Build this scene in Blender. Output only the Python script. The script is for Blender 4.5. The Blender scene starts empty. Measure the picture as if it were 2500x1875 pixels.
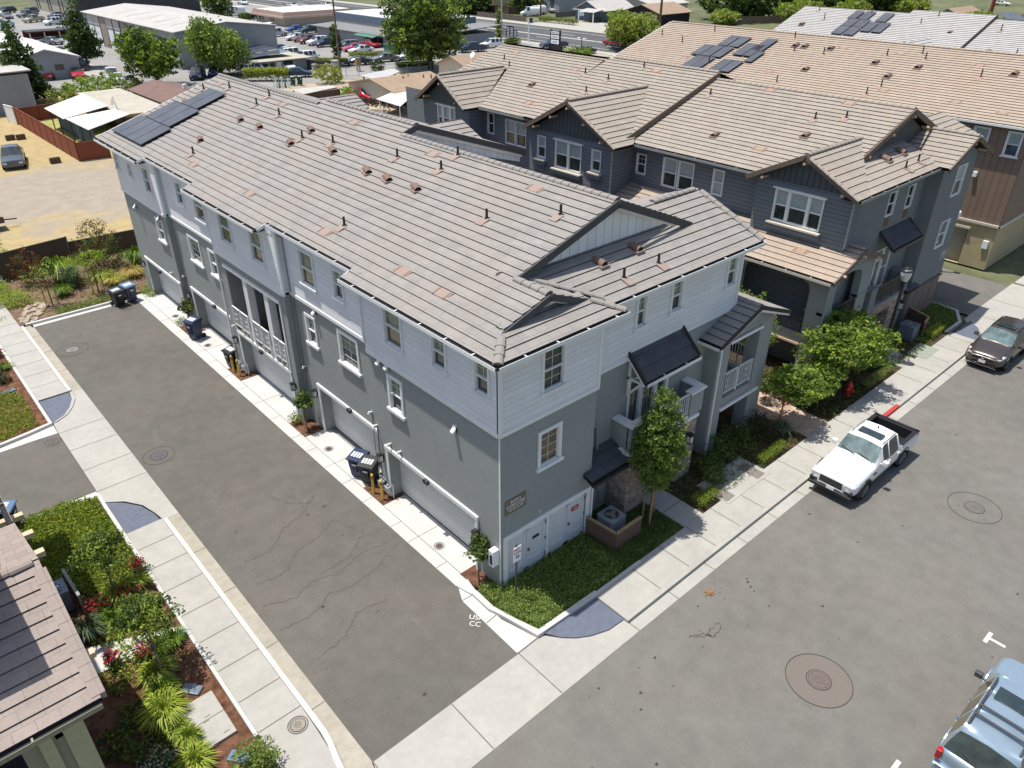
import bpy, math, random
from mathutils import Vector, Matrix
R = math.radians
sc = bpy.context.scene
# ------------------------------------------------------------------ camera, sky, sun, exposure
F, YAW, PIT, ROL = 1837.17, R(48.1196), R(30.8968), R(0.174)
fw = Vector((math.cos(YAW)*math.cos(PIT), math.sin(YAW)*math.cos(PIT), -math.sin(PIT)))
rt = Vector((math.sin(YAW), -math.cos(YAW), 0)); up = rt.cross(fw)
rt2 = rt*math.cos(ROL)+up*math.sin(ROL); up2 = -rt*math.sin(ROL)+up*math.cos(ROL)
cd = bpy.data.cameras.new('camera'); cam = bpy.data.objects.new('camera', cd)
sc.collection.objects.link(cam); sc.camera = cam
m = Matrix((rt2, up2, -fw)).transposed().to_4x4(); m.translation = Vector((-11.833, -13.721, 18.85))
cam.matrix_world = m
cd.sensor_width = 36; cd.lens = 36*F/2500; cd.clip_end = 2000; cd.clip_start = 0.1
SUNV = Vector((.165, -.22, -1)).normalized()
EL = math.asin(-SUNV.z); AZ = math.atan2(-SUNV.x, -SUNV.y)
w = bpy.data.worlds.new('World'); sc.world = w; w.use_nodes = True
nt = w.node_tree; sky = nt.nodes.new('ShaderNodeTexSky'); sky.sky_type = 'NISHITA'; sky.sun_disc = False
sky.sun_elevation = EL; sky.sun_rotation = AZ; sky.dust_density = 1.6; sky.ozone_density = .35; sky.altitude = 20
bg = nt.nodes['Background']; bg.inputs[1].default_value = .135
nt.links.new(sky.outputs[0], bg.inputs[0])
sl = bpy.data.lights.new('sun', 'SUN'); sl.energy = 4.8; sl.angle = R(.5); sl.color = (1, .96, .89)
so = bpy.data.objects.new('sun', sl); sc.collection.objects.link(so)
so.rotation_euler = (-SUNV).to_track_quat('Z', 'Y').to_euler(); so.location = (0, 0, 60)
sc.view_settings.view_transform = 'Standard'; sc.view_settings.look = 'None'
sc.view_settings.exposure = .22; sc.view_settings.gamma = 1
sc.render.engine = 'CYCLES'; sc.cycles.max_bounces = 6; sc.cycles.transparent_max_bounces = 4
# ------------------------------------------------------------------ mesh helpers
COL = sc.collection
class MB:
    def __init__(s): s.v = []; s.f = []; s.m = []; s.uv = {}; s.T = None
    def add(s, pts, faces, mi=0, uvs=None):
        b = len(s.v)
        for p in pts:
            p = Vector(p)
            s.v.append(tuple(s.T @ p) if s.T else tuple(p))
        for k, f in enumerate(faces):
            if uvs: s.uv[len(s.f)] = uvs[k]
            s.f.append(tuple(b+i for i in f)); s.m.append(mi)
        return s
    def poly(s, pts, mi=0, uv=None): return s.add(pts, [tuple(range(len(pts)))], mi, [uv] if uv else None)
    def box(s, x0, x1, y0, y1, z0, z1, mi=0):
        if x0 > x1: x0, x1 = x1, x0
        if y0 > y1: y0, y1 = y1, y0
        if z0 > z1: z0, z1 = z1, z0
        p = [(x, y, z) for z in (z0, z1) for y in (y0, y1) for x in (x0, x1)]
        return s.add(p, [(0,2,3,1),(4,5,7,6),(0,1,5,4),(2,6,7,3),(0,4,6,2),(1,3,7,5)], mi)
    def prism(s, pts, z0, z1, mi=0, side=None):
        n = len(pts); P = [(x, y, z0) for x, y in pts]+[(x, y, z1) for x, y in pts]
        s.add(P, [tuple(range(n, 2*n))], mi); s.add(P, [tuple(range(n-1, -1, -1))], mi)
        return s.add(P, [(i, (i+1) % n, n+(i+1) % n, n+i) for i in range(n)], mi if side is None else side)
    def beam(s, p, q, w, h, mi=0):
        p = Vector(p); q = Vector(q); d = (q-p).normalized()
        a = d.cross(Vector((0, 0, 1)));
        if a.length < 1e-3: a = Vector((1, 0, 0))
        a = a.normalized()*w/2; b = a.cross(d).normalized()*h/2
        P = [e+i*a+j*b for e in (p, q) for i, j in ((-1,-1),(1,-1),(1,1),(-1,1))]
        return s.add(P, [(0,1,2,3),(7,6,5,4),(0,4,5,1),(1,5,6,2),(2,6,7,3),(3,7,4,0)], mi)
    def cyl(s, p, q, r0, r1=None, n=10, mi=0, caps=True):
        r1 = r0 if r1 is None else r1; p = Vector(p); q = Vector(q); d = (q-p).normalized()
        a = d.orthogonal().normalized(); b = d.cross(a)
        P = [c+r*(a*math.cos(2*math.pi*i/n)+b*math.sin(2*math.pi*i/n)) for c, r in ((p, r0), (q, r1)) for i in range(n)]
        s.add(P, [(i, (i+1) % n, n+(i+1) % n, n+i) for i in range(n)], mi)
        if caps: s.add(P, [tuple(range(n-1, -1, -1)), tuple(range(n, 2*n))], mi)
        return s
    def tube(s, pts, r, n=6, mi=0):
        for a, b in zip(pts, pts[1:]): s.cyl(a, b, r, r, n, mi)
        return s
    def lathe(s, c, prof, n=12, mi=0):
        c = Vector(c); k = len(prof)
        P = [c+Vector((r*math.cos(2*math.pi*i/n), r*math.sin(2*math.pi*i/n), z)) for r, z in prof for i in range(n)]
        s.add(P, [(j*n+i, j*n+(i+1) % n, (j+1)*n+(i+1) % n, (j+1)*n+i) for j in range(k-1) for i in range(n)], mi)
        s.add(P[:n], [tuple(range(n-1, -1, -1))], mi); return s.add(P[-n:], [tuple(range(n))], mi)
    def build(s, name, mats, parent=None, smooth=False, bevel=0):
        off = Vector((0, 0, 0)); p = parent
        while p is not None: off += p.location; p = p.parent
        me = bpy.data.meshes.new(name)
        me.from_pydata([tuple(Vector(v)-off) for v in s.v], [], s.f)
        for mt in (mats if isinstance(mats, (list, tuple)) else [mats]): me.materials.append(mt)
        me.polygons.foreach_set('material_index', s.m)
        if s.uv:
            uvl = me.uv_layers.new(name='UVMap').data
            for k, uvs in s.uv.items():
                for li, c in zip(me.polygons[k].loop_indices, uvs): uvl[li].uv = c
        if smooth: me.polygons.foreach_set('use_smooth', [True]*len(me.polygons))
        me.update()
        o = bpy.data.objects.new(name, me); COL.objects.link(o); o.parent = parent
        if bevel:
            b = o.modifiers.new('b', 'BEVEL'); b.width = bevel; b.segments = 2; b.limit_method = 'ANGLE'
        return o
def tag(o, label=None, cat=None, group=None, kind=None):
    for k, v in (('label', label), ('category', cat), ('group', group), ('kind', kind)):
        if v: o[k] = v
    return o
def thing(name, label, cat, loc=(0, 0, 0), rz=0, group=None):
    o = bpy.data.objects.new(name, None); COL.objects.link(o); o.location = loc; o.rotation_euler = (0, 0, rz)
    o.empty_display_size = .1
    return tag(o, label, cat, group)
def copytree(o, parent=None, loc=None, rz=None, label=None, group=None):
    c = o.copy(); COL.objects.link(c); c.parent = parent
    if loc: c.location = loc
    if rz is not None: c.rotation_euler = (0, 0, rz)
    if label: c['label'] = label
    if group: c['group'] = group
    for ch in list(o.children): copytree(ch, c)
    return c
def structure(mb, name, mats): return tag(mb.build(name, mats), kind='structure')
# ------------------------------------------------------------------ materials
def lin(c): return tuple(((x/255)/12.92 if x/255 <= .04045 else ((x/255+.055)/1.055)**2.4) for x in c)
class NG:
    def __init__(s, name):
        s.mt = bpy.data.materials.new(name); s.mt.use_nodes = True; s.t = s.mt.node_tree
        s.b = s.t.nodes['Principled BSDF']
        s.pos = s.n('ShaderNodeNewGeometry').outputs['Position']
    def n(s, ty, **kw):
        nd = s.t.nodes.new(ty)
        for k, v in kw.items(): setattr(nd, k, v)
        return nd
    def lk(s, a, b): s.t.links.new(a, b)
    def setin(s, nd, i, v):
        if hasattr(v, 'links'): s.lk(v, nd.inputs[i])
        else: nd.inputs[i].default_value = v
    def math(s, op, a, b=0.0, c=0.0):
        nd = s.n('ShaderNodeMath', operation=op); s.setin(nd, 0, a); s.setin(nd, 1, b)
        if op == 'MULTIPLY_ADD': s.setin(nd, 2, c)
        return nd.outputs[0]
    def sep(s, v=None):
        nd = s.n('ShaderNodeSeparateXYZ'); s.lk(v or s.pos, nd.inputs[0]); return nd.outputs
    def noise(s, scale, detail=3, rough=.6, vec=None, vscale=None):
        nd = s.n('ShaderNodeTexNoise'); nd.inputs['Scale'].default_value = scale; nd.inputs['Detail'].default_value = detail
        nd.inputs['Roughness'].default_value = rough; v = vec or s.pos
        if vscale:
            mp = s.n('ShaderNodeMapping'); mp.inputs['Scale'].default_value = vscale; s.lk(v, mp.inputs[0]); v = mp.outputs[0]
        s.lk(v, nd.inputs['Vector']); return nd.outputs[0]
    def ramp(s, f, stops):
        nd = s.n('ShaderNodeValToRGB'); s.lk(f, nd.inputs[0]); e = nd.color_ramp.elements
        while len(e) < len(stops): e.new(.5)
        for el, (p, c) in zip(e, stops): el.position = p; el.color = (*c, 1) if not isinstance(c, float) else (c, c, c, 1)
        return nd.outputs[0]
    def mix(s, f, a, b, mode='MIX'):
        nd = s.n('ShaderNodeMix', data_type='RGBA', blend_type=mode)
        s.setin(nd, 0, f); 
        for i, v in ((6, a), (7, b)):
            if isinstance(v, tuple): nd.inputs[i].default_value = (*v, 1)
            else: s.lk(v, nd.inputs[i])
        return nd.outputs[2]
    def vary(s, col, scales, amts):
        c = col
        for sc_, am in zip(scales, amts):
            f = s.noise(sc_, 4); g = s.ramp(f, [(.3, 1-am), (.7, 1+am)])
            c = s.mix(1.0, c, g, 'MULTIPLY')
        return c
    def bump(s, h, st=.3, dist=.02):
        nd = s.n('ShaderNodeBump'); nd.inputs['Strength'].default_value = st; nd.inputs['Distance'].default_value = dist
        s.lk(h, nd.inputs['Height']); s.lk(nd.outputs[0], s.b.inputs['Normal'])
    def out(s, col, rough=.8, spec=.3, metal=0):
        if isinstance(col, tuple): s.b.inputs['Base Color'].default_value = (*col, 1)
        else: s.lk(col, s.b.inputs['Base Color'])
        s.b.inputs['Roughness'].default_value = rough; s.b.inputs['Specular IOR Level'].default_value = spec
        s.b.inputs['Metallic'].default_value = metal; return s.mt
M = {}
def simple(name, col, rough=.7, spec=.3, metal=0, v=.06, sc_=6, bump=0):
    g = NG(name)
    c = g.vary(col, (sc_, sc_*9), (v, v*.7)) if v else col
    if bump: g.bump(g.noise(60, 4), bump, .01)
    M[name] = g.out(c, rough, spec, metal); return M[name]
simple('white_trim', (.74,.74,.72), .5, .4, v=.03)
simple('white_paint', (.78,.79,.8), .5, .4, v=.03)
simple('dark_fascia', (.06,.06,.065), .6, v=.08)
simple('brown_fascia', (.15,.11,.085), .7, v=.1)
simple('gutter_inside', (.025,.025,.027), .8, v=.2)  # near-black: shade and debris inside the channels put into the colour
simple('black_metal', (.02,.02,.022), .45, .5, v=0)
simple('pipe_brown', (.035,.028,.025), .7)
simple('vent_brown', (.2,.13,.1), .8)
simple('pink_tile', (.3,.225,.19), .85)
simple('pink_tile_warm', (.33,.23,.17), .85)
simple('metal', (.5,.5,.5), .35, .5, .8, v=.05)
simple('chrome', (.7,.7,.72), .15, .5, 1, v=0)
simple('railing_white', (.68,.68,.66), .5, .4, v=0)
simple('railing_dark', (.07,.065,.06), .5, .4, v=0)
simple('door_panel', (.62,.63,.64), .5, .4, v=.03)
simple('dark_void', (.012,.012,.013), .9, v=0)
simple('mulch', (.13,.065,.04), .95, .1, v=.5, sc_=4, bump=.8)
simple('soil', (.16,.11,.075), .95, .1, v=.35, sc_=3, bump=.8)
simple('dark_soil', (.07,.05,.03), .95, .1, v=.5, sc_=3, bump=.8)
simple('green_ground', (.06,.085,.02), .95, .1, v=.5, sc_=2, bump=.8)
simple('bark', (.12,.08,.055), .9, .1, v=.3, sc_=9)
simple('bark_grey', (.2,.16,.12), .9, .1, v=.3, sc_=9)
simple('stake_wood', (.33,.23,.13), .85, v=.2)
simple('orange_bark', (.4,.17,.06), .85, v=.2)
simple('tyre', (.015,.015,.016), .85, v=0)
simple('rim', (.35,.35,.36), .35, .5, .7, v=0)
simple('plastic_black', (.018,.018,.02), .5, .4, v=0)
simple('plastic_grey', (.06,.06,.062), .55, .4, v=0)
simple('head_lamp', (.55,.58,.62), .1, .8, v=0)
simple('tail_lamp', (.4,.01,.015), .2, .6, v=0)
simple('plate_white', (.7,.72,.74), .4, v=0)
simple('letter_white', (.75,.75,.7), .6, v=0)
simple('letter_red', (.5,.03,.03), .6, v=0)
simple('letter_black', (.02,.02,.02), .6, v=0)
simple('paint_red', (.55,.03,.03), .45, .5, v=.1)
simple('paint_yellow', (.55,.38,.06), .6, v=.25, sc_=20)
simple('bin_blue', (.015,.03,.075), .45, .5, v=.05)
simple('bin_blue_light', (.1,.17,.28), .4, .5, v=.05)
simple('bin_grey', (.035,.037,.038), .5, .4, v=.05)
simple('bin_black', (.014,.014,.016), .5, .4, v=.05)
simple('bin_green', (.02,.06,.03), .5, .4, v=.05)
simple('ac_metal', (.33,.36,.39), .45, .5, .4, v=.05)
simple('ac_blue', (.15,.18,.22), .4, .5, .3, v=.05)
simple('tan_sign', (.17,.15,.105), .6, v=.05)
simple('iron', (.17,.135,.12), .7, .3, .3, v=.2, sc_=30)
simple('crack_line', (.095,.09,.076), .9, v=.15, sc_=9)
simple('cover_grey', (.11,.105,.12), .7, .3, .2, v=.15, sc_=20)
simple('patch_line', (.055,.045,.04), .9, v=.1)
simple('paint_white_road', (.62,.6,.55), .8, v=.12, sc_=12)
simple('blue_ramp', (.115,.13,.17), .8, v=.12, sc_=5)
simple('rock', (.36,.29,.22), .9, v=.3, sc_=4)
simple('tan_wall', (.4,.33,.2), .9, v=.08, sc_=2)
simple('olive_wall', (.25,.235,.165), .9, v=.06, sc_=2)
simple('grey_wall', (.3,.31,.32), .9, v=.08, sc_=1)
simple('beige_wall', (.42,.38,.31), .9, v=.08, sc_=1)
simple('cream_wall', (.55,.5,.42), .9, v=.06, sc_=1)
simple('blue_wall', (.12,.16,.21), .9, v=.08, sc_=1)
simple('black_wall', (.03,.03,.035), .9, v=.1, sc_=1)
simple('white_roof', (.56,.56,.54), .7, v=.04, sc_=.4)
simple('pale_roof', (.42,.4,.37), .8, v=.09, sc_=.5)
simple('tan_roof', (.3,.22,.155), .9, v=.12, sc_=1)
simple('brown_roof', (.17,.11,.09), .9, v=.15, sc_=1)
simple('beige_roof', (.4,.37,.3), .9, v=.1, sc_=.7)
simple('asph_roof', (.2,.2,.2), .9, v=.12, sc_=.7)
simple('green_metal', (.07,.2,.14), .6)
simple('wood_red', (.19,.05,.027), .85, v=.25, sc_=3)
simple('wood_brown', (.1,.065,.045), .85, v=.3, sc_=3)
simple('wood_grey', (.16,.125,.1), .85, v=.3, sc_=3)
simple('dark_block', (.06,.06,.065), .9, v=.3, sc_=2)
simple('red_cloth', (.75,.01,.015), .8, v=.1)
simple('light_glass', (.6,.6,.58), .2, .5, v=0)
simple('solar_frame', (.02,.02,.022), .4, .5, v=0)
simple('blind', (.34,.4,.38), .3, .5, v=.1)
simple('blind_green', (.16,.2,.13), .15, .6, v=.3, sc_=3)
def glassm(name, col, v=.5, sc_=2.5):
    g = NG(name); c = g.vary(col, (sc_,), (v,)); M[name] = g.out(c, .06, .6)
glassm('glass', (.035,.045,.04)); glassm('glass_warm', (.12,.095,.045), .5, 1.5); glassm('car_glass', (.03,.045,.05), .3)
glassm('glass_blue', (.08,.1,.13), .4); glassm('windscreen', (.1,.15,.155), .45, 3)
def solar():
    g = NG('solar'); x = g.sep(); 
    c = g.vary((.085,.088,.1), (.8,), (.2,)); M['solar'] = g.out(c, .4, .35)
solar()
def paint(name, col, rough=.25, metal=0):
    g = NG(name); g.b.inputs['Coat Weight'].default_value = .6; g.b.inputs['Coat Roughness'].default_value = .06
    c = g.vary(col, (3,), (.04,)); M[name] = g.out(c, rough, .5, metal)
paint('paint_truck', (.72,.72,.72)); paint('paint_brown', (.12,.1,.088), .3, .7); paint('paint_blue', (.36,.46,.53), .3, .55)
g = NG('paint_any'); oi = g.n('ShaderNodeObjectInfo'); g.b.inputs['Coat Weight'].default_value = .5; g.b.inputs['Coat Roughness'].default_value = .08
M['paint_any'] = g.out(oi.outputs['Color'], .3, .5)
# asphalt
def asphalt(name, col, warm, cracks=0, dark=.0):
    g = NG(name); c = g.mix(g.ramp(g.noise(.35, 4, .6), [(.38, 0.0), (.62, 1.0)]), col, warm)
    c = g.vary(c, (.13, 1.6, 14, 95), (.12, .09, .06, .3))
    st = g.noise(.8, 5, .7, vscale=(1, .25, 1)); c = g.mix(g.ramp(st, [(.62, 0.0), (.8, .3)]), c, (.3,.29,.27))
    sp = g.noise(2.3, 2, .5); c = g.mix(g.ramp(sp, [(.73, 0.0), (.77, .55)]), c, (.05,.047,.045))
    if cracks:
        v = g.n('ShaderNodeTexVoronoi', feature='DISTANCE_TO_EDGE'); v.inputs['Scale'].default_value = .22
        dn = g.n('ShaderNodeTexNoise'); dn.inputs['Scale'].default_value = .9; dn.inputs['Detail'].default_value = 5; g.lk(g.pos, dn.inputs['Vector'])
        vm = g.n('ShaderNodeVectorMath', operation='MULTIPLY_ADD'); g.lk(dn.outputs['Color'], vm.inputs[0]); vm.inputs[1].default_value = (1.8,1.8,0); g.lk(g.pos, vm.inputs[2])
        g.lk(vm.outputs[0], v.inputs['Vector'])
        l = g.ramp(v.outputs['Distance'], [(0.0, 1.0), (.012, 0.0)])
        msk = g.ramp(g.noise(.25, 2, .5), [(.5, 0.0), (.58, .6)])
        c = g.mix(g.math('MULTIPLY', l, g.math('MULTIPLY', msk, .5)), c, (.05,.046,.04))
    g.bump(g.noise(120, 3), .25, .01); M[name] = g.out(c, .92, .15)
asphalt('asphalt_alley', (.118,.113,.1), (.124,.114,.1))
asphalt('asphalt_street', (.152,.147,.132), (.157,.147,.132))
asphalt('asphalt_lot', (.25,.245,.235), (.265,.255,.24)); asphalt('asphalt_road', (.085,.088,.092), (.1,.1,.1))
def concrete(name, col, v=.07):
    g = NG(name); c = g.vary(col, (.7, 4, 40), (v, v*.8, v*.6))
    st = g.noise(1.4, 4, .6, vscale=(1, .3, 1)); c = g.mix(g.ramp(st, [(.6, 0.0), (.8, .35)]), c, tuple(x*.75 for x in col))
    g.bump(g.noise(80, 3), .1, .005); M[name] = g.out(c, .85, .2)
concrete('concrete', (.37,.355,.32)); concrete('concrete_white', (.5,.49,.465)); concrete('concrete_dirty', (.34,.31,.255), .12)
simple('joint', (.13,.12,.1), .9, v=.1)
# stucco
def stucco(name, col):
    g = NG(name); c = g.vary(col, (.6, 5, 45), (.04, .04, .09)); g.bump(g.noise(45, 4, .7), .5, .02); M[name] = g.out(c, .92, .15)
stucco('stucco', (.29,.305,.29)); stucco('stucco_dark', (.2,.21,.215))
def siding(name, col, pitch=.165, dark=.55, vert=False, wd=.09, batten=False):
    g = NG(name); x, y, z = g.sep()[:3]
    t = g.math('ADD', x, y) if vert else z
    fr = g.math('FRACT', g.math('DIVIDE', t, pitch)); fr.node.inputs[0].default_value = 0
    fl = g.math('FLOOR', g.math('DIVIDE', t, pitch))
    rn = g.n('ShaderNodeTexWhiteNoise', noise_dimensions='1D'); g.lk(fl, rn.inputs['W'])
    c = g.vary(col, (.8, 9), (.05, .03)); c = g.mix(1.0, c, g.ramp(rn.outputs['Value'], [(0, .96), (1, 1.04)]), 'MULTIPLY')
    ln = g.math('LESS_THAN', fr, wd); c = g.mix(g.math('MULTIPLY', ln, dark), c, tuple(q*.25 for q in col))
    g.bump(g.math('SUBTRACT', 1.0, fr) if not vert else fr, .9 if not vert else .2, .016 if not vert else .02); M[name] = g.out(c, .7, .3)
siding('siding_white', (.72,.72,.73), .2, .25); siding('siding_dark', (.15,.17,.185), .2, .75, wd=.12)
siding('siding_grey', (.3,.31,.29), .2, .8, wd=.12)
siding('batten_white', (.78,.78,.79), .41, .75, True, .05, True); siding('batten_dark', (.075,.085,.09), .3, .8, True, .16, True)
siding('batten_brown', (.22,.155,.115), .42, .85, True, .07, True); siding('metal_ribbed', (.3,.31,.33), .3, .35, True, .2, True)
siding('brown_ribbed', (.07,.055,.048), .42, .7, True, .1, True)
siding('garage_white', (.62,.62,.6), .19, .35, wd=.08); siding('fence_boards', (.1,.075,.055), .14, .7, True, .12)
siding('fence_red', (.24,.065,.035), .14, .7, True, .15); siding('wood_slats', (.13,.085,.06), .14, .8, wd=.12)
siding('trellis', (.2,.155,.13), .1, .6, True, .3); siding('corrug_white', (.62,.62,.62), .3, .2, True, .25); siding('ribbed_grey', (.42,.42,.41), .5, .4, True, .12)
siding('block_wall', (.16,.15,.14), .2, .5, wd=.1); siding('shingle_brown', (.26,.17,.13), .3, .5, wd=.2)
def stone():
    g = NG('stone'); x, y, z = g.sep()[:3]; cb = g.n('ShaderNodeCombineXYZ'); g.lk(g.math('ADD', x, y), cb.inputs[0]); g.lk(z, cb.inputs[1])
    b = g.n('ShaderNodeTexBrick'); g.lk(cb.outputs[0], b.inputs['Vector']); b.inputs['Scale'].default_value = 1
    b.inputs['Brick Width'].default_value = .34; b.inputs['Row Height'].default_value = .1; b.inputs['Mortar Size'].default_value = .008
    b.inputs['Color1'].default_value = (.27,.2,.155,1); b.inputs['Color2'].default_value = (.42,.36,.3,1); b.inputs['Mortar'].default_value = (.1,.08,.07,1)
    b.offset = .37; c = g.vary(b.outputs['Color'], (6, 30), (.35, .15)); g.bump(b.outputs['Fac'], .6, -.03); M['stone'] = g.out(c, .9, .2)
stone()
def roofm(name, c1, c2, blot):
    g = NG(name); uv = g.n('ShaderNodeUVMap'); uv.uv_map = 'UVMap'
    b = g.n('ShaderNodeTexBrick'); g.lk(uv.outputs[0], b.inputs['Vector']); b.inputs['Scale'].default_value = 1
    b.inputs['Brick Width'].default_value = .42; b.inputs['Row Height'].default_value = .355; b.inputs['Mortar Size'].default_value = .006
    b.inputs['Mortar Smooth'].default_value = .3; b.offset = .5
    b.inputs['Color1'].default_value = (*c1, 1); b.inputs['Color2'].default_value = (*c2, 1); b.inputs['Mortar'].default_value = (*[q*.55 for q in c1], 1)
    c = g.mix(g.ramp(g.noise(.45, 4, .65), [(.45, 0.0), (.72, .8)]), b.outputs['Color'], blot)
    c = g.vary(c, (1.3, 30), (.07, .1)); g.bump(g.noise(70, 3), .25, .01); M[name] = g.out(c, .88, .2)
roofm('tile_grey', (.255,.24,.222), (.285,.268,.248), (.285,.245,.218))
roofm('tile_dark', (.075,.078,.09), (.095,.095,.105), (.08,.08,.09))
roofm('tile_brown', (.3,.265,.225), (.335,.295,.25), (.32,.265,.215))
roofm('tile_warm', (.36,.295,.235), (.39,.32,.255), (.38,.285,.22))
roofm('tile_pale', (.4,.385,.37), (.44,.425,.41), (.4,.39,.39))
roofm('tile_butt', (.05,.042,.038), (.06,.05,.045), (.05,.04,.04))  # far darker than the tiles: shadow lines between courses put into the colour
def field():
    g = NG('dry_field'); x, y, z = g.sep()[:3]
    n = g.noise(.09, 5, .65); n2 = g.noise(.6, 5, .7)
    d = g.math('ABSOLUTE', g.math('SUBTRACT', y, 59.0)); d = g.math('ADD', d, g.math('MULTIPLY', g.math('SUBTRACT', n, .5), 22.0)); d = g.math('ADD', d, g.math('MULTIPLY', g.math('SUBTRACT', n2, .5), 7.0))
    msk = g.ramp(g.math('DIVIDE', d, 20.0), [(.36, 0.0), (.52, 1.0)])
    gold = g.vary((.37,.29,.15), (1.2, 12, 50), (.13, .15, .2)); dirt = g.vary((.31,.265,.21), (.8, 7, 40), (.1, .1, .1))
    c = g.mix(msk, dirt, gold); c = g.mix(g.ramp(g.noise(1.7, 3, .6), [(.7, 0.0), (.76, .6)]), c, (.13,.13,.05))
    g.bump(g.noise(20, 4), .5, .05); M['dry_field'] = g.out(c, .95, .1)
field()
def leafm(name, c1, c2, c3=None):
    g = NG(name); ri = g.n('ShaderNodeNewGeometry').outputs['Random Per Island']
    st = [(0, c1), (.55, c2)]+([(.93, c2), (1, c3)] if c3 else [])
    c = g.ramp(ri, st); g.out(c, .55, .25)
    tr = g.n('ShaderNodeBsdfTranslucent'); g.lk(g.mix(1.0, c, (1.3,1.5,.6), 'MULTIPLY'), tr.inputs[0])
    mx = g.n('ShaderNodeMixShader'); mx.inputs[0].default_value = .3; g.lk(g.b.outputs[0], mx.inputs[1]); g.lk(tr.outputs[0], mx.inputs[2])
    g.lk(mx.outputs[0], g.t.nodes['Material Output'].inputs[0]); M[name] = g.mt
leafm('leaf_dark', (.022,.045,.012), (.055,.09,.025)); leafm('leaf_mid', (.06,.1,.018), (.14,.19,.04)); leafm('leaf_bright', (.13,.2,.025), (.27,.36,.055), (.33,.2,.06))
leafm('leaf_vase', (.07,.12,.022), (.2,.27,.055)); leafm('leaf_yellow', (.19,.22,.03), (.32,.34,.06)); leafm('leaf_willow', (.07,.11,.03), (.17,.22,.06)); leafm('leaf_conifer', (.03,.055,.015), (.075,.11,.03))
leafm('leaf_big', (.07,.13,.018), (.19,.28,.045)); leafm('leaf_red', (.09,.03,.015), (.2,.06,.025), (.1,.12,.03)); leafm('leaf_purple', (.03,.012,.02), (.09,.06,.06)); leafm('flower_red', (.3,.02,.03), (.45,.04,.06))
leafm('grass_green', (.07,.13,.015), (.17,.26,.03)); leafm('grass_lime', (.24,.31,.03), (.4,.45,.08)); leafm('grass_gold', (.35,.24,.07), (.5,.38,.14)); leafm('grass_blue', (.07,.11,.06), (.16,.2,.13))
leafm('lawn', (.15,.19,.02), (.29,.34,.045), (.38,.34,.12)); leafm('cover', (.12,.17,.035), (.26,.33,.08)); leafm('hedge', (.1,.15,.02), (.22,.28,.04)); leafm('white_flower', (.12,.16,.09), (.45,.47,.4)); leafm('olive_bush', (.13,.16,.04), (.25,.27,.09)); leafm('maple', (.15,.2,.03), (.28,.33,.05), (.35,.15,.04))
# ------------------------------------------------------------------ ground, roads, pavements
def sheet(name, pts, z, mat, zb=None):
    mb = MB()
    mb.poly([(x, y, z) for x, y in pts]) if zb is None else mb.prism(pts, zb, z)
    return structure(mb, name, mat)
def rect(x0, x1, y0, y1): return [(x0, y0), (x1, y0), (x1, y1), (x0, y1)]
sheet('ground', rect(-900, 1500, -900, 1500), -.12, simple('far_ground', (.12,.13,.07), .95, .1, v=.3, sc_=.08))
sheet('field', rect(-60, 26, 40.7, 108), -.02, M['dry_field'])
sheet('road_street', rect(-120, 130, -16, -4.1), 0, M['asphalt_street'])
sheet('alley', [(-6.7, -2.4), (-1.0, -2.4), (-1.0, .45), (-1.0, 32.3), (-6.8, 32.3)], .004, M['asphalt_alley'])
sheet('side_alley', rect(-60, -8.52, 14.35, 19.95), .004, M['asphalt_alley'])
sheet('east_alley', rect(34.1, 40.4, -2.1, 40), .004, M['asphalt_street'])
def joints(mb, segs, z, w=.03, mi=1):
    for (x0, y0, x1, y1) in segs:
        dx, dy = x1-x0, y1-y0; L = math.hypot(dx, dy); nx, ny = -dy/L*w/2, dx/L*w/2
        mb.poly([(x0+nx, y0+ny, z), (x0-nx, y0-ny, z), (x1-nx, y1-ny, z), (x1+nx, y1+ny, z)], mi)
# west sidewalk
mb = MB(); mb.box(-8.48, -7.2, 23.1, 39, -.1, .12); mb.box(-8.48, -7.2, .3, 10.96, -.1, .12)
mb.prism([(-8.48,.3),(-8.5,-.6),(-8.4,-2.4),(-8.4,-4.24),(-7.6,-4.0),(-7.3,-1.9),(-7.22,-.4),(-7.2,.3)], -.1, .12)
joints(mb, [(-8.46, y, -7.2, y) for y in [.35,1.6,3.0,4.4,5.8,7.2,8.55,9.8,24.5,25.9,27.3,28.7,30.1,31.5,32.9,34.3,35.7,37.1]], .124)
structure(mb, 'sidewalk', [M['concrete'], M['joint']])
mb = MB(); mb.box(-8.6, -8.49, .3, 10.3, -.1, .14); mb.box(-8.62, -8.49, 10.3, 14.1, -.1, .13); mb.box(-8.62, -8.49, 20.7, 37.4, -.1, .13)
for y0, y1 in ((-.1, 10.9), (23.1, 32.2)): mb.box(-7.19, -7.04, y0, y1, -.1, .135)
pts = [(-7.19,-.1),(-7.2,-.8),(-7.24,-1.2),(-7.36,-1.8),(-7.5,-2.6),(-7.8,-4.2)]
for (a, b) in zip(pts, pts[1:]): mb.prism([a, b, (b[0]+.16, b[1]), (a[0]+.16, a[1])], -.1, .135)
structure(mb, 'kerb', M['concrete_white'])
mb = MB(); mb.prism([(-7.04,-.1),(-7.04,32.3),(-6.6,32.3),(-6.58,-2.4),(-7.0,-4.24),(-7.64,-4.24),(-7.33,-2.6),(-7.2,-1.8)], -.1, .012)
joints(mb, [(-7.03, y, -6.6, y) for y in (0.1, 2.95, 6, 8.5, 11, 23.1, 25.6, 28.3, 30.6)], .016)
structure(mb, 'gutter_strip', [M['concrete_dirty'], M['joint']])
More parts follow.
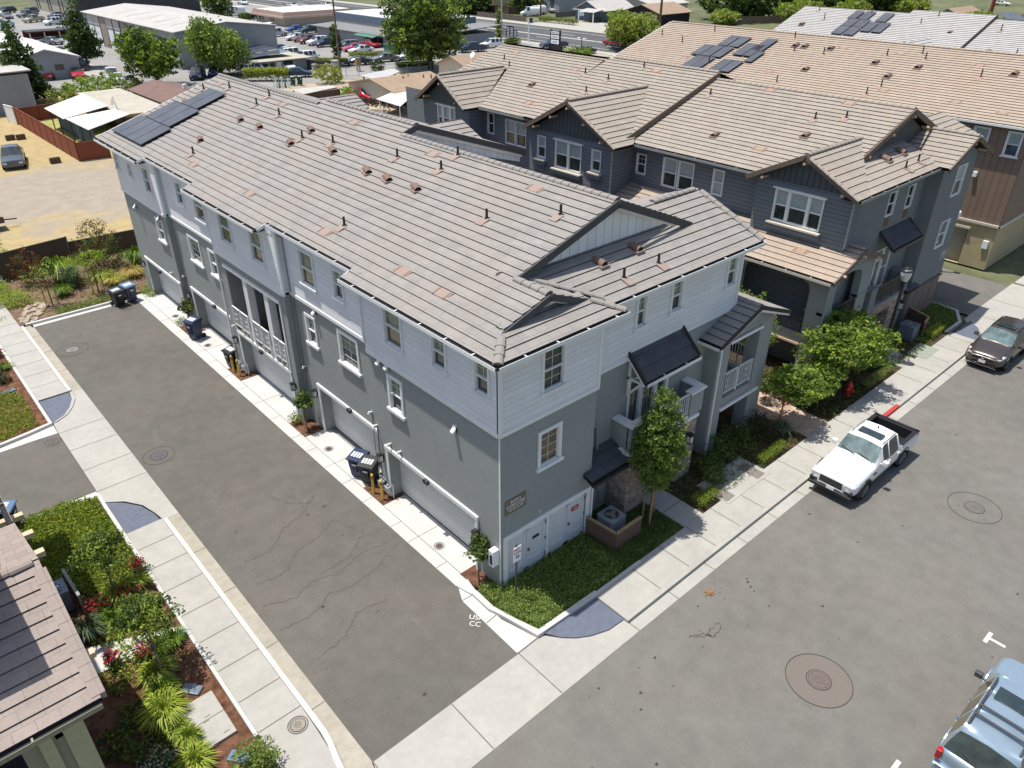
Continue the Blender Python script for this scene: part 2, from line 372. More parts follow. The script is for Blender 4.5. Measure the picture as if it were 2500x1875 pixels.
# alley crossing with its two corner ramps
mb = MB(); arc1 = [(-8.45,20.72),(-7.9,21.1),(-7.55,21.6),(-7.25,22.3),(-7.14,23.1)]; arc2 = [(-7.17,10.96),(-7.25,11.5),(-7.45,12.3),(-7.9,13.0),(-8.52,13.48)]
mb.prism([(-8.5,14.3),(-8.5,19.8)]+arc1+[(-6.6,23.1),(-6.6,10.96)]+arc2, -.1, .02)
for arc in (arc1, arc2):
    mb.prism([*arc, *[(x-.0+.14*(-1 if False else 1), y) for x, y in reversed(arc)]], -.1, .06)
joints(mb, [(-8.5, y, -6.62, y) for y in (19.72, 17.98, 16.15, 14.36)], .024)
structure(mb, 'crosswalk', [M['concrete'], M['joint']])
mb = MB(); mb.prism([(-8.46,23.1)]+arc1[:-1]+[(-7.17,23.08)], -.1, .05); mb.prism([(-8.5,13.44),(-7.95,12.95),(-7.52,12.3),(-7.3,11.5),(-7.25,10.96),(-8.48,10.96)], -.1, .05)
rmp = [(-.25,-2.32),(.05,-2.8),(.37,-3.11),(.79,-3.37),(1.38,-3.58),(2.04,-3.62),(2.04,-2.4),(.96,-2.4)]
mb.prism(rmp, -.1, .06); mb.prism([(30.8,-2.4),(30.8,-3.6),(31.6,-3.5),(32.5,-3.1),(33.2,-2.4)], -.1, .1)
structure(mb, 'ramp', M['blue_ramp'])
# alley end, gutter, corner kerb, aprons by the garages
mb = MB(); mb.box(-6.9, -1.1, 32.28, 32.44, -.1, .14); mb.box(-6.7, -1.1, 31.95, 32.28, -.1, .012)
structure(mb, 'kerb_end', M['concrete_white'])
mb = MB(); mb.prism([(-1.05,1.05),(-.58,1.05),(-.58,32.6),(-1.3,32.6),(-1.1,31.4)], -.1, .03)
beds = [(.5,1.42),(6.2,7.62),(12.3,13.75),(18.72,20.25),(25.2,26.6)]
e = [1.42,6.2,7.62,12.3,13.75,18.72,20.25,25.2,26.6,32.6]
for i in range(0, 10, 2): mb.box(-.575, .55, e[i], e[i+1], -.1, .03)
joints(mb, [(-.577, 1.4, -.577, 32.4)]+[(-1.05, y, .5, y) for y in (3.9,9.8,16.3,23.0,29.4)]+[(-1.05, y, -.58, y) for y in (2.2,5,6.9,8.4,11.3,12.6,14.6,18,19.6,21.5,24.8,26,28,31)], .034, .022)
structure(mb, 'driveway', [M['concrete_white'], M['joint']])
mb = MB()
for a, b in beds[:1]: mb.prism([(-.6,a),(.02,a),(.02,b),(-.62,b)], -.1, .05)
for a, b in beds[1:]: mb.box(-.574, .35, a+.002, b-.002, -.1, .05)
structure(mb, 'mulch_bed', M['mulch'])
ko = [(-1.07,1.05),(-.92,.41),(-.94,-.48),(-.82,-.85),(-.69,-1.41),(-.5,-2.33)]; ki = [(-.6,1.05),(-.72,.42),(-.75,-.5),(-.66,-.9),(-.55,-1.35),(-.3,-2.17)]
mb = MB()
for i in range(5): mb.prism([ko[i], ko[i+1], ki[i+1], ki[i]], -.1, .13 if i else .08)
mb.prism([(-.5,-2.33),(2.2,-2.42),(2.2,-2.22),(-.3,-2.17)], -.1, .16); mb.box(2.2, 4.4, -2.4, -2.28, -.1, .15)
mb.prism([(-1.3,.45),(-1.0,1.05),(-.8,.45),(-.85,-1),(-.5,-2.3),(-1.36,-2.35)], -.1, .014)
joints(mb, [(-1.3,.45,-.9,.42),(-1.3,-.8,-.85,-.75)], .018)
structure(mb, 'kerb_corner', [M['concrete_white'], M['joint']])
# street-side concrete
mb = MB(); mb.prism([(-7.0,-4.24),(2.1,-4.24),(2.1,-3.75),(2.06,-3.6),(1.4,-3.58),(.79,-3.37),(.37,-3.11),(.05,-2.8),(-.25,-2.4),(-.5,-2.33),(-1.36,-2.36),(-6.6,-2.38)], -.1, .012)
mb.prism([(33.0,-2.3),(33.3,-2.05),(34.3,-2.0),(41,-2.0),(41,-4.24),(30.8,-4.24),(30.8,-3.65),(31.9,-3.5),(32.7,-3.0)], -.1, .012)
joints(mb, [(-6.57,-2.38,-6.58,-4.2),(-3.94,-2.38,-3.94,-4.22),(-1.33,-2.3,-1.33,-4.22),(-1.36,-2.33,-.45,-2.3),(34.5,-2,34.5,-4.2),(37.5,-2,37.5,-4.2)], .018)
structure(mb, 'crossing', [M['concrete'], M['joint']])
mb = MB(); mb.box(2.05, 30.8, -3.62, -2.29, -.1, .135); mb.box(41, 90, -3.62, -2.1, -.1, .135)
joints(mb, [(x, -3.62, x, -2.29) for x in [3.9+1.55*i for i in range(18)]]+[(2.05,-2.95,2.06,-2.96)], .14)
structure(mb, 'sidewalk_street', [M['concrete'], M['joint']])
mb = MB(); mb.box(2.05, 19.6, -3.8, -3.625, -.1, .14); mb.box(21.2, 30.8, -3.8, -3.625, -.1, .14); mb.box(41, 90, -3.8, -3.625, -.1, .14)
structure(mb, 'kerb_street', M['concrete'])
structure(MB().box(19.6, 21.2, -3.8, -3.625, -.1, .142), 'kerb_red', simple('kerb_red_paint', (.42,.05,.045), .7, v=.35, sc_=14))
mb = MB(); mb.box(2.1, 30.8, -4.24, -3.8, -.1, .01); mb.box(41, 90, -4.24, -3.8, -.1, .01); mb.box(-120, -7.0, -4.24, -3.8, -.1, .01)
joints(mb, [(x, -4.24, x, -3.8) for x in [2.1+2.0*i for i in range(15)]], .014)
structure(mb, 'gutter_street', [M['concrete'], M['joint']])
structure(MB().box(-120, -8.7, -3.8, -2.3, -.1, .13), 'sidewalk_west', M['concrete'])
# planting soil
sheet('bed_south', [(-.58,.5),(-.7,.3),(-.7,-.8),(-.33,-2.17),(2.2,-2.24),(7.0,-2.26),(7.0,.7),(0,.5)], .1, M['green_ground'], -.1)
sheet('bed_porch', rect(8.1, 15.7, -2.27, 1.2), .09, M['dark_soil'], -.1)
sheet('bed_paseo', [(17.5,-2.27),(30.75,-2.27),(30.75,2.5),(17.5,2.5)], .085, M['dark_soil'], -.1)
sheet('bed_corner', [(28.3,-2.0),(32.5,-2.0),(33.9,-1.3),(34.1,0.3),(28.3,.6)], .12, M['green_ground'], -.1)
mb = MB(); mb.prism([(30.6,-2.15),(32.6,-2.15),(34.05,-1.4),(34.25,.9),(34.05,.9),(33.9,-1.3),(32.5,-2.0),(30.6,-2.0)], -.1, .15)
structure(mb, 'kerb_bed', M['concrete_white'])
sheet('bed_paseo_west', rect(12.8, 15.7, 1.2, 36), .07, M['dark_soil'], -.1)
sheet('bed_paseo_east', rect(17.5, 22, 2.5, 36), .07, M['dark_soil'], -.1)
g = NG('pavers'); b = g.n('ShaderNodeTexBrick'); g.lk(g.pos, b.inputs['Vector']); b.inputs['Scale'].default_value = 1
b.inputs['Brick Width'].default_value = .45; b.inputs['Row Height'].default_value = .15; b.inputs['Mortar Size'].default_value = .006
b.inputs['Color1'].default_value = (.42,.27,.2,1); b.inputs['Color2'].default_value = (.5,.4,.3,1); b.inputs['Mortar'].default_value = (.2,.15,.12,1)
M['pavers'] = g.out(g.vary(b.outputs['Color'], (2, 30), (.1, .1)), .9, .2)
sheet('paseo_path', rect(15.7, 17.5, -2.285, 36), .1, M['pavers'], -.1)
mb = MB(); mb.prism([(6.98,.6),(6.98,-2.285),(8.1,-2.285),(8.12,.6)], -.1, .13); joints(mb, [(7.0,-1.25,8.1,-1.25)], .134)
mb.box(24.9, 26.3, -2.28, -.4, -.1, .12)
structure(mb, 'porch_walk', [M['concrete'], M['joint']])
# north garden
sheet('garden_bed', [(-8.5,32.44),(-1.2,32.44),(-1.1,32.9),(0.3,32.9),(2,33.2),(2,40.6),(-30,40.6),(-30,24),(-8.6,20.7),(-8.62,39),(-7.2,39),(-7.18,32.44)], .05, M['soil'])
sheet('garden_west', [(-8.62,20.75),(-9.5,20.45),(-30,20.3),(-30,40),(-8.62,40)], .06, M['mulch'])
mb = MB(); mb.prism([(-8.49,20.6),(-9.5,20.38),(-10.7,20.2),(-30,20.1),(-30,20.28),(-10.7,20.36),(-9.5,20.54),(-8.49,20.76)], -.1, .14)
mb.prism([(-8.52,19.8),(-9.5,19.85),(-30,19.75),(-30,20.1),(-10.7,20.2),(-9.5,20.38),(-8.49,20.6)], -.1, .012); mb.box(-30, -8.52, 14.0, 14.36, -.1, .05)
structure(mb, 'kerb_side', M['concrete_white'])
sheet('garden_southwest', [(-8.61,.3),(-8.61,14.0),(-30,14.0),(-30,-2),(-9.4,-2),(-8.7,-.6)], .05, M['mulch'])
mb = MB(); mb.prism([(-11.5,6.68),(-8.6,5.42),(-8.6,5.1),(-11.5,5.3)], -.1, .12); mb.box(-12.4, -11.3, 5.3, 6.7, -.1, .12); structure(mb, 'porch_walk_west', M['concrete_white'])
# background lots, road and yards
sheet('parking_lot', rect(9, 100, 93, 252), -.03, M['asphalt_lot'])
sheet('yard', [(26,41),(60,41),(103,70),(103,93),(26,93)], -.04, simple('yard_dirt', (.36,.3,.22), .95, .1, v=.2, sc_=.3))
sheet('main_road', [(102.5,-60),(124.5,-60),(122.5,420),(98,420)], -.02, M['asphalt_road'])
mb = MB()
for x, w_ in ((105.2,.12),(109.4,.12),(112.6,.15),(113.1,.15),(117,.12),(121.5,.12)):
    for k in range(30):
        if w_ > .12 or x in (105.2, 121.5) or k % 2: mb.box(x-w_, x+w_, 40+10*k, 49.8+10*k if w_ > .12 or x in (105.2,121.5) else 44+10*k, -.01, -.005)
structure(mb, 'lane_marking', M['paint_white_road'])
mb = MB(); mb.box(99.5, 102.4, 60, 420, -.1, .05); mb.box(124.6, 128.3, 20, 420, -.1, .05); structure(mb, 'sidewalk_far', M['concrete'])
mb = MB(); mb.box(22, 26, 100, 135, -.03, -.015); mb.box(88, 99.5, 84, 104, -.03, -.015); mb.box(128.3, 142, 95, 136, -.03, .0); structure(mb, 'paved_yard', M['concrete'])
mb = MB()
for k in range(16): mb.box(65, 70, 118+2.7*k, 118.12+2.7*k, -.03, -.02)
for k in range(12): mb.box(53, 58.5, 116+2.7*k, 116.12+2.7*k, -.03, -.02)
structure(mb, 'bay_marking', M['paint_white_road'])
# cracks and tar lines wandering across the alley, oil spots on the street
rnd = random.Random(4)
mb = MB()
def crack(pts, w_=.018, seed=1, z=.009):
    r = random.Random(seed); P = []
    for (a, b) in zip(pts, pts[1:]):
        for k in range(8):
            t = k/8; P.append((a[0]+(b[0]-a[0])*t+r.uniform(-.05, .05), a[1]+(b[1]-a[1])*t+r.uniform(-.06, .06)))
    P.append(pts[-1])
    for (a, b) in zip(P, P[1:]):
        ww = w_*r.uniform(.5, 1.3); dx, dy = b[0]-a[0], b[1]-a[1]; L = math.hypot(dx, dy) or 1
        nx, ny = -dy/L*ww, dx/L*ww
        mb.poly([(a[0]-nx, a[1]-ny, z), (b[0]-nx, b[1]-ny, z), (b[0]+nx, b[1]+ny, z), (a[0]+nx, a[1]+ny, z)])
CR = [[(-5.9,6.9),(-4.9,6.8),(-4.0,7.6),(-3.0,7.9),(-2.2,8.6)],[(-6.0,5.6),(-5.0,5.5),(-4.2,6.2),(-3.3,6.3),(-2.4,6.8),(-2.0,5.4),(-3,4.7),(-4.2,4.6)],[(-6.3,4.6),(-5.4,4.2),(-4.6,4.5),(-3.6,4.2),(-2.6,4.6),(-1.6,4.4)],[(-6.3,3.3),(-5.3,3.2),(-4.4,3.6),(-3.4,3.4),(-2.3,3.7),(-1.3,4.2)],[(-5.9,1.6),(-5,1.7),(-4.2,2.3),(-3.1,2.2)],[(-3.6,9.6),(-3.2,8.8),(-2.6,8.2)]]
for i, c in enumerate(CR): crack(c, .02, i)
crack([(3.1,-5.4),(3.6,-5.7),(4.3,-5.7)], .02, 31, .004); crack([(3.2,-5.55),(3.75,-5.95),(4.3,-5.75)], .02, 32, .004)
structure(mb, 'crack', M['crack_line'])
mb = MB()
for k in range(46):
    x, y = (rnd.uniform(-.5, 7), rnd.uniform(-6.4, -4.5)) if k < 18 else (rnd.uniform(-4, 24), rnd.uniform(-12, -4.6)); r = rnd.uniform(.015, .06)
    mb.poly([(x+r*rnd.uniform(.7,1.3)*math.cos(a/7*6.283), y+r*rnd.uniform(.5,1)*math.sin(a/7*6.283), .004) for a in range(7)])
for k in range(8):
    x, y = rnd.uniform(-5.5,-2), rnd.uniform(-2,9); r = rnd.uniform(.02, .08)
    mb.poly([(x+r*math.cos(a/7*6.283), y+r*.7*math.sin(a/7*6.283), .009) for a in range(7)])
structure(mb, 'oil_stain', M['patch_line'])
# ------------------------------------------------------------------ text
def text(s, size, m, name, mat, parent, thick=.004, spacing=1.0):
    cu = bpy.data.curves.new('lettering', 'FONT'); cu.body = s; cu.size = size; cu.extrude = thick; cu.align_x = 'CENTER'; cu.align_y = 'CENTER'; cu.space_character = spacing
    ob = bpy.data.objects.new('tmp', cu); COL.objects.link(ob)
    dg = bpy.context.evaluated_depsgraph_get(); me = bpy.data.meshes.new_from_object(ob.evaluated_get(dg)); bpy.data.objects.remove(ob)
    off = Vector((0,0,0)); p = parent
    while p is not None: off += p.location; p = p.parent
    me.transform(Matrix.Translation(-off) @ m); me.materials.clear(); me.materials.append(mat)
    o = bpy.data.objects.new(name, me); COL.objects.link(o); o.parent = parent; return o
def face_s(x, y, z): return Matrix.Translation((x, y, z)) @ Matrix.Rotation(R(90), 4, 'X')
def flat(x, y, z, a=0): return Matrix.Translation((x, y, z)) @ Matrix.Rotation(R(a), 4, 'Z')
# ------------------------------------------------------------------ wall, window, roof helpers
class Face:
    """maps (u, d, z): u along the wall, d outwards"""
    def __init__(s, k, c): s.k = k; s.c = c
    def __call__(s, u, d, z): return {'W': (s.c-d, u, z), 'S': (u, s.c-d, z), 'E': (s.c+d, u, z), 'N': (u, s.c+d, z)}[s.k]
    def box(s, mb, u0, u1, d0, d1, z0, z1, mi=0):
        a = s(u0, d0, z0); b = s(u1, d1, z1); mb.box(a[0], b[0], a[1], b[1], z0, z1, mi)
    def beam(s, mb, p, q, w, h, mi=0): mb.beam(s(*p), s(*q), w, h, mi)
def wall(mb, F_, u0, u1, z0, z1, ops=(), mi=0, reveal=.3, mr=None):
    us = sorted({u0, u1, *[a for o in ops for a in o[:2]]}); zs = sorted({z0, z1, *[a for o in ops for a in o[2:4]]})
    us = [u for u in us if u0 <= u <= u1]; zs = [z for z in zs if z0 <= z <= z1]
    for a, b in zip(us, us[1:]):
        for c, d in zip(zs, zs[1:]):
            um, zm = (a+b)/2, (c+d)/2
            if any(o[0] < um < o[1] and o[2] < zm < o[3] for o in ops): continue
            mb.poly([F_(a,0,c), F_(b,0,c), F_(b,0,d), F_(a,0,d)], mi)
    for o in ops:
        a, b, c, d = o[:4]; r = -(o[4] if len(o) > 4 else reveal); k = mi if mr is None else mr
        for p, q in (((a,c),(a,d)), ((a,d),(b,d)), ((b,d),(b,c)), ((b,c),(a,c))):
            mb.poly([F_(p[0],0,p[1]), F_(q[0],0,q[1]), F_(q[0],r,q[1]), F_(p[0],r,p[1])], k)
def window(par, F_, u0, u1, z0, z1, style='hung', trim=.1, mt='white_trim', glass=('glass','glass'), grid=0, sill=True, head=False, depth=.09):
    mb = MB(); t = trim
    F_.box(mb, u0-t, u0, -.02, .05, z0, z1); F_.box(mb, u1, u1+t, -.02, .05, z0, z1)
    F_.box(mb, u0-t, u1+t, -.02, .055, z1, z1+t); F_.box(mb, u0-t-(.07 if sill else 0), u1+t+(.07 if sill else 0), -.02, .11 if sill else .05, z0-t, z0)
    if head: F_.box(mb, u0-t-.1, u1+t+.1, 0, .14, z1+t, z1+t+.07)
    s = .035; mid = (z0+z1)/2
    for a, b, c, d in ((u0,u0+s,z0,z1),(u1-s,u1,z0,z1),(u0,u1,z1-s,z1),(u0,u1,z0,z0+s)): F_.box(mb, a, b, -depth, .01, c, d)
    if style == 'hung': F_.box(mb, u0, u1, -depth, .012, mid-.025, mid+.025)
    if style == 'triple':
        for k in (1, 2): u = u0+(u1-u0)*(.29 if k == 1 else .71); F_.box(mb, u-.08, u+.08, -depth, .04, z0, z1)
        F_.box(mb, u0, u1, -depth, .012, mid-.025, mid+.025)
    if style == 'double': u = (u0+u1)/2; F_.box(mb, u-.08, u+.08, -depth, .04, z0, z1); F_.box(mb, u0, u1, -depth, .012, mid-.025, mid+.025)
    if grid:
        zt = z1 if grid != 3 else z1; zb_ = mid if grid == 1 else z0
        F_.box(mb, (u0+u1)/2-.007, (u0+u1)/2+.007, -depth+.015, -depth+.03, zb_, z1)
        n = 1 if grid == 1 else 3
        for k in range(1, n+1): z = zb_+(z1-zb_)*k/(n+1); F_.box(mb, u0, u1, -depth+.015, -depth+.03, z-.007, z+.007)
    fr = mb.build('window', M[mt], par)
    pb = MB(); d = -depth+.02
    pb.poly([F_(u0,d,z0),F_(u1,d,z0),F_(u1,d,mid),F_(u0,d,mid)], 0); pb.poly([F_(u0,d,mid),F_(u1,d,mid),F_(u1,d,z1),F_(u0,d,z1)], 1)
    pb.build('pane', [M[glass[0]], M[glass[1]]], fr)
    return fr
def W_ops(wins): return [(a, b, c, d, .1) for a, b, c, d in wins]
COURSE = .355
def clip(P, k, lim, keep_less):
    out = []
    for i in range(len(P)):
        a, b = P[i], P[(i+1) % len(P)]; ia = (a[k] <= lim+1e-7) if keep_less else (a[k] >= lim-1e-7); ib = (b[k] <= lim+1e-7) if keep_less else (b[k] >= lim-1e-7)
        if ia: out.append(a)
        if ia != ib:
            t = (lim-a[k])/(b[k]-a[k]); out.append(tuple(a[j]+(b[j]-a[j])*t for j in range(2)))
    return out
def tiles(mb, pts, pl, mi=0, mb_butt=1, course=COURSE, rise=.05, t0=None):
    a, b, c = pl; s = math.hypot(a, b); ux, uy = a/s, b/s; n = Vector((-a, -b, 1)).normalized()
    P = [(-x*uy+y*ux, x*ux+y*uy) for x, y in pts]; lo = min(p[1] for p in P) if t0 is None else t0; hi = max(p[1] for p in P)
    k = math.floor((min(p[1] for p in P)-lo)/course+1e-6)
    while lo+k*course < hi-1e-4:
        q = clip(clip(P, 1, lo+k*course, False), 1, lo+(k+1)*course, True); z0 = lo+k*course
        k += 1
        q = [p for i, p in enumerate(q) if math.hypot(p[0]-q[i-1][0], p[1]-q[i-1][1]) > 1e-5]
        if len(q) < 3: continue
        def w3(p, h):
            x = -p[0]*uy+p[1]*ux; y = p[0]*ux+p[1]*uy
            return Vector((x, y, a*x+b*y+c))+n*h
        top = [w3(p, rise+.01-(rise-.01)*(p[1]-z0)/course) for p in q]
        mb.poly(top, mi, [(p[0], p[1]) for p in q])
        for i in range(len(q)):
            p, r = q[i], q[(i+1) % len(q)]
            if abs(p[1]-z0) < 1e-5 and abs(r[1]-z0) < 1e-5:
                mb.poly([w3(p, -.0), w3(r, -.0), top[(i+1) % len(q)], top[i]], mb_butt, [(0,0),(.1,0),(.1,.1),(0,.1)])
    mb.poly([(x, y, a*x+b*y+c-.09) for x, y in pts], mb_butt, [(0,0)]*len(pts))
def caps(mb, p, q, r=.13, L=.36, mi=0):
    p = Vector(p); q = Vector(q); d = q-p; n = max(1, int(d.length/L)); d.normalize(); side = d.cross(Vector((0,0,1))).normalized(); upv = side.cross(d)
    for k in range(n):
        a = p+d*(k*L); b = p+d*((k+1)*L+.05); ra, rb = r*1.18, r*.95
        ring = []
        for c, rr in ((a, ra), (b, rb)): ring += [c+side*rr*math.cos(math.pi*i/5)+upv*(rr*.62*math.sin(math.pi*i/5)+.02) for i in range(6)]
        mb.add(ring, [(i, i+1, 7+i, 6+i) for i in range(5)]+[(0,1,2,3,4,5)], mi, [[(0,0),(.4,0),(.4,.3),(0,.3)]]*5+[[(0,0)]*6])
def eave_gutter(mb, p, q, out, white=0, dark=1):
    """channel between p and q; out = outward xy unit"""
    p = Vector(p); q = Vector(q); o = Vector((out[0], out[1], 0)); z = Vector((0, 0, 1))
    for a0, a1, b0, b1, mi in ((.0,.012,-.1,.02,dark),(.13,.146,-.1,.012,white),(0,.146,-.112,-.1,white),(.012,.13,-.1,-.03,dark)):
        P = [e+o*i+z*j for e in (p, q) for i, j in ((a0,b0),(a1,b0),(a1,b1),(a0,b1))]
        mb.add(P, [(0,1,2,3),(7,6,5,4),(0,4,5,1),(1,5,6,2),(2,6,7,3),(3,7,4,0)], mi)
    L = (q-p).length; d = (q-p)/L; k = 1.0
    while k < L:
        c = p+d*k; P = [c+d*e+o*i+z*j for e in (-.02, .02) for i, j in ((0,.0),(.14,.0),(.14,.02),(0,.02))]
        mb.add(P, [(0,1,2,3),(7,6,5,4),(0,4,5,1),(1,5,6,2),(2,6,7,3),(3,7,4,0)], white); k += 1.25
def roof_vent(par, x, y, z, ang, mat='vent_brown', s=1.0):
    mb = MB(); T = Matrix.Translation((x, y, z)) @ Matrix.Rotation(ang, 4, 'Z'); mb.T = T; r = .15*s
    # half-round hood opening downhill (-x local)
    ring = [(xx, r*math.cos(math.pi*i/8), r*.95*math.sin(math.pi*i/8)+zz) for xx, zz in ((-.2*s,.03),(.12*s,.12),(.3*s,.08)) for i in range(9)]
    mb.add(ring, [(j*9+i, j*9+i+1, (j+1)*9+i+1, (j+1)*9+i) for j in range(2) for i in range(8)]); mb.add([ring[i] for i in range(9)], [tuple(range(9))], 1)
    mb.box(-.26*s, .3*s, -.2*s, .2*s, -.06, .035, 2)
    return mb.build('roof_vent', [M[mat], M['dark_void'], M['pink_tile']], par)
def vent_pipe(par, x, y, z, h=.36, patch='pink_tile', ang=0):
    mb = MB(); mb.cyl((x,y,z-.05),(x,y,z+h),.045,.045,8,0); mb.cyl((x,y,z),(x,y,z+.09),.1,.055,8,0)
    mb.T = Matrix.Translation((x, y, z)) @ Matrix.Rotation(ang, 4, 'Z'); mb.add([(-.4,-.17,-.085),(-.02,-.17,.04),(-.02,.17,.04),(-.4,.17,-.085),(-.4,-.17,-.15),(-.4,.17,-.15)], [(0,1,2,3),(0,3,5,4)], 1)
    return mb.build('vent_pipe', [M['pipe_brown'], M[patch]], par)
def flat_vent(par, pl, x, y, patch='pink_tile', along='y'):
    a, b, c = pl; mb = MB()
    def q(u0, u1, v0, v1, h, mi):
        P = [(x+v, y+u) if along == 'y' else (x+u, y+v) for u, v in ((u0,v0),(u1,v0),(u1,v1),(u0,v1))]
        P = [(px_, py_, a*px_+b*py_+c+h) for px_, py_ in P]; B = [(p[0], p[1], p[2]-.05) for p in P]
        mb.add(P+B, [(0,1,2,3),(0,1,5,4),(1,2,6,5),(2,3,7,6),(3,0,4,7)], mi)
    q(-.36, .36, -.17, .17, .062, 0); q(-.3,-.24,-.17,.15,.07,1); q(.24,.3,-.17,.15,.07,1)
    return mb.build('flat_vent', [M[patch], M['vent_brown']], par)
def solar_panel(par, pl, x0, x1, y0, y1, h=.16, n=1):
    a, b, c = pl; mb = MB()
    def slab(x0, x1, y0, y1, h0, h1, mi):
        P = [(x, y, a*x+b*y+c+hh) for hh in (h0, h1) for x, y in ((x0,y0),(x1,y0),(x1,y1),(x0,y1))]
        mb.add(P, [(3,2,1,0),(4,5,6,7),(0,1,5,4),(1,2,6,5),(2,3,7,6),(3,0,4,7)], mi)
    slab(x0, x1, y0, y1, h, h+.035, 1); slab(x0+.02, x1-.02, y0+.02, y1-.02, h+.034, h+.039, 0)
    slab(x0+.15, x1-.15, y0+.2, y0+.25, .04, h, 1)
    return mb.build('solar_panel', [M['solar'], M['solar_frame']], par)
def soffit(mb, pts, z, mi=0): mb.poly([(x, y, z) for x, y in pts][::-1], mi)
def lamp(F_, u, z, label, par=None, grp='lanterns beside the garage doors', s=1.0):
    mb = MB(); F_.box(mb, u-.05*s, u+.05*s, 0, .06, z-.1*s, z+.1*s); F_.box(mb, u-.1*s, u+.1*s, .05, .26*s, z+.14*s, z+.18*s)
    F_.box(mb, u-.07*s, u+.07*s, .08, .22*s, z+.18*s, z+.22*s); F_.box(mb, u-.09*s, u+.09*s, .06, .24*s, z-.16*s, z-.13*s)
    for a in (-.09*s, .075*s):
        for d in (.06, .225*s): F_.box(mb, u+a, u+a+.015, d, d+.015, z-.14*s, z+.15*s)
    o = mb.build('wall_lantern' if par is None else 'lantern', M['black_metal'], par); gb = MB(); F_.box(gb, u-.07*s, u+.07*s, .085, .215*s, z-.13*s, z+.13*s); gb.build('lamp_glass', M['light_glass'], o)
    return o
def downspout(par, pts, mat='white_trim', r=.045):
    mb = MB()
    for a, b in zip(pts, pts[1:]): mb.beam(a, b, r*1.6, r*1.6)
    return mb.build('downspout', M[mat], par)
def railing(par, F_, u0, u1, z0, z1, d=0, mat='railing_white', gap=.13, r=.014, posts=1, name='railing'):
    mb = MB(); F_.box(mb, u0, u1, d-.03, d+.03, z1-.05, z1); F_.box(mb, u0, u1, d-.02, d+.02, z0+.05, z0+.09)
    n = max(1, int((u1-u0)/gap))
    for k in range(n+1): u = u0+(u1-u0)*k/n; F_.box(mb, u-r, u+r, d-r, d+r, z0+.06, z1-.03)
    for k in range(posts+2): u = u0+(u1-u0)*k/(posts+1); F_.box(mb, u-.03, u+.03, d-.03, d+.03, z0-.25, z1)
    for k in range(3): u = u0+(u1-u0)*(k+.5)/3; F_.box(mb, u-.1, u+.1, d-.015, d+.015, z0+.35, z0+.38); F_.box(mb, u-.1, u+.1, d-.015, d+.015, z1-.4, z1-.37)
    return mb.build(name, M[mat], par)
# ================================================================== the white and grey row building in front
def PW(x0, z0, k=.333): return (k, 0, z0-k*x0)      # rises towards +x
def PE(x0, z0, k=.333): return (-k, 0, z0+k*x0)     # falls towards +x
def PS(y0, z0, k=.38): return (0, k, z0-k*y0)
def PN(y0, z0, k=.38): return (0, -k, z0+k*y0)
def zat(pl, x, y): return pl[0]*x+pl[1]*y+pl[2]
B1 = thing('row_house', 'long three-storey row building, white siding over grey-green stucco, in the middle', 'building', (0, 0, 0))
BD = 6.28
secs = [('A',0.0,0,7.05),('B',.35,7.05,13.4),('C',0.0,13.4,20.0),('D',.35,20.0,26.6),('E',.08,26.6,33.1)]
w3 = {'A':[(.4,.98,7.4,8.48,1),(2.42,3.05,7.4,8.48,1),(4.76,5.7,7.15,8.5,0)],'B':[(8.92,9.5,7.4,8.48,1),(11.03,12.03,7.15,8.5,0)],
      'C':[(14.55,15.6,7.15,8.5,0),(17.58,18.7,7.15,8.5,0)],'D':[(21.3,22.35,7.15,8.45,0),(23.8,24.5,7.4,8.45,1)],'E':[(27.4,28.3,7.2,8.45,0),(30.2,30.7,7.5,8.2,1),(32.3,32.8,7.5,8.3,1)]}
w2 = {'A':[(5.15,5.85,4.42,5.7,0)],'B':[(8.5,9.75,4.55,5.85,2),(11.7,12.35,4.4,5.6,0)],'D':[(21.15,21.95,4.4,5.6,0),(23.2,24.5,4.4,5.65,2)],'E':[(27.35,28.2,4.55,5.7,0)]}
gar = {'A':(1.25,6.4),'B':(7.25,12.1),'C':(14.0,19.15),'D':(20.55,25.75),'E':(26.85,32.0)}
sb = MB(); ub = MB(); tb = MB()
for nm, x, a, b in secs:
    Fc = Face('W', x); g0, g1 = gar[nm]; gz = 2.3
    ops = [(g0, g1, 0, gz, .5)]+[(c, d, e, f, .1) for c, d, e, f, _ in w2.get(nm, [])]
    if nm == 'C': ops.append((13.95, 19.3, 2.3, 5.75, 2.2))
    wall(sb, Fc, a, b, -.1, BD-.08, ops); Fu = Face('W', x-.07)
    wall(ub, Fu, a, b, BD-.08, 9.02+(.15 if x > .2 else 0), [(c, d, e, f, .1) for c, d, e, f, _ in w3[nm]])
    Fu.box(tb, a, b, -.01, .035, BD-.1, BD+.04); Fu.box(tb, a, b, 0, .02, 8.78, 9.0)
    Fc.box(tb, a, b, -.3, .069, BD-.101, BD-.081)
    # garage trim
    Fc.box(tb, g0-.14, g0, -.02, .05, 0, gz); Fc.box(tb, g1, g1+.14, -.02, .05, 0, gz); Fc.box(tb, g0-.16, g1+.16, -.02, .07, gz, gz+.15)
    d = MB(); Fc.box(d, g0, g1, -.52, -.45, .02, gz); Fc.box(d, g0, g1, -.52, -.44, .02, .08, 1); o = d.build('garage_door', [M['garage_white'], M['plastic_grey']], B1)
    for (c, dd, e, f, k) in w2.get(nm, []): window(B1, Fc, c, dd, e, f, grid=2 if k == 2 else 1, trim=.11, style='fixed' if k == 2 else 'hung', glass=('glass','blind_green'))
    for (c, dd, e, f, k) in w3[nm]: window(B1, Fu, c, dd, e, f, grid=1 if k else 0, trim=.07, glass=('glass_warm','blind_green') if not k else ('glass','blind_green'), head=False, sill=True)
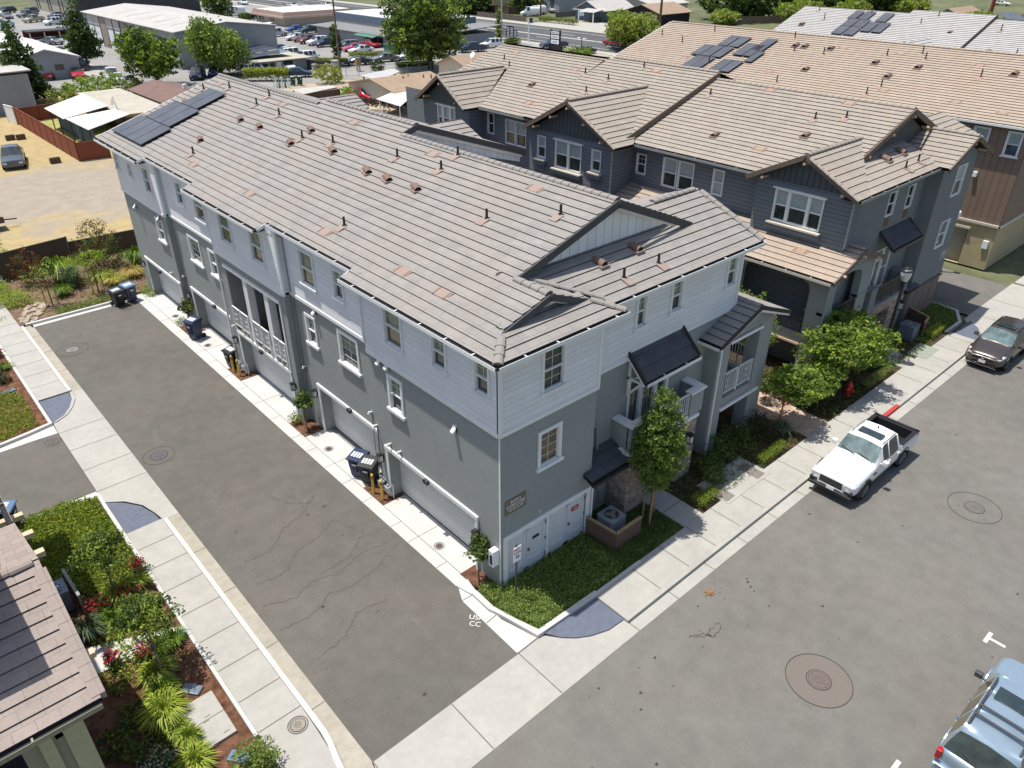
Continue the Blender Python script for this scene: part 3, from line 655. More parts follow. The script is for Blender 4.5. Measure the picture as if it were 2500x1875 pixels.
# returns between the sections
for (n0, x0, a0, b0), (n1, x1, a1, b1) in zip(secs, secs[1:]):
    lo, hi = min(x0, x1), max(x0, x1)
    sb.poly([(lo,b0,-.1),(hi,b0,-.1),(hi,b0,BD),(lo,b0,BD)]); ub.poly([(lo-.07,b0,BD-.08),(hi,b0,BD-.08),(hi,b0,9.15),(lo-.07,b0,9.15)])
for a, b, x in ((7.05,7.1,-.06),(13.35,13.4,-.06),(20.0,20.05,-.06),(26.55,26.6,.02)): tb.box(x, x+.1, a-.05, b+.05, BD-.1, 9.0)
tb.box(-.07, .05, -.07, .05, BD-.1, 8.98); tb.box(-.012, .0, -.012, .05, -.1, BD-.1, 0)
# south end
FS = Face('S', 0); FR = Face('S', .6)
wall(sb, FS, 0, 4.18, -.1, BD-.08, [(.27,3.98,0,2.02,.08),(1.67,2.47,4.27,5.52,.1)]); wall(ub, Face('S', -.045), -.045, 4.2, BD-.08, 8.98, [(1.68,2.51,7.08,8.45,.1)])
wall(sb, FR, 4.18, 12.75, -.1, BD-.08, [(7.4,8.5,0,2.1,.5),(6.6,8.85,2.95,5.3,.12)]); wall(ub, Face('S', .555), 4.18, 12.75, BD-.08, 9.0, [(6.62,7.03,7.38,8.48,.1),(8.5,9.02,7.38,8.48,.1),(11.85,12.37,7.38,8.48,.1)])
sb.poly([(4.18,0,-.1),(4.18,.6,-.1),(4.18,.6,BD),(4.18,0,BD)]); ub.poly([(4.2,-.045,BD-.08),(4.2,.6,BD-.08),(4.2,.6,9),(4.2,-.045,9)])
for F_, a, b, c in ((Face('S',-.045),-.05,4.22,0),(Face('S',.555),4.2,12.78,0)): F_.box(tb, a, b, -.01, .035, BD-.1, BD+.04); F_.box(tb, a, b, 0, .02, 8.78, 8.97)
tb.box(4.12,4.24,-.07,.02,BD,8.97); tb.box(12.68,12.8,.52,.62,BD,8.97)
for c, d, e, f in ((1.68,2.51,7.08,8.45),): window(B1, Face('S',-.045), c, d, e, f, grid=2, trim=.08, glass=('glass','glass'))
for c, d, e, f in ((6.62,7.03,7.38,8.48),(8.5,9.02,7.38,8.48),(11.85,12.37,7.38,8.48)): window(B1, Face('S',.555), c, d, e, f, grid=1, trim=.1, glass=('glass','blind_green'))
window(B1, FS, 1.67, 2.47, 4.27, 5.52, style='fixed', grid=2, trim=.12, glass=('glass_warm','glass_warm'))
# east and north walls
sb.poly([(12.75,.6,-.1),(12.75,33.1,-.1),(12.75,33.1,BD),(12.75,.6,BD)]); ub.poly([(12.75,.555,BD-.08),(12.75,33.1,BD-.08),(12.75,33.1,9.2),(12.75,.555,9.2)])
sb.poly([(0.08,33.1,-.1),(12.75,33.1,-.1),(12.75,33.1,9),(7,33.1,11.2),(.08,33.1,9)])
stw = sb.build('wall', M['stucco'], B1); tag(stw, 'grey-green stucco lower wall')
upw = ub.build('wall', M['siding_white'], B1); tag(upw, 'white siding upper wall')
tb.build('trim', M['white_trim'], B1)
# dark slab and solid block added inside to keep light out of the shell
mb = MB(); mb.box(.95, 12.7, .7, 33, 8.6, 8.7); mb.box(2.3, 12.7, .7, 33, -.1, 8.6); mb.build('core', M['dark_void'], B1)
# balcony of the third unit
Fb = Face('W', 0.0); mb = MB(); mb.box(-.02, 2.2, 13.95, 19.3, 2.31, 2.42); mb.build('balcony_floor', M['concrete_dirty'], B1)
mb = MB(); Fb.box(mb, 15.05, 15.45, -.3, .02, 2.42, 5.7); Fb.box(mb, 17.15, 17.55, -.3, .02, 2.42, 5.7); Fb.box(mb, 13.9, 19.4, -.05, .08, 5.66, 5.8); Fb.box(mb,13.85,13.95,-.02,.05,2.5,5.7)
mb.build('balcony_post', M['white_trim'], B1)
for a, b in ((14.0,15.05),(15.5,17.1),(17.6,19.25)): railing(B1, Fb, a, b, 2.75, 3.75, .06)
mb = MB(); mb.box(1.1, 1.9, 15.7, 16.9, 2.42, 2.8); mb.box(1.6, 1.75, 15.7, 16.9, 2.8, 3.2)
mb.box(.7,1.1,17.9,18.5,2.42,2.85); c_ = mb.build('patio_chair', M['plastic_grey']); tag(c_, 'dark outdoor seats on the white-railed balcony', 'patio chair')
window(B1, Face('W', 2.15), 14.6, 16.6, 2.5, 4.8, style='double', grid=0, sill=False)
# south utility doors
mb = MB(); FS.box(mb, .1, .27, -.02, .05, -.05, 2.02); FS.box(mb, 3.98, 4.17, -.02, .05, -.05, 2.02); FS.box(mb, .1, 4.17, -.02, .06, 2.02, 2.2); FS.box(mb, 2.06, 2.19, -.1, .0, -.05, 2.02)
mb.build('door_frame', M['white_trim'], B1)
for u0, u1 in ((.27,1.15),(1.17,2.05),(2.2,3.08),(3.1,3.97)):
    mb = MB(); FS.box(mb, u0, u1, -.09, -.05, .02, 2.0)
    for a, b, c, d in ((u0,u0+.12,.02,2.0),(u1-.12,u1,.02,2.0),(u0,u1,1.88,2.0),(u0,u1,.02,.2),(u0+.1,u1-.1,.42,.5)): FS.box(mb, a, b, -.06, -.03, c, d)
    if u0 in (2.2,): pass
    dr = mb.build('utility_door', M['door_panel'], B1)
    mb = MB()
    if u0 in (1.17, 3.1):
        mb.T = None; FS.box(mb, u0+.05, u0+.1, -.04, .03, .95, 1.05)
        for z in (.3, 1.0, 1.7): FS.box(mb, u1-.03, u1, -.03, .0, z, z+.12)
        mb.build('handle', M['iron'], dr)
mb = MB(); FS.box(mb, 1.45, 1.75, -.028, -.02, 1.32, 1.42); tag(mb.build('door_plate', M['letter_black'], B1))
mb = MB(); FS.box(mb, 3.32, 3.66, -.028, -.02, 1.45, 1.62); s_ = mb.build('door_sign', M['letter_red'], B1); text('FIRE', .12, face_s(3.49,.018,1.535), 'lettering', M['letter_white'], s_)
mb = MB(); FS.box(mb, .18, 1.07, 0, .03, 3.07, 3.63); s_ = mb.build('address_sign', M['tan_sign'], B1)
text('BLDG 6', .13, face_s(.62,-.034,3.52), 'lettering', M['letter_white'], s_); text('121 APRICOT STREET', .105, face_s(.62,-.034,3.38), 'lettering', M['letter_white'], s_, .003, .82)
text('123, 125, 127, 129', .1, face_s(.62,-.034,3.2), 'lettering', M['letter_white'], s_, .003, .85); mb = MB(); FS.box(mb, .24, 1.0, .03, .036, 3.285, 3.3); mb.build('sign_line', M['letter_white'], s_)
text('F', .2, face_s(1.74,-.012,2.37), 'house_letter', M['letter_white'], B1)
# small dark pent roof, stone piers, stucco balcony, awning
mb = MB(); pp = PS(-.4, 2.72, .4); tiles(mb, [(3.76,-.4),(5.9,-.4),(5.9,.6),(4.2,.6),(4.2,0),(3.76,0)], pp); 
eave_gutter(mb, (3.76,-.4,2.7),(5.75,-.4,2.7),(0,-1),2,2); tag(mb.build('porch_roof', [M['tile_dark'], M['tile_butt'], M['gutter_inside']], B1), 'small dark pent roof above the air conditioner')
mb = MB(); mb.box(5.77, 7.05, -.35, .59, 0, 2.86); mb.box(8.85, 9.8, -.35, .59, 0, 2.86); mb.box(7.05, 8.85, -.35, .3, 2.3, 2.86); mb.build('stone_pier', M['stone'], B1)
mb = MB(); mb.box(5.72, 9.85, -.4, .58, 2.861, 2.98); mb.build('balcony_ledge', M['white_trim'], B1)
mb = MB(); mb.box(5.85, 6.1, -.15, .58, 2.98, 4.0); mb.box(5.85, 6.6, -.3, -.1, 2.981, 4.001); mb.box(9.85, 10.1, -.15, .58, 2.98, 4.0); mb.box(9.3, 10.1, -.3, -.1, 2.981, 4.001); mb.build('balcony_wall', M['stucco'], B1)
mb = MB(); 
for x0, x1, s in ((5.78,6.15,1),(9.8,10.17,-1)): mb.box(x0, x1, -.05, .58, 4.001, 4.07)
mb.box(5.78, 6.68, -.37, -.05, 4.001, 4.07); mb.box(9.22, 10.17, -.37, -.05, 4.001, 4.07); mb.build('wall_cap', M['white_trim'], B1)
railing(B1, FS, 6.62, 9.28, 3.05, 4.0, .2, posts=2)
window(B1, FR, 6.65, 7.25, 2.98, 5.2, style='fixed', trim=.1, grid=0, sill=False); window(B1, FR, 7.4, 8.1, 2.98, 5.2, style='fixed', trim=.08, sill=False); window(B1, FR, 8.25, 8.8, 2.98, 5.2, style='fixed', trim=.1, sill=False)
mb = MB(); FR.box(mb, 7.4, 8.5, -.5, -.44, .1, 2.1); mb.build('front_door', M['blue_wall'], B1)
pa = PS(-.25, 5.6, .96); mb = MB(); tiles(mb, [(6.38,-.25),(9.42,-.25),(9.42,.6),(6.38,.6)], pa, rise=.045); mb.beam((6.38,-.3,5.62),(6.38,.6,6.48),.08,.14,1); mb.beam((9.42,-.3,5.62),(9.42,.6,6.48),.08,.14,1)
eave_gutter(mb, (6.36,-.25,5.6),(9.44,-.25,5.6),(0,-1),2,1); mb.beam((6.34,-.27,5.5),(6.34,.58,6.32),.03,.06,2)
mb.build('awning', [M['tile_dark'], M['tile_butt'], M['white_trim']], B1)
mb = MB()
for x in (6.5, 9.3): mb.beam((x,-.2,5.45),(x,.58,5.45),.1,.1); mb.beam((x,-.05,5.45),(x,.56,4.75),.09,.09); mb.beam((x,.54,4.7),(x,.54,6.2),.1,.08)
mb.build('bracket', M['white_trim'], B1)
# corner porch tower
mb = MB(); FT = Face('S', 0.0)
mb.box(11.2, 12.0, 0, .55, -.1, 5.3); mb.box(14.1, 15.05, 0, .55, -.1, 5.3); mb.box(11.2, 12.74, .552, .598, -.1, 5.6); mb.box(14.4, 15.05, 2.95, 3.5, -.1, 5.3); mb.box(12.76,13.2,2.95,3.5,-.1,5.3)
mb.box(12.0, 14.1, 0.02, .5, 2.02, 2.5); mb.box(14.6, 15.03, .55, 2.95, 2.02, 2.5); mb.box(12.76, 14.6, .5, 3.45, 2.2, 2.42)
mb.box(12.0, 14.1, .02, .5, 5.12, 5.35); mb.box(14.62, 15.03, .55, 2.95, 5.12, 5.35); mb.prism([(11.2,.0),(15.05,.0),(15.05,.5),(11.2,.5)], 5.3, 5.45)
mb.add([(11.2,.01,5.45),(15.05,.01,5.45),(13.12,.01,6.28),(11.2,.4,5.45),(15.05,.4,5.45),(13.12,.4,6.28)], [(0,1,2),(5,4,3),(0,2,5,3),(1,4,5,2),(0,3,4,1)])
tag(mb.build('porch_tower', M['stucco'], B1), 'two-storey stucco corner porch')
mb = MB(); FT.box(mb, 11.9, 14.7, 0, .09, 1.98, 2.1); FT.box(mb, 11.95, 14.2, 0, .07, 5.08, 5.2); mb.build('porch_trim', M['white_trim'], B1)
railing(B1, FT, 12.0, 14.1, 2.6, 3.65, -.1, posts=1); railing(B1, Face('E', 14.95), .6, 2.9, 2.6, 3.65, -.1); railing(B1, Face('N',3.2), 13.2, 14.4, 2.6, 3.65, 0)
mb = MB(); pl1 = PW(10.68, 5.52, .38); pl2 = PE(15.5, 5.52, .39)
tiles(mb, [(10.68,-.4),(13.15,-.4),(13.15,.6),(10.68,.6)], pl1); tiles(mb, [(12.7,.6),(13.15,.6),(13.15,3.9),(12.7,3.9)], pl1, t0=10.68); tiles(mb, [(13.13,-.4),(15.5,-.4),(15.5,3.9),(13.13,3.9)], pl2)
mb.beam((10.68,-.42,5.5),(13.14,-.42,6.43),.05,.16,1); mb.beam((13.14,-.42,6.43),(15.52,-.42,5.5),.05,.16,1); caps(mb, (13.14,-.35,6.45),(13.14,3.9,6.45), mi=0)
mb.beam((10.7,-.38,5.4),(13.14,-.38,6.3),.04,.12,2); mb.beam((13.14,-.38,6.3),(15.5,-.38,5.4),.04,.12,2); eave_gutter(mb,(10.68,-.4,5.5),(10.68,.6,5.5),(-1,0),2,3)
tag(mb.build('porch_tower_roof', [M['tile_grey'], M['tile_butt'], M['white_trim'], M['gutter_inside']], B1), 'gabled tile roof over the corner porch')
# main roof
PWm = PW(-.45, 8.93); rb = MB()
tiles(rb, [(-.45,-.45),(.55,.5),(2.37,.5),(2.37,2.0),(6.9,2.0),(6.9,7.6),(-.45,7.6)], PWm, t0=-.45)
tiles(rb, [(.05,7.6),(6.9,7.6),(6.9,13.95),(.05,13.95)], PWm, t0=-.45); tiles(rb, [(-.45,13.95),(6.9,13.95),(6.9,14.4),(7.72,14.4),(7.72,21.2),(-.45,21.2)], PWm, t0=-.45)
tiles(rb, [(.05,21.2),(7.72,21.2),(7.72,22.1),(7.3,22.1),(7.3,27.4),(.05,27.4)], PWm, t0=-.45); tiles(rb, [(-.35,27.4),(7.3,27.4),(7.3,34.0),(-.35,34.0)], PWm, t0=-.45)
tiles(rb, [(6.9,2.0),(13.2,2.6),(13.2,14.4),(6.9,14.4)], PE(6.9, 11.377, .43 if False else .4)); tiles(rb, [(7.72,14.4),(14.2,14.4),(14.2,22.1),(7.72,22.1)], PE(7.72, 11.65)); tiles(rb, [(7.3,22.1),(13.6,22.1),(13.6,34),(7.3,34)], PE(7.3, 11.51))
tiles(rb, [(-.45,-.45),(4.72,-.45),(3.95,.5),(3.95,.85),(.55,.85),(.55,.5)], PS(-.45, 8.93, .333)); tiles(rb, [(2.37,.5),(3.95,.5),(4.72,-.45),(4.75,.7),(2.37,2.7)], PE(2.37, 9.87, .4))
PSm = PS(.15, 8.93); tiles(rb, [(4.5,.15),(13.25,.15),(13.35,3.45),(9.3,3.45),(9.3,2.7),(2.1,2.7)], PSm); tiles(rb, [(8.9,3.45),(13.4,3.45),(13.4,7),(8.9,7)], PN(3.45, 10.18))
for y0, y1 in ((17,22),(28,32.5)): 
    ym = (y0+y1)/2; tiles(rb, [(10.5,y0),(14.2,y0),(14.2,ym),(8.5,ym)], PS(y0, 9.2, .42)); tiles(rb, [(8.5,ym),(14.2,ym),(14.2,y1),(10.5,y1)], PN(y1, 9.2, .42))
for p, q in (((6.9,2.0,11.38),(6.9,14.4,11.38)),((7.72,14.4,11.66),(7.72,22.1,11.66)),((7.3,22.1,11.52),(7.3,34,11.52)),((2.37,.5,9.87),(2.37,2.1,9.88)),((-.45,-.45,8.96),(.55,.5,9.29)),((4.72,-.45,8.96),(3.95,.5,9.27)),((10.6,3.45,10.2),(13.4,3.45,10.2)),((13.27,.15,8.98),(13.36,3.4,10.2))): caps(rb, p, q)
caps(rb, (4.6,.35,9.13),(2.5,2.5,9.86), r=.1)
roof = rb.build('roof', [M['tile_grey'], M['tile_butt']], B1)
mb = MB()
mb.beam((2.1,1.95,9.68),(6.9,1.95,11.28),.07,.26); mb.beam((6.9,1.95,11.28),(11.1,1.95,9.58),.07,.26); mb.beam((.45,.44,9.14),(2.37,.44,9.8),.06,.2); mb.beam((2.37,.44,9.8),(4.05,.44,9.13),.06,.2)
mb.beam((6.9,14.33,11.33),(7.72,14.33,11.6),.06,.24); mb.beam((7.72,14.33,11.6),(14.2,14.33,9.45),.06,.26); mb.beam((7.74,22.15,11.55),(7.0,22.15,11.3),.06,.2); mb.beam((7.72,22.16,11.58),(14,22.16,9.5),.06,.2)
mb.build('rake_board', M['dark_fascia'], roof)
mb = MB(); mb.beam((2.5,2.12,9.68),(6.9,2.12,11.12),.05,.13); mb.beam((6.9,2.12,11.12),(10.9,2.12,9.5),.05,.13); mb.beam((.85,.6,9.15),(2.37,.6,9.66),.04,.09); mb.beam((2.37,.6,9.66),(3.7,.6,9.14),.04,.09)
mb.beam((7.72,14.44,11.4),(14,14.44,9.3),.05,.12); mb.beam((-.35,34.03,8.95),(7.3,34.03,11.45),.06,.16); [mb.beam((-.43,y_,8.9),(.06,y_,9.07),.03,.12) for y_ in (7.63,13.92,21.25,27.38)]
mb.build('rake_trim', M['white_trim'], roof)
mb = MB(); mb.add([(2.3,2.33,9.6),(11.2,2.33,9.6),(6.9,2.33,11.25)], [(0,1,2)]); mb.add([(.5,.73,9.1),(4.1,.73,9.1),(2.37,.73,9.78)], [(0,1,2)]); mb.add([(6.9,14.55,10.9),(14,14.55,9.0),(14,14.55,9.5),(7.72,14.55,11.55),(6.9,14.55,11.3)], [(0,1,2,3,4)]); mb.build('gable_wall', M['batten_white'], B1)
mb = MB(); soffit(mb, [(-.45,-.45),(4.7,-.45),(4.7,.1),(13.2,.1),(13.2,1.5),(.5,1.5),(.5,7.6),(-.42,7.6)], 8.8); [soffit(mb, rect(x_, .6, y_, y2_), z_) for x_, y_, y2_, z_ in ((.09,7.62,13.93,8.97),(-.42,13.97,21.18,8.8),(.09,21.22,27.38,8.97),(-.35,27.42,33.9,8.8))]; mb.build('soffit', M['white_trim'], B1)
mb = MB()
for a, b, x in ((-.5,7.6,-.45),(7.65,13.95,.05),(13.95,21.2,-.45),(21.25,27.4,.05),(27.4,34,-.38)):
    z = zat(PWm, x, 0)-.0; eave_gutter(mb, (x,a,z),(x,b,z),(-1,0))
eave_gutter(mb, (-.5,-.45,8.93),(4.8,-.45,8.93),(0,-1)); eave_gutter(mb, (4.76,.15,8.93),(13.3,.15,8.93),(0,-1))
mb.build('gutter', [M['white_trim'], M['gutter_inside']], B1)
for x, y in ((4.46,23.13),(4.17,19.43),(5.35,19.54),(4.61,16.35),(4.2,12.97),(4.2,11.5),(4.26,9.67),(4.47,25.3),(2.31,25.51),(4.27,32.14)): roof_vent(roof, x, y, zat(PWm,x,y)+.02, R(75))
for x, y in ((5.88,26.25),(5.67,23.32),(6.75,26.46),(4.75,19.34),(5.1,17.15),(5.53,12.73),(5.65,9.92),(6.66,10.14),(1.43,24.39),(5.72,32.8),(6.45,30.8),(1.43,10.34),(4.15,5.42),(5.42,3.15)): vent_pipe(roof, x, y, zat(PWm,x,y)+.03)
for x, y in ((.9,23.14),(.86,17.06),(6.5,32.38),(6.44,24.44),(6.7,17.97),(6.3,11.34),(.83,10.76),(.81,5.74),(.75,3.53),(6.2,5.22)): flat_vent(roof, PWm, x, y)
for x, y in ((5.83,1.65),(7.69,1.71)): roof_vent(roof, x, y, zat(PSm,x,y)+.02, R(90))
for x, y in ((6.11,.85),(7.92,.88)): vent_pipe(roof, x, y, zat(PSm,x,y)+.03, ang=R(90))
for x0, x1, y0, y1 in ((.4,2.12,28.85,33.5),(2.15,3.95,29.3,32.9),(3.98,5.78,29.8,32.0)):
    n = max(1, round((y1-y0)/1.15))
    for k in range(n): a = y0+(y1-y0)*k/n; solar_panel(roof, PWm, x0, x1, a, a+(y1-y0)/n-.02)
# wall fittings on the alley side
FA = Face('W', 0); FBq = Face('W', .35)
for F_, u, z in ((FA,2.15,5.4),(FA,5.85,6.12),(FA,6.36,6.1),(FBq,11.5,6.05),(FBq,20.3,6.05),(FA,27.36,5.95),(FA,31.1,5.7)):
    mb = MB(); F_.box(mb, u-.08, u+.08, 0, .05, z-.12, z+.12); mb.add([F_(u-.08,0,z+.1),F_(u+.08,0,z+.1),F_(u+.08,.17,z-.06),F_(u-.08,.17,z-.06),F_(u-.08,0,z-.12),F_(u+.08,0,z-.12),F_(u+.08,.17,z-.12),F_(u-.08,.17,z-.12)], [(0,1,2,3),(2,3,7,6),(0,3,7,4),(1,2,6,5),(4,5,6,7)]); mb.build('wall_vent', M['white_trim'], B1)
for F_, u, z in ((FA,7.0,3.1),(FBq,7.9,3.1),(FA,6.15,2.7),(FA,5.5,2.7),(FBq,13.1,2.9),(FBq,20.35,3.1),(FBq,26.4,2.9),(FA,27.3,2.9),(FA,19.5,2.6)):
    mb = MB(); mb.tube([F_(u,.0,z),F_(u,.1,z+.02),F_(u,.14,z-.06)], .03); mb.cyl(F_(u,.12,z+.04),F_(u,.17,z-.06),.05,.045,8); mb.tube([F_(u+.02,.015,z),F_(u+.02,.015,.1 if u in (7.0,7.9) else z-.3)], .012, mi=1); mb.build('wall_pipe', [M['white_trim'], M['iron']], B1)
for i, (F_, u, z) in enumerate(((FA,1.12,1.73),(FA,6.78,1.75),(FBq,12.4,1.9),(FA,13.68,1.8),(FA,19.55,1.8),(FBq,26.3,1.8),(FBq,20.25,2.0),(FA,32.2,1.95))): lamp(F_, u, z, '', B1)
for F_, u, z in ((FBq,9.5,2.5),(FA,3.84,2.42),(FA,16.6,2.42),(FBq,22.6,2.5),(FA,29.3,2.42)):
    mb = MB(); F_.box(mb, u-.12, u+.1, .05, .2, z-.04, z); F_.box(mb, u-.12, u-.08, .05, .2, z-.16, z-.03); F_.box(mb,u-.02,u+.1,.16,.2,z-.14,z); mb.build('door_light', M['plastic_grey'], B1)
mb = MB(); mb.box(-.28, -.02, .06, .28, 1.1, 1.75); mb.box(-.3,-.28,.1,.2,1.2,1.6,1); tag(mb.build('meter_box', [M['white_paint'], M['letter_black']], B1), 'white meter box on the front corner')
downspout(B1, [(-.09,7.15,8.8),(-.09,7.15,6.6),(.3,7.15,6.3),(.3,7.15,0)]); downspout(B1, [(-.5,20.05,8.8),(-.05,20.1,8.3),(-.05,20.1,.1)]); downspout(B1, [(.05,13.3,8.8),(.3,13.3,8.6),(.3,13.3,.1)], 'stucco')
downspout(B1, [(4.5,.5,8.8),(4.28,.5,4.6),(4.9,.5,4.1),(5.0,.5,2.9)], 'stucco'); downspout(B1, [(4.25,-.12,2.6),(4.25,-.05,2.3),(4.25,-.05,0)]); downspout(B1, [(11.1,-.3,5.4),(11.3,-.06,5.2),(11.3,-.06,0)], 'white_trim')
lamp(Face('S',-.35), 9.25, 2.1, '', B1, s=1.2); mb = MB(); Face('S',-.35).box(mb, 9.1, 9.5, 0, .02, 1.55, 1.7); text('127', .13, face_s(9.25,-.38,1.65), 'house_number', M['letter_white'], B1)
mb = MB(); FR.box(mb, 5.2, 5.4, 0, .1, 1.1, 1.5); mb.tube([(5.3,.55,1.1),(5.3,.5,.4)], .015, mi=1); mb.build('power_box', [M['ac_metal'], M['iron']], B1)
# ================================================================== the dark grey row building behind
B2 = thing('row_house', 'row building with dark blue-grey siding, gabled bays and brown tile roof', 'building', (20.2, 0, 0))
FM = Face('W', 22.0); F1 = Face('W', 20.2); F2 = Face('W', 21.2); F0 = Face('W', 20.7)
db = MB(); wm = [(9.66,10.59),(10.76,11.62),(7.79,8.36),(12.9,13.5),(22.73,23.63),(23.79,24.65),(25.9,26.5)]
zs_ = {7.79:(7.2,8.44),12.9:(7.25,8.3),25.9:(7.3,8.57)}
wall(db, FM, .6, 36, 0, 9.05, [(a,b,*zs_.get(a,(6.95,8.43)),.08) for a, b in wm])
def gwall(mb, F_, u0, u1, ops, z0=0, z1=8.95): wall(mb, F_, u0, u1, z0, z1, ops)
gwall(db, F1, 13.85, 20.45, [(19.08,19.7,7.3,8.5,.08),(16.15,18.18,7.0,8.5,.08),(14.65,15.27,7.35,8.46,.08)]); gwall(db, F2, .5, 5.4, [(1.88,4.28,7.05,8.5,.08)]); gwall(db, F0, 26.9, 32, [(28.4,30.3,7.2,8.7,.08)])
for x, y0, y1 in ((20.2,13.85,20.45),(21.2,.5,5.4),(20.7,26.9,32)):
    for y in (y0, y1): db.poly([(x,y,0),(22.0,y,0),(22.0,y,9.0),(x,y,9.0)])
tag(db.build('wall', M['siding_dark'], B2), 'dark lap siding'); 
for a, b in wm[:2]+wm[4:6]: window(B2, FM, a, b, 6.95, 8.43, trim=.05, glass=('glass','blind'), sill=False)
for a in (7.79, 12.9, 25.9): window(B2, FM, a, a+.58, *zs_[a], trim=.05, glass=('blind' if a == 7.79 else 'glass','blind' if a == 7.79 else 'glass'), sill=False, grid=1 if a == 12.9 else 0)
window(B2, F1, 19.08, 19.7, 7.3, 8.5, trim=.05, glass=('glass','blind'), sill=False); window(B2, F1, 14.65, 15.27, 7.35, 8.46, trim=.05, glass=('glass','blind'), sill=False)
window(B2, F1, 16.15, 18.18, 7.0, 8.5, 'double', trim=.05, glass=('glass','blind'), sill=False, head=True); window(B2, F2, 1.88, 4.28, 7.05, 8.5, 'triple', trim=.05, glass=('glass','blind'), sill=False, head=True); window(B2, F0, 28.4, 30.3, 7.2, 8.7, 'triple', trim=.05, glass=('glass','blind'), sill=False, head=True)
mb = MB()
for F_, a, b, z in ((F1,18.95,19.85,7.25),(F1,16.0,18.35,6.95),(F1,14.5,15.42,7.3),(F2,1.7,4.45,7.0),(F0,28.25,30.45,7.15)): F_.box(mb, a, b, 0, .28, z-.12, z-.04); F_.box(mb, a, b, 0, .24, z-.36, z-.12, 1)
mb.build('sill_box', [M['cream_wall'], M['siding_dark']], B2)
mb = MB(); mb.box(22.1, 36, .8, 35.8, 0, 8.7); mb.build('core', M['dark_void'], B2)
# south end
FQ = Face('S', .75); FZ = Face('S', 0); sb = MB()
wall(sb, FQ, 21.2, 29.6, 0, 9.0, [(21.3,21.9,7.4,8.47,.08),(25.5,26.2,7.07,8.2,.08),(27.6,28.25,7.05,8.15,.08)]); wall(sb, FZ, 29.5, 33.6, 0, 9.0, [(31.35,32.42,7.06,8.6,.08),(31.3,32.35,4.2,5.62,.08)])
sb.poly([(29.5,0,0),(29.5,.75,0),(29.5,.75,9),(29.5,0,9)]); sb.poly([(33.6,0,0),(33.6,36,0),(33.6,36,9),(33.6,0,9)])
sb.add([(29.5,-.001,9),(33.6,-.001,9),(31.7,-.001,9.85)], [(0,1,2)])
tag(sb.build('wall', M['stucco_dark'], B2), 'dark stucco end wall')
window(B2, FQ, 21.3, 21.9, 7.4, 8.47, trim=.05, sill=False, glass=('glass','blind')); window(B2, FQ, 25.5, 26.2, 7.07, 8.2, trim=.05, sill=False, glass=('glass','blind')); window(B2, FQ, 27.6, 28.25, 7.05, 8.15, trim=.05, sill=False, glass=('glass','blind'))
window(B2, FZ, 31.35, 32.42, 7.06, 8.6, trim=.05, sill=False, glass=('glass','blind')); window(B2, FZ, 31.3, 32.35, 4.2, 5.62, trim=.05, sill=False, glass=('glass','glass_blue'))
mb = MB(); FQ.box(mb, 25.6, 26.1, 0, .02, 6.5, 7.0); FQ.box(mb, 27.7, 28.15, 0, .02, 6.5, 7.0); mb.build('panel', simple('brown_panel', (.19,.1,.06), .8), B2)
mb = MB(); FZ.box(mb, 32.6, 33.5, 0, .02, 3.1, 3.7); s_ = mb.build('address_sign', M['stucco'], B2); text('BLDG 5', .15, face_s(33.05,-.03,3.5), 'lettering', M['letter_white'], s_)
# west porch roof and arched porch
pw_ = PW(19.3, 5.62, .36); mb = MB(); tiles(mb, [(19.3,-.25),(21.2,-.25),(21.8,-.25),(21.8,7.9),(19.3,7.9)], pw_); tiles(mb, [(21.8,-.25),(24.2,-.25),(24.2,.75),(21.8,.75)], PE(21.8,6.52,.36)); tiles(mb, [(19.6,7.9),(22,7.9),(22,13.85),(19.6,13.85)], PW(19.6,5.72,.36))
mb.beam((19.28,-.28,5.55),(21.8,-.28,6.45),.06,.2,2); mb.beam((21.8,-.28,6.45),(24.2,-.28,5.58),.06,.2,2); eave_gutter(mb,(19.3,-.2,5.6),(19.3,7.9,5.6),(-1,0),3,4); caps(mb,(21.85,-.25,6.56),(21.85,.7,6.56))
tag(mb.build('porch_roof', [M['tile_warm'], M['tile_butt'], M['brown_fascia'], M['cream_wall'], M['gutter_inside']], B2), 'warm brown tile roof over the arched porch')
mb = MB()
for x in (20.0, 21.6, 23.2): mb.cyl((x,-.45,5.75+.33*(1.8-abs(21.7-x))),(x,.0,5.75+.33*(1.8-abs(21.7-x))),.07,.07,8)
for y, z in ((14.3,9.1),(15.6,9.85),(16.92,10.5),(18.2,9.85),(19.6,9.1)): mb.cyl((19.62,y,z),(20.25,y,z),.07,.07,8)
for y, z in ((.9,9.0),(2.93,10.0),(4.9,9.0)): mb.cyl((20.68,y,z),(21.25,y,z),.07,.07,8)
for x, z in ((24.9,9.8),(27.0,10.5),(29.0,11.1),(31.5,10.2),(29.9,9.25),(31.7,9.75),(33.7,9.15)): mb.cyl((x,(1.85 if x < 29.5 or x == 31.5 else -.4),z),(x,(2.4 if x < 29.5 or x == 31.5 else .1),z),.07,.07,8)
for y, z in ((27.8,9.2),(29.45,10.2),(31.2,9.2)): mb.cyl((20.15,y,z),(20.75,y,z),.07,.07,8)
mb.build('outlooker', simple('timber_end', (.5,.36,.24), .8), B2)
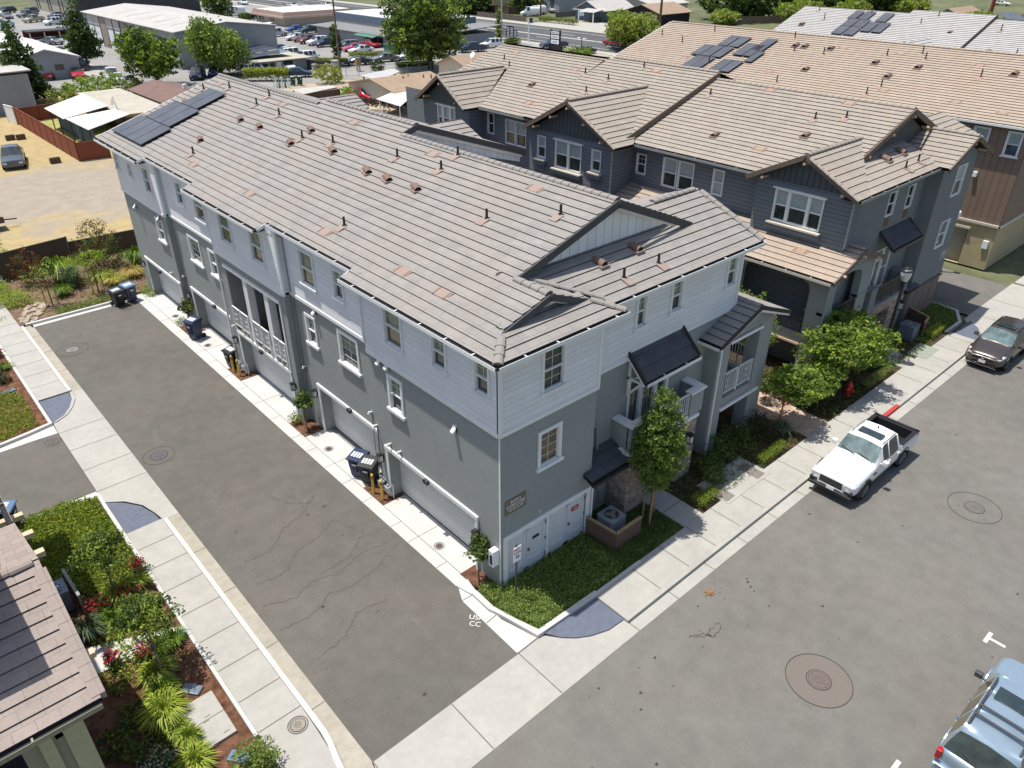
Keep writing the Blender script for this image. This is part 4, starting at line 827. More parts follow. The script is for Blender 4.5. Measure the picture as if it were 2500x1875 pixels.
def arch(mb, F_, u0, u1, a0, a1, z0, z1, zs2, th=.35, mi=0):
    # wall with a segmental arch opening a0..a1, springing zs2, crown z1-.2
    r = (a1-a0)/2; c = (a0+a1)/2; n = 10; h = z1-.18-zs2
    F_.box(mb, u0, a0, -th, 0, z0, z1, mi); F_.box(mb, a1, u1, -th, 0, z0, z1, mi)
    P = [(c-r*math.cos(math.pi*i/n), zs2+h*math.sin(math.pi*i/n)**.6) for i in range(n+1)]
    for (p, q) in zip(P, P[1:]):
        for d in (0, -th): mb.poly([F_(p[0],d,p[1]),F_(q[0],d,q[1]),F_(q[0],d,z1),F_(p[0],d,z1)], mi)
        mb.poly([F_(p[0],0,p[1]),F_(q[0],0,q[1]),F_(q[0],-th,q[1]),F_(p[0],-th,p[1])], mi)
mb = MB(); FP = Face('W', 19.75); FPS = Face('S', .092)
arch(mb, FP, .1, 7.6, .95, 4.6, 2.2, 5.55, 4.7); arch(mb, FPS, 19.762, 24.0, 20.5, 23.0, 2.2, 5.6, 4.7)
mb.add([(19.75,.1,5.6),(24.0,.1,5.6),(21.85,.1,6.4)], [(0,1,2)])
FP.box(mb, .1, .9, -.7, .02, -.1, 2.2); FP.box(mb, 4.8, 5.4, -.6, .0, -.1, 2.2); FPS.box(mb, 23.1, 24.0, -.5, 0, -.1, 2.2); FP.box(mb, .1, 7.6, -.3, .03, 2.05, 2.5); FPS.box(mb, 19.74, 24, -.29, .04, 2.06, 2.49); mb.box(20.0, 22, .4, 7.6, 2.2, 2.4)
FP.box(mb, .08, .98, -.36, .05, 3.75, 3.85); FPS.box(mb, 19.7, 20.5, -.3, .05, 3.75, 3.85); FPS.box(mb, 23, 24.05, -.3, .05, 3.75, 3.85)
tag(mb.build('arched_porch', M['stucco'], B2), 'stucco porch with round-headed openings')
mb = MB(); FP.box(mb, .9, 7.6, -.02, .09, 1.95, 2.05); mb.build('porch_trim', simple('timber_trim', (.55,.4,.26), .8), B2)
railing(B2, FP, .98, 4.6, 2.45, 3.3, -.15, 'railing_dark', posts=2); railing(B2, FPS, 20.5, 23.0, 2.45, 3.75, -.1, 'railing_dark', gap=.09, posts=1)
FI = Face('W', 21.95); window(B2, FI, 1.0, 1.9, 3.9, 5.0, trim=.06, sill=False); window(B2, FI, 2.4, 4.2, 2.5, 5.0, 'double', trim=.05, glass=('blind_green','blind_green'), sill=False); window(B2, FI, 5.2, 6.3, 3.6, 5.0, trim=.06, sill=False); window(B2, Face('W',21.9), 1.6, 2.7, .9, 1.7, 'fixed', trim=.06, sill=False)
# awning, stone entry, street balcony and bin doors
mb = MB(); tiles(mb, [(25.45,-.1),(28.6,-.1),(28.6,.75),(25.45,.75)], PS(-.1,5.6,.8)); mb.beam((25.42,-.12,5.55),(25.42,.75,6.3),.06,.2,2); mb.beam((28.63,-.12,5.55),(28.63,.75,6.3),.06,.2,2); eave_gutter(mb,(25.42,-.1,5.6),(28.63,-.1,5.6),(0,-1),2,1)
mb.build('awning', [M['tile_dark'], M['tile_butt'], M['plastic_grey']], B2)
window(B2, FQ, 25.7, 27.3, 3.0, 5.2, 'double', trim=.06, sill=False, glass=('glass_blue','glass_blue')); window(B2, Face('S',.3), 24.6, 25.3, 3.1, 5.1, 'fixed', trim=.06, sill=False, glass=('glass_blue','glass_blue'))
mb = MB(); FZ.box(mb, 24.2, 25.2, -.7, .1, 0, 2.7); FZ.box(mb, 27.0, 28.6, -.7, .1, 0, 2.7); FZ.box(mb, 25.2, 27.0, -.7, .1, 2.1, 2.7); mb.build('stone_entry', M['stone'], B2)
mb = MB(); FZ.box(mb, 24.2, 24.9, -.7, .1, 2.7, 3.8); FZ.box(mb, 24.15, 28.65, -.7, .12, 2.6, 2.72); FZ.box(mb, 28.0, 28.6, -.7, .1, 2.7, 3.7); mb.build('balcony_wall', M['stucco_dark'], B2)
railing(B2, FZ, 24.95, 28.0, 2.8, 3.7, .0, 'railing_dark', gap=.08, posts=2)
mb = MB(); FZ.box(mb, 24.2, 25.2, -.71, -.69, 0, .1); FZ.box(mb, 25.35, 26.85, -.5, -.45, .05, 2.1); mb.build('front_door', simple('door_brown', (.11,.06,.04), .6), B2)
for i in range(4):
    mb = MB(); u = 29.55+i*1.0; FZ.box(mb, u+.05, u+.93, .01, .05, .03, 2.0); FZ.box(mb, u, u+.06, .01, .08, 0, 2.1, 1); mb.build('utility_door', [M['trellis'], simple('door_edge_brown', (.3,.24,.2), .8) if i == 0 else M['door_edge_brown']], B2)
mb = MB(); FZ.box(mb, 29.5, 33.62, 0, .1, 2.05, 2.15); mb.build('door_trim', M['brown_fascia'], B2)
mb = MB(); tiles(mb, [(28.4,-.3),(29.9,-.3),(29.9,.75),(28.4,.75)], PS(-.3,2.5,.35)); mb.build('pent_roof', [M['tile_dark'], M['tile_butt']], B2)
lamp(Face('S',-.1), 24.9, 1.9, '', B2, s=1.3); lamp(Face('S',-.1), 28.0, 1.9, '', B2, s=1.3)
downspout(B2, [(19.65,-.15,5.5),(19.7,.05,5.3),(19.7,.05,0)], 'stucco'); downspout(B2, [(21.1,.45,8.9),(21.1,.45,6.6)], 'stucco'); downspout(B2, [(20.1,13.75,8.9),(20.1,13.75,6.3)], 'stucco')
# main roof
P2 = PW(21.5, 8.93); P2n = PW(21.5, 9.18); rb = MB()
tiles(rb, [(21.3,.9),(23.9,2.0),(29.05,2.0),(29.05,13.9),(21.5,13.9),(21.5,5.7),(21.5,.9)][1:], P2, t0=21.5); tiles(rb, [(20.9,13.75),(29.3,13.75),(29.3,22.3),(21.2,22.3)], P2n, t0=21.5); tiles(rb, [(21.5,22.3),(29.3,22.9),(29.3,33.6),(21.5,33.6)], P2, t0=21.5)
P2s = PS(.15, 8.93); tiles(rb, [(20.75,.15),(29.5,.15),(29.5,2.7),(33.4,2.7),(33.4,.8),(36.4,.8),(36.4,3.4),(29,3.4),(23,2.9),(21.2,1.0)], P2s)
tiles(rb, [(29.05,2.0),(36.4,2.6),(36.4,13.9),(29.05,13.9)], PE(29.05,11.44,.4)); tiles(rb, [(29.3,13.75),(36.4,13.75),(36.4,33.6),(29.3,33.6)], PE(29.3,11.75))
# bay gables facing the walk
for xr, yc, zc, hw, xe in ((19.7,16.92,10.9,3.67,26.6),(20.75,2.93,10.36,2.81,25.8),(20.2,29.5,10.75,2.75,26.3)):
    k = (zc-8.93)/hw; sl_, nl = yc-hw, yc+hw; ye = 21.6 if xr != 19.7 else 21.2
    tiles(rb, [(xr,sl_),(ye,sl_),(xe,yc),(xr,yc)], (0,k,8.93-k*sl_)); tiles(rb, [(xr,yc),(xe,yc),(ye,nl),(xr,nl)], (0,-k,8.93+k*nl)); caps(rb, (xr,yc,zc+.02),(xe,yc,zc+.02))
# far south gable
kz = .42; tiles(rb, [(28.95,-.4),(31.75,-.4),(31.75,3.6),(28.95,3.6)], (kz,0,8.96-kz*28.95)); tiles(rb, [(31.75,-.4),(34.4,-.4),(34.4,3.6),(31.75,3.6)], (-kz,0,8.96+kz*(31.75*2-28.95)))
for p, q in (((29.05,2,11.44),(29.05,13.9,11.44)),((29.3,13.75,11.8),(29.3,22.3,11.8)),((29.3,22.6,11.54),(29.3,33.6,11.54)),((31.75,-.4,10.15),(31.75,3.2,10.15)),((21.3,.7,9.1),(23.8,2.0,9.62))): caps(rb, p, q)
for p, q in (((19.65,13.2,8.93),(19.65,16.9,10.9)),((20.7,.1,8.93),(20.7,2.9,10.36)),((20.15,26.75,8.93),(20.15,29.5,10.75))): caps(rb, p, q, r=.1)
roof2 = rb.build('roof', [M['tile_brown'], M['tile_butt']], B2)
mb = MB()
for xr, yc, zc, hw in ((19.66,16.92,10.83,3.67),(20.71,2.93,10.3,2.81),(20.16,29.5,10.68,2.75)):
    mb.beam((xr,yc-hw,8.86),(xr,yc,zc),.07,.22); mb.beam((xr,yc,zc),(xr,yc+hw,8.86),.07,.22)
mb.beam((23.6,1.95,9.5),(29.05,1.95,11.35),.07,.25); mb.beam((29.05,1.95,11.35),(32.8,1.95,9.85),.07,.25); mb.beam((28.9,-.43,8.88),(31.75,-.43,10.06),.07,.22); mb.beam((31.75,-.43,10.06),(34.45,-.43,8.93),.07,.22); mb.beam((20.9,13.72,9.0),(29.3,13.72,11.7),.07,.3)
mb.build('rake_board', M['brown_fascia'], roof2)
mb = MB()
for x, yc, hw, zc in ((20.18,16.92,3.3,10.7),(21.18,2.93,2.45,10.15),(20.68,29.5,2.5,10.5)): mb.add([(x,yc-hw,8.9),(x,yc+hw,8.9),(x,yc,zc)], [(0,1,2)])
mb.add([(23.6,2.35,9.3),(33,2.35,9.3),(29.05,2.35,11.3)], [(0,1,2)]); mb.build('gable_wall', M['batten_dark'], B2)
mb = MB(); soffit(mb, [(21.5,5),(22.2,5),(22.2,34),(21.5,34)], 8.82); soffit(mb, [(20.8,.15),(29.5,.15),(29.5,1),(20.8,1)], 8.82); mb.build('soffit', M['brown_fascia'], B2)
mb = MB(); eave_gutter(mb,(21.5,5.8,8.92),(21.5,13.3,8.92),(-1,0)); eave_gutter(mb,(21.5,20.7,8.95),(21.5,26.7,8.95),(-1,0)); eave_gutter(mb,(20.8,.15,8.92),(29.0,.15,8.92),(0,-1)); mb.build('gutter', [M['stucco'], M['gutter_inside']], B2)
for x, y in ((24.92,25.36),(26.07,17.04),(23.56,9.69),(25.02,5.38)): roof_vent(roof2, x, y, zat(P2,x,y)+(.27 if y > 13.8 and y < 22.3 else .02), 0)
for x, y in ((27.44,31.03),(26.71,29.66),(27.37,22.81),(28.6,18.92),(26.64,20.13),(24.92,20.39),(27.31,12.84),(26.69,5.9),(27.26,4.55)): vent_pipe(roof2, x, y, zat(P2,x,y)+(.27 if 13.8 < y < 22.3 else .02))
for x, y in ((23.0,23.6),(27.6,24.0),(28.4,17.8),(23.3,6.8),(28.6,5.2),(28.7,9.9),(28.6,31.0)): flat_vent(roof2, P2n if 13.8 < y < 22.3 else P2, x, y, 'pink_tile_warm')
flat_vent(roof2, pw_, 20.6, 2.2, 'pink_tile_warm')
for x, y in ((26.1,1.6),(27.9,1.7)): roof_vent(roof2, x, y, zat(P2s,x,y)+.02, R(90), s=1.1)
for x, y in ((26.6,.8),(28.2,.9)): vent_pipe(roof2, x, y, zat(P2s,x,y)+.02, ang=R(90))
# ================================================================== brown row building, third in line
B3 = thing('row_house', 'row building with brown board-and-batten upper walls over tan stucco and a warm tan tile roof', 'building', (42, 0, 0))
Fw = Face('W', 42.0); Fs = Face('S', 0); ub = MB(); lb = MB()
W3w = [(4.9,5.75),(2.3,3.1),(.45,1.15)]
wall(ub, Fw, 0, 40, 2.95, 9.1, [(4.9,5.75,7.4,8.6,.08),(2.3,3.1,7.4,8.6,.08),(.45,1.15,7.25,8.65,.08)]); wall(ub, Fs, 42, 52, 2.95, 9.1); tag(ub.build('wall', M['batten_brown'], B3), 'brown board-and-batten upper wall')
wall(lb, Face('W',42.05), .05, 40, 0, 2.95, [(1.7,6.5,0,2.4,.4)]); wall(lb, Face('S',.05), 42.05, 52, 0, 2.95); tag(lb.build('wall', M['tan_wall'], B3), 'tan stucco lower wall')
mb = MB(); Fw.box(mb, -.08, 40, -.02, .1, 2.85, 3.0); Fs.box(mb, 41.9, 52, -.02, .1, 2.85, 3.0); Fw.box(mb, 1.6, 6.6, -.1, .12, 2.4, 2.55); mb.build('trim', M['cream_wall'], B3)
mb = MB(); Face('W',42.05).box(mb, 1.7, 6.5, -.45, -.4, 0, 2.4); mb.build('garage_door', M['beige_wall'], B3)
for a, b in W3w: window(B3, Fw, a, b, 7.4 if a > 1 else 7.25, 8.6, trim=.09, glass=('glass_blue','blind'))
P3 = (.3, 0, 9.02-.3*41.7); rb = MB(); tiles(rb, [(41.7,-.5),(51,-.5),(51,34.3),(41.7,34.3)], P3); tiles(rb, [(51,-.5),(60,-.5),(60,34.3),(51,34.3)], (-.3,0,zat(P3,51,0)+.3*51)); caps(rb, (51,-.5,zat(P3,51,0)+.02),(51,34.3,zat(P3,51,0)+.02)); roof3 = rb.build('roof', [M['tile_warm'], M['tile_butt']], B3)
mb = MB(); eave_gutter(mb,(41.7,-.5,9.0),(41.7,34.3,9.0),(-1,0)); mb.beam((41.7,34.33,8.95),(51,34.33,11.74),.06,.2); mb.build('gutter', [M['white_trim'], M['white_trim']], B3)
mb = MB(); mb.box(43.2, 59.5, .8, 34, 0, 8.8); mb.build('core', M['brown_ribbed'], B3)
mb = MB(); Fw.box(mb, 2.2, 2.42, 0, .2, 5.7, 6.0); Face('W',42.05).box(mb, .3, .62, 0, .14, 1.4, 1.9); mb.build('wall_box', M['white_paint'], B3)
for x, y in ((45.15,16.84),(47.45,12.73),(45.62,10.84),(47.47,9.66),(48.06,3.69),(48.77,20.0),(48.77,19.2),(48.89,17.09)): roof_vent(roof3, x, y, zat(P3,x,y)+.02, 0, s=1.25)
for x, y in ((44.2,10.51),(48.82,12.62),(48.9,9.87),(49.7,10.49),(47.26,5.4),(47.97,17.11),(47.96,19.6),(47.26,29.98),(48.13,32.93),(44.26,24.9),(42.89,10.82),(42.81,17.71),(50.2,21),(49.9,28.6)): vent_pipe(roof3, x, y, zat(P3,x,y)+.02, .5, 'pink_tile_warm')
for x, y in ((49.3,16.3),(49.4,11.9),(48.9,6.2),(44.2,19.3),(43.8,10.1),(43.5,5.2),(43,2.2),(48.6,30.8),(44.6,27.6),(46.5,23.9)): flat_vent(roof3, P3, x, y, 'pink_tile_warm')
for x0, x1, y0, y1 in ((43,45,25.75,26.65),(43,45,24.83,25.73),(45.1,47.1,26.5,27.4),(45.1,47.1,25.5,26.45),(45.1,47.1,24.5,25.4),(47.2,49.2,25.4,26.3),(47.2,49.2,24.3,25.3),(42.95,45,23.05,23.95),(42.95,45,22.1,23.0),(45.9,48,23.0,23.9),(45.9,48,22.2,22.95),(45.0,46.9,21.5,22.15),(47.0,49.3,21.9,22.9)): solar_panel(roof3, P3, x0, x1, y0, y1)
# ================================================================== fourth row building, pale roof
B4 = thing('row_house', 'farthest row building at upper right with pale grey tile roof and white gables', 'building', (62.5, 0, 0))
P4 = (.333, 0, 8.93-.333*63); rb = MB(); tiles(rb, [(63,21.3),(72.7,21.6),(72.7,33),(63,33)], P4); tiles(rb, [(62.7,13.9),(73.1,13.9),(73.1,21.6),(62.7,21.3)], P4[:2]+(P4[2]+.15,)); tiles(rb, [(63,-.5),(72.7,-.5),(72.7,13.9),(63,13.9)], P4)
tiles(rb, [(72.9,-.5),(83,-.5),(83,33),(72.9,33)], (-.333,0,12.2+.333*72.9))
for xr, yc, zc, hw, xe in ((62.2,17.2,10.7,3.0,69),(62.2,32.3,10.3,2.4,68)):
    k = (zc-9.1)/hw; tiles(rb, [(xr,yc-hw),(63.6,yc-hw),(xe,yc),(xr,yc)], (0,k,9.1-k*(yc-hw))); tiles(rb, [(xr,yc),(xe,yc),(63.6,yc+hw),(xr,yc+hw)], (0,-k,9.1+k*(yc+hw)))
roof4 = rb.build('roof', [M['tile_pale'], M['tile_butt']], B4)
mb = MB(); mb.box(63.4, 82.5, 0, 32.6, 0, 8.9); 
for yc, hw, zc in ((17.2,2.7,10.5),(32.3,2.1,10.1)): mb.add([(62.6,yc-hw,8.9),(62.6,yc+hw,8.9),(62.6,yc,zc),(64,yc-hw,8.9),(64,yc+hw,8.9)], [(0,1,2),(0,1,4,3)])
mb.build('wall', M['siding_white'], B4)
mb = MB()
for yc, hw, zc in ((17.2,3.0,10.65),(32.3,2.4,10.25)): mb.beam((62.16,yc-hw,9.05),(62.16,yc,zc),.07,.25); mb.beam((62.16,yc,zc),(62.16,yc+hw,9.05),.07,.25)
mb.beam((62.9,13.85,9.0),(73.1,13.85,12.4),.07,.4); mb.build('rake_board', M['dark_fascia'], roof4)
for x, y in ((68.36,30.66),(69.14,16.16),(66.3,11.62)): roof_vent(roof4, x, y, zat(P4,x,y)+.05, 0, s=1.3)
for x, y in ((71.94,30.91),(72.13,18.73),(70.41,19.52),(70.49,12.41),(70.05,29.19),(66.15,9.3),(71.9,25.2)): vent_pipe(roof4, x, y, zat(P4,x,y)+.03, .6)
for i, (x0, x1, y0, y1) in enumerate(((66.9,68.6,25.5,26.6),(66.9,68.6,24.3,25.4),(68.65,70.3,25.5,26.6),(68.65,70.3,24.3,25.4),(70.35,72.1,26.0,26.9),(70.35,72.1,24.8,25.8),(67.9,69.95,22.1,23.1),(67.9,69.95,23.2,24.2),(70.1,72.05,22.85,23.9))): solar_panel(roof4, P4, x0, x1, y0, y1)
# ================================================================== house at lower left
B5 = thing('row_house', 'corner of an olive stucco house with pinkish tile porch roof at lower left', 'building', (-12, 0, 0))
ps = PS(-.95, 5.6, .333); rb = MB(); tiles(rb, [(-20,-.95),(-11.47,-.95),(-11.42,2.6),(-20,2.6)], ps); tiles(rb, [(-20,2.6),(-11.42,2.6),(-11.5,5.9),(-20,5.9)], PN(2.6,6.78,.333)); caps(rb, (-20,2.6,6.8),(-11.4,2.6,6.8), .15, .42)
# rake tiles along the verge
for k in range(9):
    y = -.9+k*.355*1.0; z = zat(ps,0,y)
    rb.add([(-11.62,y,z+.07),(-11.36,y,z+.07),(-11.36,y+.38,z+.19),(-11.62,y+.38,z+.19),(-11.62,y,z-.03),(-11.36,y,z-.1),(-11.36,y+.38,z-.02),(-11.62,y+.38,z+.05)], [(0,1,2,3),(0,1,5,4),(1,2,6,5),(2,3,7,6)], 0, [[(0,0),(.3,0),(.3,.3),(0,.3)]]*4)
tag(rb.build('roof', [simple('x_', (.4,.3,.26)) and (roofm('tile_pink', (.29,.24,.212), (.33,.275,.245), (.31,.255,.22)) or M['tile_pink']), M['tile_butt']], B5), 'pinkish brown tile porch roof')
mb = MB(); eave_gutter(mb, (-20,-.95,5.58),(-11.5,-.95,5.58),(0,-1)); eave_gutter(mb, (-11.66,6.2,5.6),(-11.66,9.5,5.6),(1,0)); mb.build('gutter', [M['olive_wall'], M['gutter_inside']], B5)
mb = MB(); FL = Face('S', -.4); FE = Face('E', -11.95)
FL.box(mb, -13.05, -11.95, -.6, 0, 0, 5.4); FL.box(mb, -20, -13, -.5, -.02, 4.9, 5.4); FE.box(mb, -.4, 6, -.5, 0, 4.6, 5.45); FE.box(mb, 2.2, 2.9, -.5, 0, 0, 5); FE.box(mb, 5.2, 14, -.5, 0, 0, 5.3); FL.box(mb,-20,-13,-2.4,-2.3,0,5)
mb.box(-30, -12.75, 3.2, 14.0, 0, 9); mb.box(-30,-13.2,1.6,3.2,0,9); mb.add([(-11.95,-.4,5.4),(-11.95,5.5,5.4),(-11.95,2.6,6.6)], [(0,1,2)])
tag(mb.build('wall', M['olive_wall'], B5), 'olive stucco wall')
mb = MB(); FL.box(mb, -12.75, -12.5, 0, .08, 2.4, 5.4); FL.box(mb, -12.3, -11.9, 0, .05, 0, 5.4); FE.box(mb, 1.4, 2.0, 0, .05, 3.8, 5.0); mb.build('post_trim', simple('olive_trim', (.36,.35,.22), .8), B5)
mb = MB(); mb.box(-13, -12.2, .2, 1.3, 1.2, 1.25); mb.box(-20, -12.1, .3, 4, 2.5, 2.7); mb.build('porch_floor', M['plastic_grey'], B5)
mb = MB(); tiles(mb, [(-30,3.0),(-12.5,3.0),(-12.5,10),(-30,10)], (0,0.001,8.95)); tiles(mb, [(-30,10),(-11.55,10),(-11.55,14.4),(-30,14.4)], (0,0.001,8.95)); tiles(mb, [(-30,.6),(-12.5,.6),(-12.5,3.0),(-30,3.0)], (0,.1,8.65)); mb.build('upper_roof', [M['tile_pink'], M['tile_butt']], B5)
mb = MB()
for y in (.2, 3.6, 5.3, 7.2):
    z = zat(ps,0,y) if y < 2.6 else zat(PN(2.6,6.78,.333),0,y); mb.box(-11.9, -11.22, y-.09, y+.09, z-.3, z-.16)
mb.build('beam_end', simple('beam_cream', (.55,.45,.3), .8), B5)
# ================================================================== vehicles
def shell(stations, glass_faces, sub=2, crease=()):
    """stations: list of (x, [(y,z) x 7]) half rings bottom-centre to top-centre; glass_faces: {(i, j): mat index}"""
    me = bpy.data.meshes.new('shell'); V = []; Fc = []; MI = []; n = 7
    for x, ring in stations:
        full = [(x, y, z) for y, z in ring]+[(x, -y, z) for y, z in ring[-2:0:-1]]
        V += full
    k = 2*n-2
    for i in range(len(stations)-1):
        for j in range(k):
            a, b = i*k+j, i*k+(j+1) % k; Fc.append((a, b, b+k, a+k)); jj = j if j < n-1 else k-1-j
            MI.append(glass_faces.get((i, jj), 0))
    Fc.append(tuple(range(k-1, -1, -1))); MI.append(0); Fc.append(tuple(range((len(stations)-1)*k, len(stations)*k))); MI.append(0)
    me.from_pydata(V, [], Fc)
    for q in range(5): me.materials.append(None)
    me.polygons.foreach_set('material_index', MI)
    cr = me.attributes.new('crease_edge', 'FLOAT', 'EDGE')
    def mats_of(e): return None
    em = {}
    for p in me.polygons:
        for ek in p.edge_keys: em.setdefault(ek, []).append(p.material_index)
    for e in me.edges:
        ms = em.get(tuple(sorted(e.vertices)), [])
        cr.data[e.index].value = 1.0 if len(set(ms)) > 1 else (.55 if (abs(V[e.vertices[0]][0]-V[e.vertices[1]][0]) < 1e-4 and any(abs(V[e.vertices[0]][0]-c) < .01 for c in crease)) else 0)
    cv = me.attributes.new('crease_vert', 'FLOAT', 'POINT')
    for p in me.polygons:
        if p.material_index:
            for i in p.vertices: cv.data[i].value = .85
    o = bpy.data.objects.new('tmp', me); COL.objects.link(o); md = o.modifiers.new('s', 'SUBSURF'); md.levels = sub; md.render_levels = sub
    dg = bpy.context.evaluated_depsgraph_get(); m2 = bpy.data.meshes.new_from_object(o.evaluated_get(dg)); bpy.data.objects.remove(o)
    parts = {}
    for p in m2.polygons: parts.setdefault(p.material_index, []).append([tuple(m2.vertices[i].co) for i in p.vertices])
    return parts
def from_faces(faces, off=0):
    mb = MB(); idx = {}
    for f in faces:
        q = []
        for v in f:
            k = tuple(round(c, 4) for c in v)
            if k not in idx: idx[k] = len(mb.v); mb.v.append(v)
            q.append(idx[k])
        mb.f.append(tuple(q)); mb.m.append(0)
    return mb
def wheel(par, x, y, r=.38, w_=.25, side=1, spokes=6):
    mb = MB(); mb.cyl((x, y-w_/2*side, r), (x, y+w_/2*side, r), r, r, 28); t = mb.build('wheel', M['tyre'], par, smooth=False, bevel=.02)
    mb = MB(); yo = y+side*(w_/2+.004); mb.cyl((x, y+side*(w_/2-.03), r), (x, yo, r), r*.62, r*.62, 20, 1); mb.cyl((x, yo, r), (x, yo+side*.012, r), r*.14, r*.12, 10)
    for k in range(spokes):
        a = 2*math.pi*k/spokes; c, s_ = math.cos(a), math.sin(a); mb.beam((x+c*r*.1, yo+side*.006, r+s_*r*.1), (x+c*r*.62, yo+side*.006, r+s_*r*.62), .05, .02)
    ring = 20; P = [(x+rr*math.cos(2*math.pi*i/ring), yo+side*.005, r+rr*math.sin(2*math.pi*i/ring)) for rr in (r*.58, r*.66) for i in range(ring)]
    mb.add(P, [(i, (i+1) % ring, ring+(i+1) % ring, ring+i) for i in range(ring)]); mb.build('rim', [M['rim'], M['plastic_black']], t); return t
def flare(par, x, y, r, side, mat='plastic_black', wd=.07):
    mb = MB(); n = 12
    P = [(x+rr*math.cos(math.pi*(i/n*1.06-.03)), y+side*o, .38+rr*math.sin(math.pi*(i/n*1.06-.03))) for rr, o in ((r+.0,-.12),(r+.0,.035),(r+wd,.02),(r+wd+.01,-.1)) for i in range(n+1)]
    m_ = n+1; mb.add(P, [(j*m_+i, j*m_+i+1, (j+1)*m_+i+1, (j+1)*m_+i) for j in range(3) for i in range(n)]); mb.build('wheel_arch', M[mat], par)
    mb = MB(); P = [(x+r*math.cos(math.pi*i/n), y+side*.012, .36+r*math.sin(math.pi*i/n)) for i in range(n+1)]+[(x-r, y+side*.012, .25), (x+r, y+side*.012, .25)]; mb.poly(P); mb.build('arch_void', M['dark_void'], par)  # flat dark disc stands in for the shaded hollow of the wheel arch
# white pickup: local x runs from the front bumper (0) to the tailgate (5.4)
TR = thing('pickup_truck', 'white crew-cab pickup with open black bed and sunroof, parked at the kerb', 'pickup', (12.62, -4.86, 0))
hw = .93
st = [(.0,[(0,.48),(.62,.48),(.72,.55),(.74,.68),(.7,.86),(.55,.96),(0,1.0)]),(.12,[(0,.38),(.75,.38),(.86,.5),(.88,.7),(.84,.9),(.62,1.03),(0,1.07)]),
 (.5,[(0,.36),(.85,.36),(hw,.5),(hw,.75),(.9,.95),(.7,1.1),(0,1.15)]),(1.35,[(0,.36),(.85,.36),(hw,.5),(hw,.8),(.9,1.03),(.76,1.16),(0,1.23)]),(1.62,[(0,.36),(.85,.36),(hw,.5),(hw,.8),(.91,1.06),(.8,1.18),(0,1.25)]),
 (1.72,[(0,.36),(.85,.36),(hw,.5),(hw,.8),(.91,1.08),(.79,1.22),(0,1.28)]),(2.28,[(0,.36),(.85,.36),(hw,.5),(hw,.8),(.91,1.1),(.7,1.68),(0,1.74)]),(2.4,[(0,.36),(.85,.36),(hw,.5),(hw,.8),(.91,1.1),(.68,1.74),(0,1.79)]),
 (2.72,[(0,.36),(.85,.36),(hw,.5),(hw,.8),(.91,1.11),(.68,1.76),(0,1.82)]),(2.8,[(0,.36),(.85,.36),(hw,.5),(hw,.8),(.91,1.11),(.68,1.76),(0,1.82)]),(3.52,[(0,.36),(.85,.36),(hw,.5),(hw,.8),(.91,1.12),(.67,1.74),(0,1.79)]),
 (3.64,[(0,.36),(.85,.36),(hw,.5),(hw,.8),(.91,1.13),(.68,1.72),(0,1.77)]),(3.78,[(0,.36),(.85,.36),(hw,.5),(hw,.8),(.91,1.13),(.76,1.25),(0,1.27)]),(3.84,[(0,.36),(.85,.36),(hw,.5),(hw,.8),(.91,1.1),(.85,1.12),(0,1.12)])]
gl = {(5,5):1,(6,4):0,(7,4):2,(9,4):2,(11,5):3}
gl[(6,4)] = 2
parts = shell(st, gl, 2, (0,))
def emit(parts, par, paintm, names=('body','windscreen','side_window','rear_window'), gm=('windscreen','car_glass','car_glass')):
    bd = from_faces(parts[0]).build(names[0], M[paintm], par, smooth=True)
    for k in (1, 2, 3):
        if k in parts: from_faces(parts[k]).build(names[k], M[gm[k-1]], par, smooth=True)
    return bd
def worldify(fs, T): return [[tuple(T @ Vector(v)) for v in f] for f in fs]
Tt = Matrix.Translation((12.62, -4.86, 0)); parts = {k: worldify(v, Tt) for k, v in parts.items()}
body = emit(parts, TR, 'paint_truck')
ox, oy = 12.62, -4.86
def tb_(f): 
    m_ = MB(); m_.T = Tt; f(m_); return m_
mb = MB(); mb.T = Tt
for s in (-1, 1): mb.box(3.86, 5.36, s*.93, s*.8, .45, 1.16); mb.box(3.86,5.36,s*.955,s*.93,.6,1.02)
mb.box(5.28, 5.4, -.93, .93, .5, 1.16); mb.box(5.4, 5.5, -.85, .85, .42, .6, 1); mb.build('bed_side', [M['paint_truck'], M['chrome']], TR, bevel=.02)
mb = MB(); mb.T = Tt; mb.box(3.86, 5.28, -.8, .8, .62, .66); mb.box(3.86, 3.9, -.8, .8, .66, 1.14); mb.box(5.22,5.28,-.8,.8,.66,1.13)
for s in (-1, 1): mb.box(3.86, 5.3, s*.8, s*.76, .66, 1.14); mb.box(3.86, 5.38, s*.94, s*.77, 1.161, 1.2); 
mb.box(5.27, 5.4, -.94, .94, 1.161, 1.2)
for k in range(9): mb.box(3.9, 5.25, -.7+.17*k, -.64+.17*k, .66, .69)
for k in range(12):
    for s in (-1, 1): mb.box(3.95+.11*k, 4.0+.11*k, s*.75, s*.765, .7, 1.1)
mb.build('bed_liner', M['plastic_black'], TR)
mb = MB(); mb.T = Tt; mb.box(-.03, .06, -.46, .46, .62, .95); 
for r_ in range(4):
    for c_ in range(9): y = -.42+.1*c_+(.05 if r_ % 2 else 0); mb.box(-.045, -.03, y-.035, y+.035, .66+.075*r_, .71+.075*r_, 1)
mb.build('grille', [M['plastic_black'], M['plastic_grey']], TR, bevel=.01)
mb = MB(); mb.T = Tt; mb.box(-.05,-.035,-.5,.5,.95,.985); mb.box(-.05,-.02,-.5,.5,.6,.63); mb.beam((-.04,-.5,.62),(-.04,-.46,.97),.03,.03); mb.beam((-.04,.5,.62),(-.04,.46,.97),.03,.03); mb.build('grille_frame', M['paint_truck'], TR)
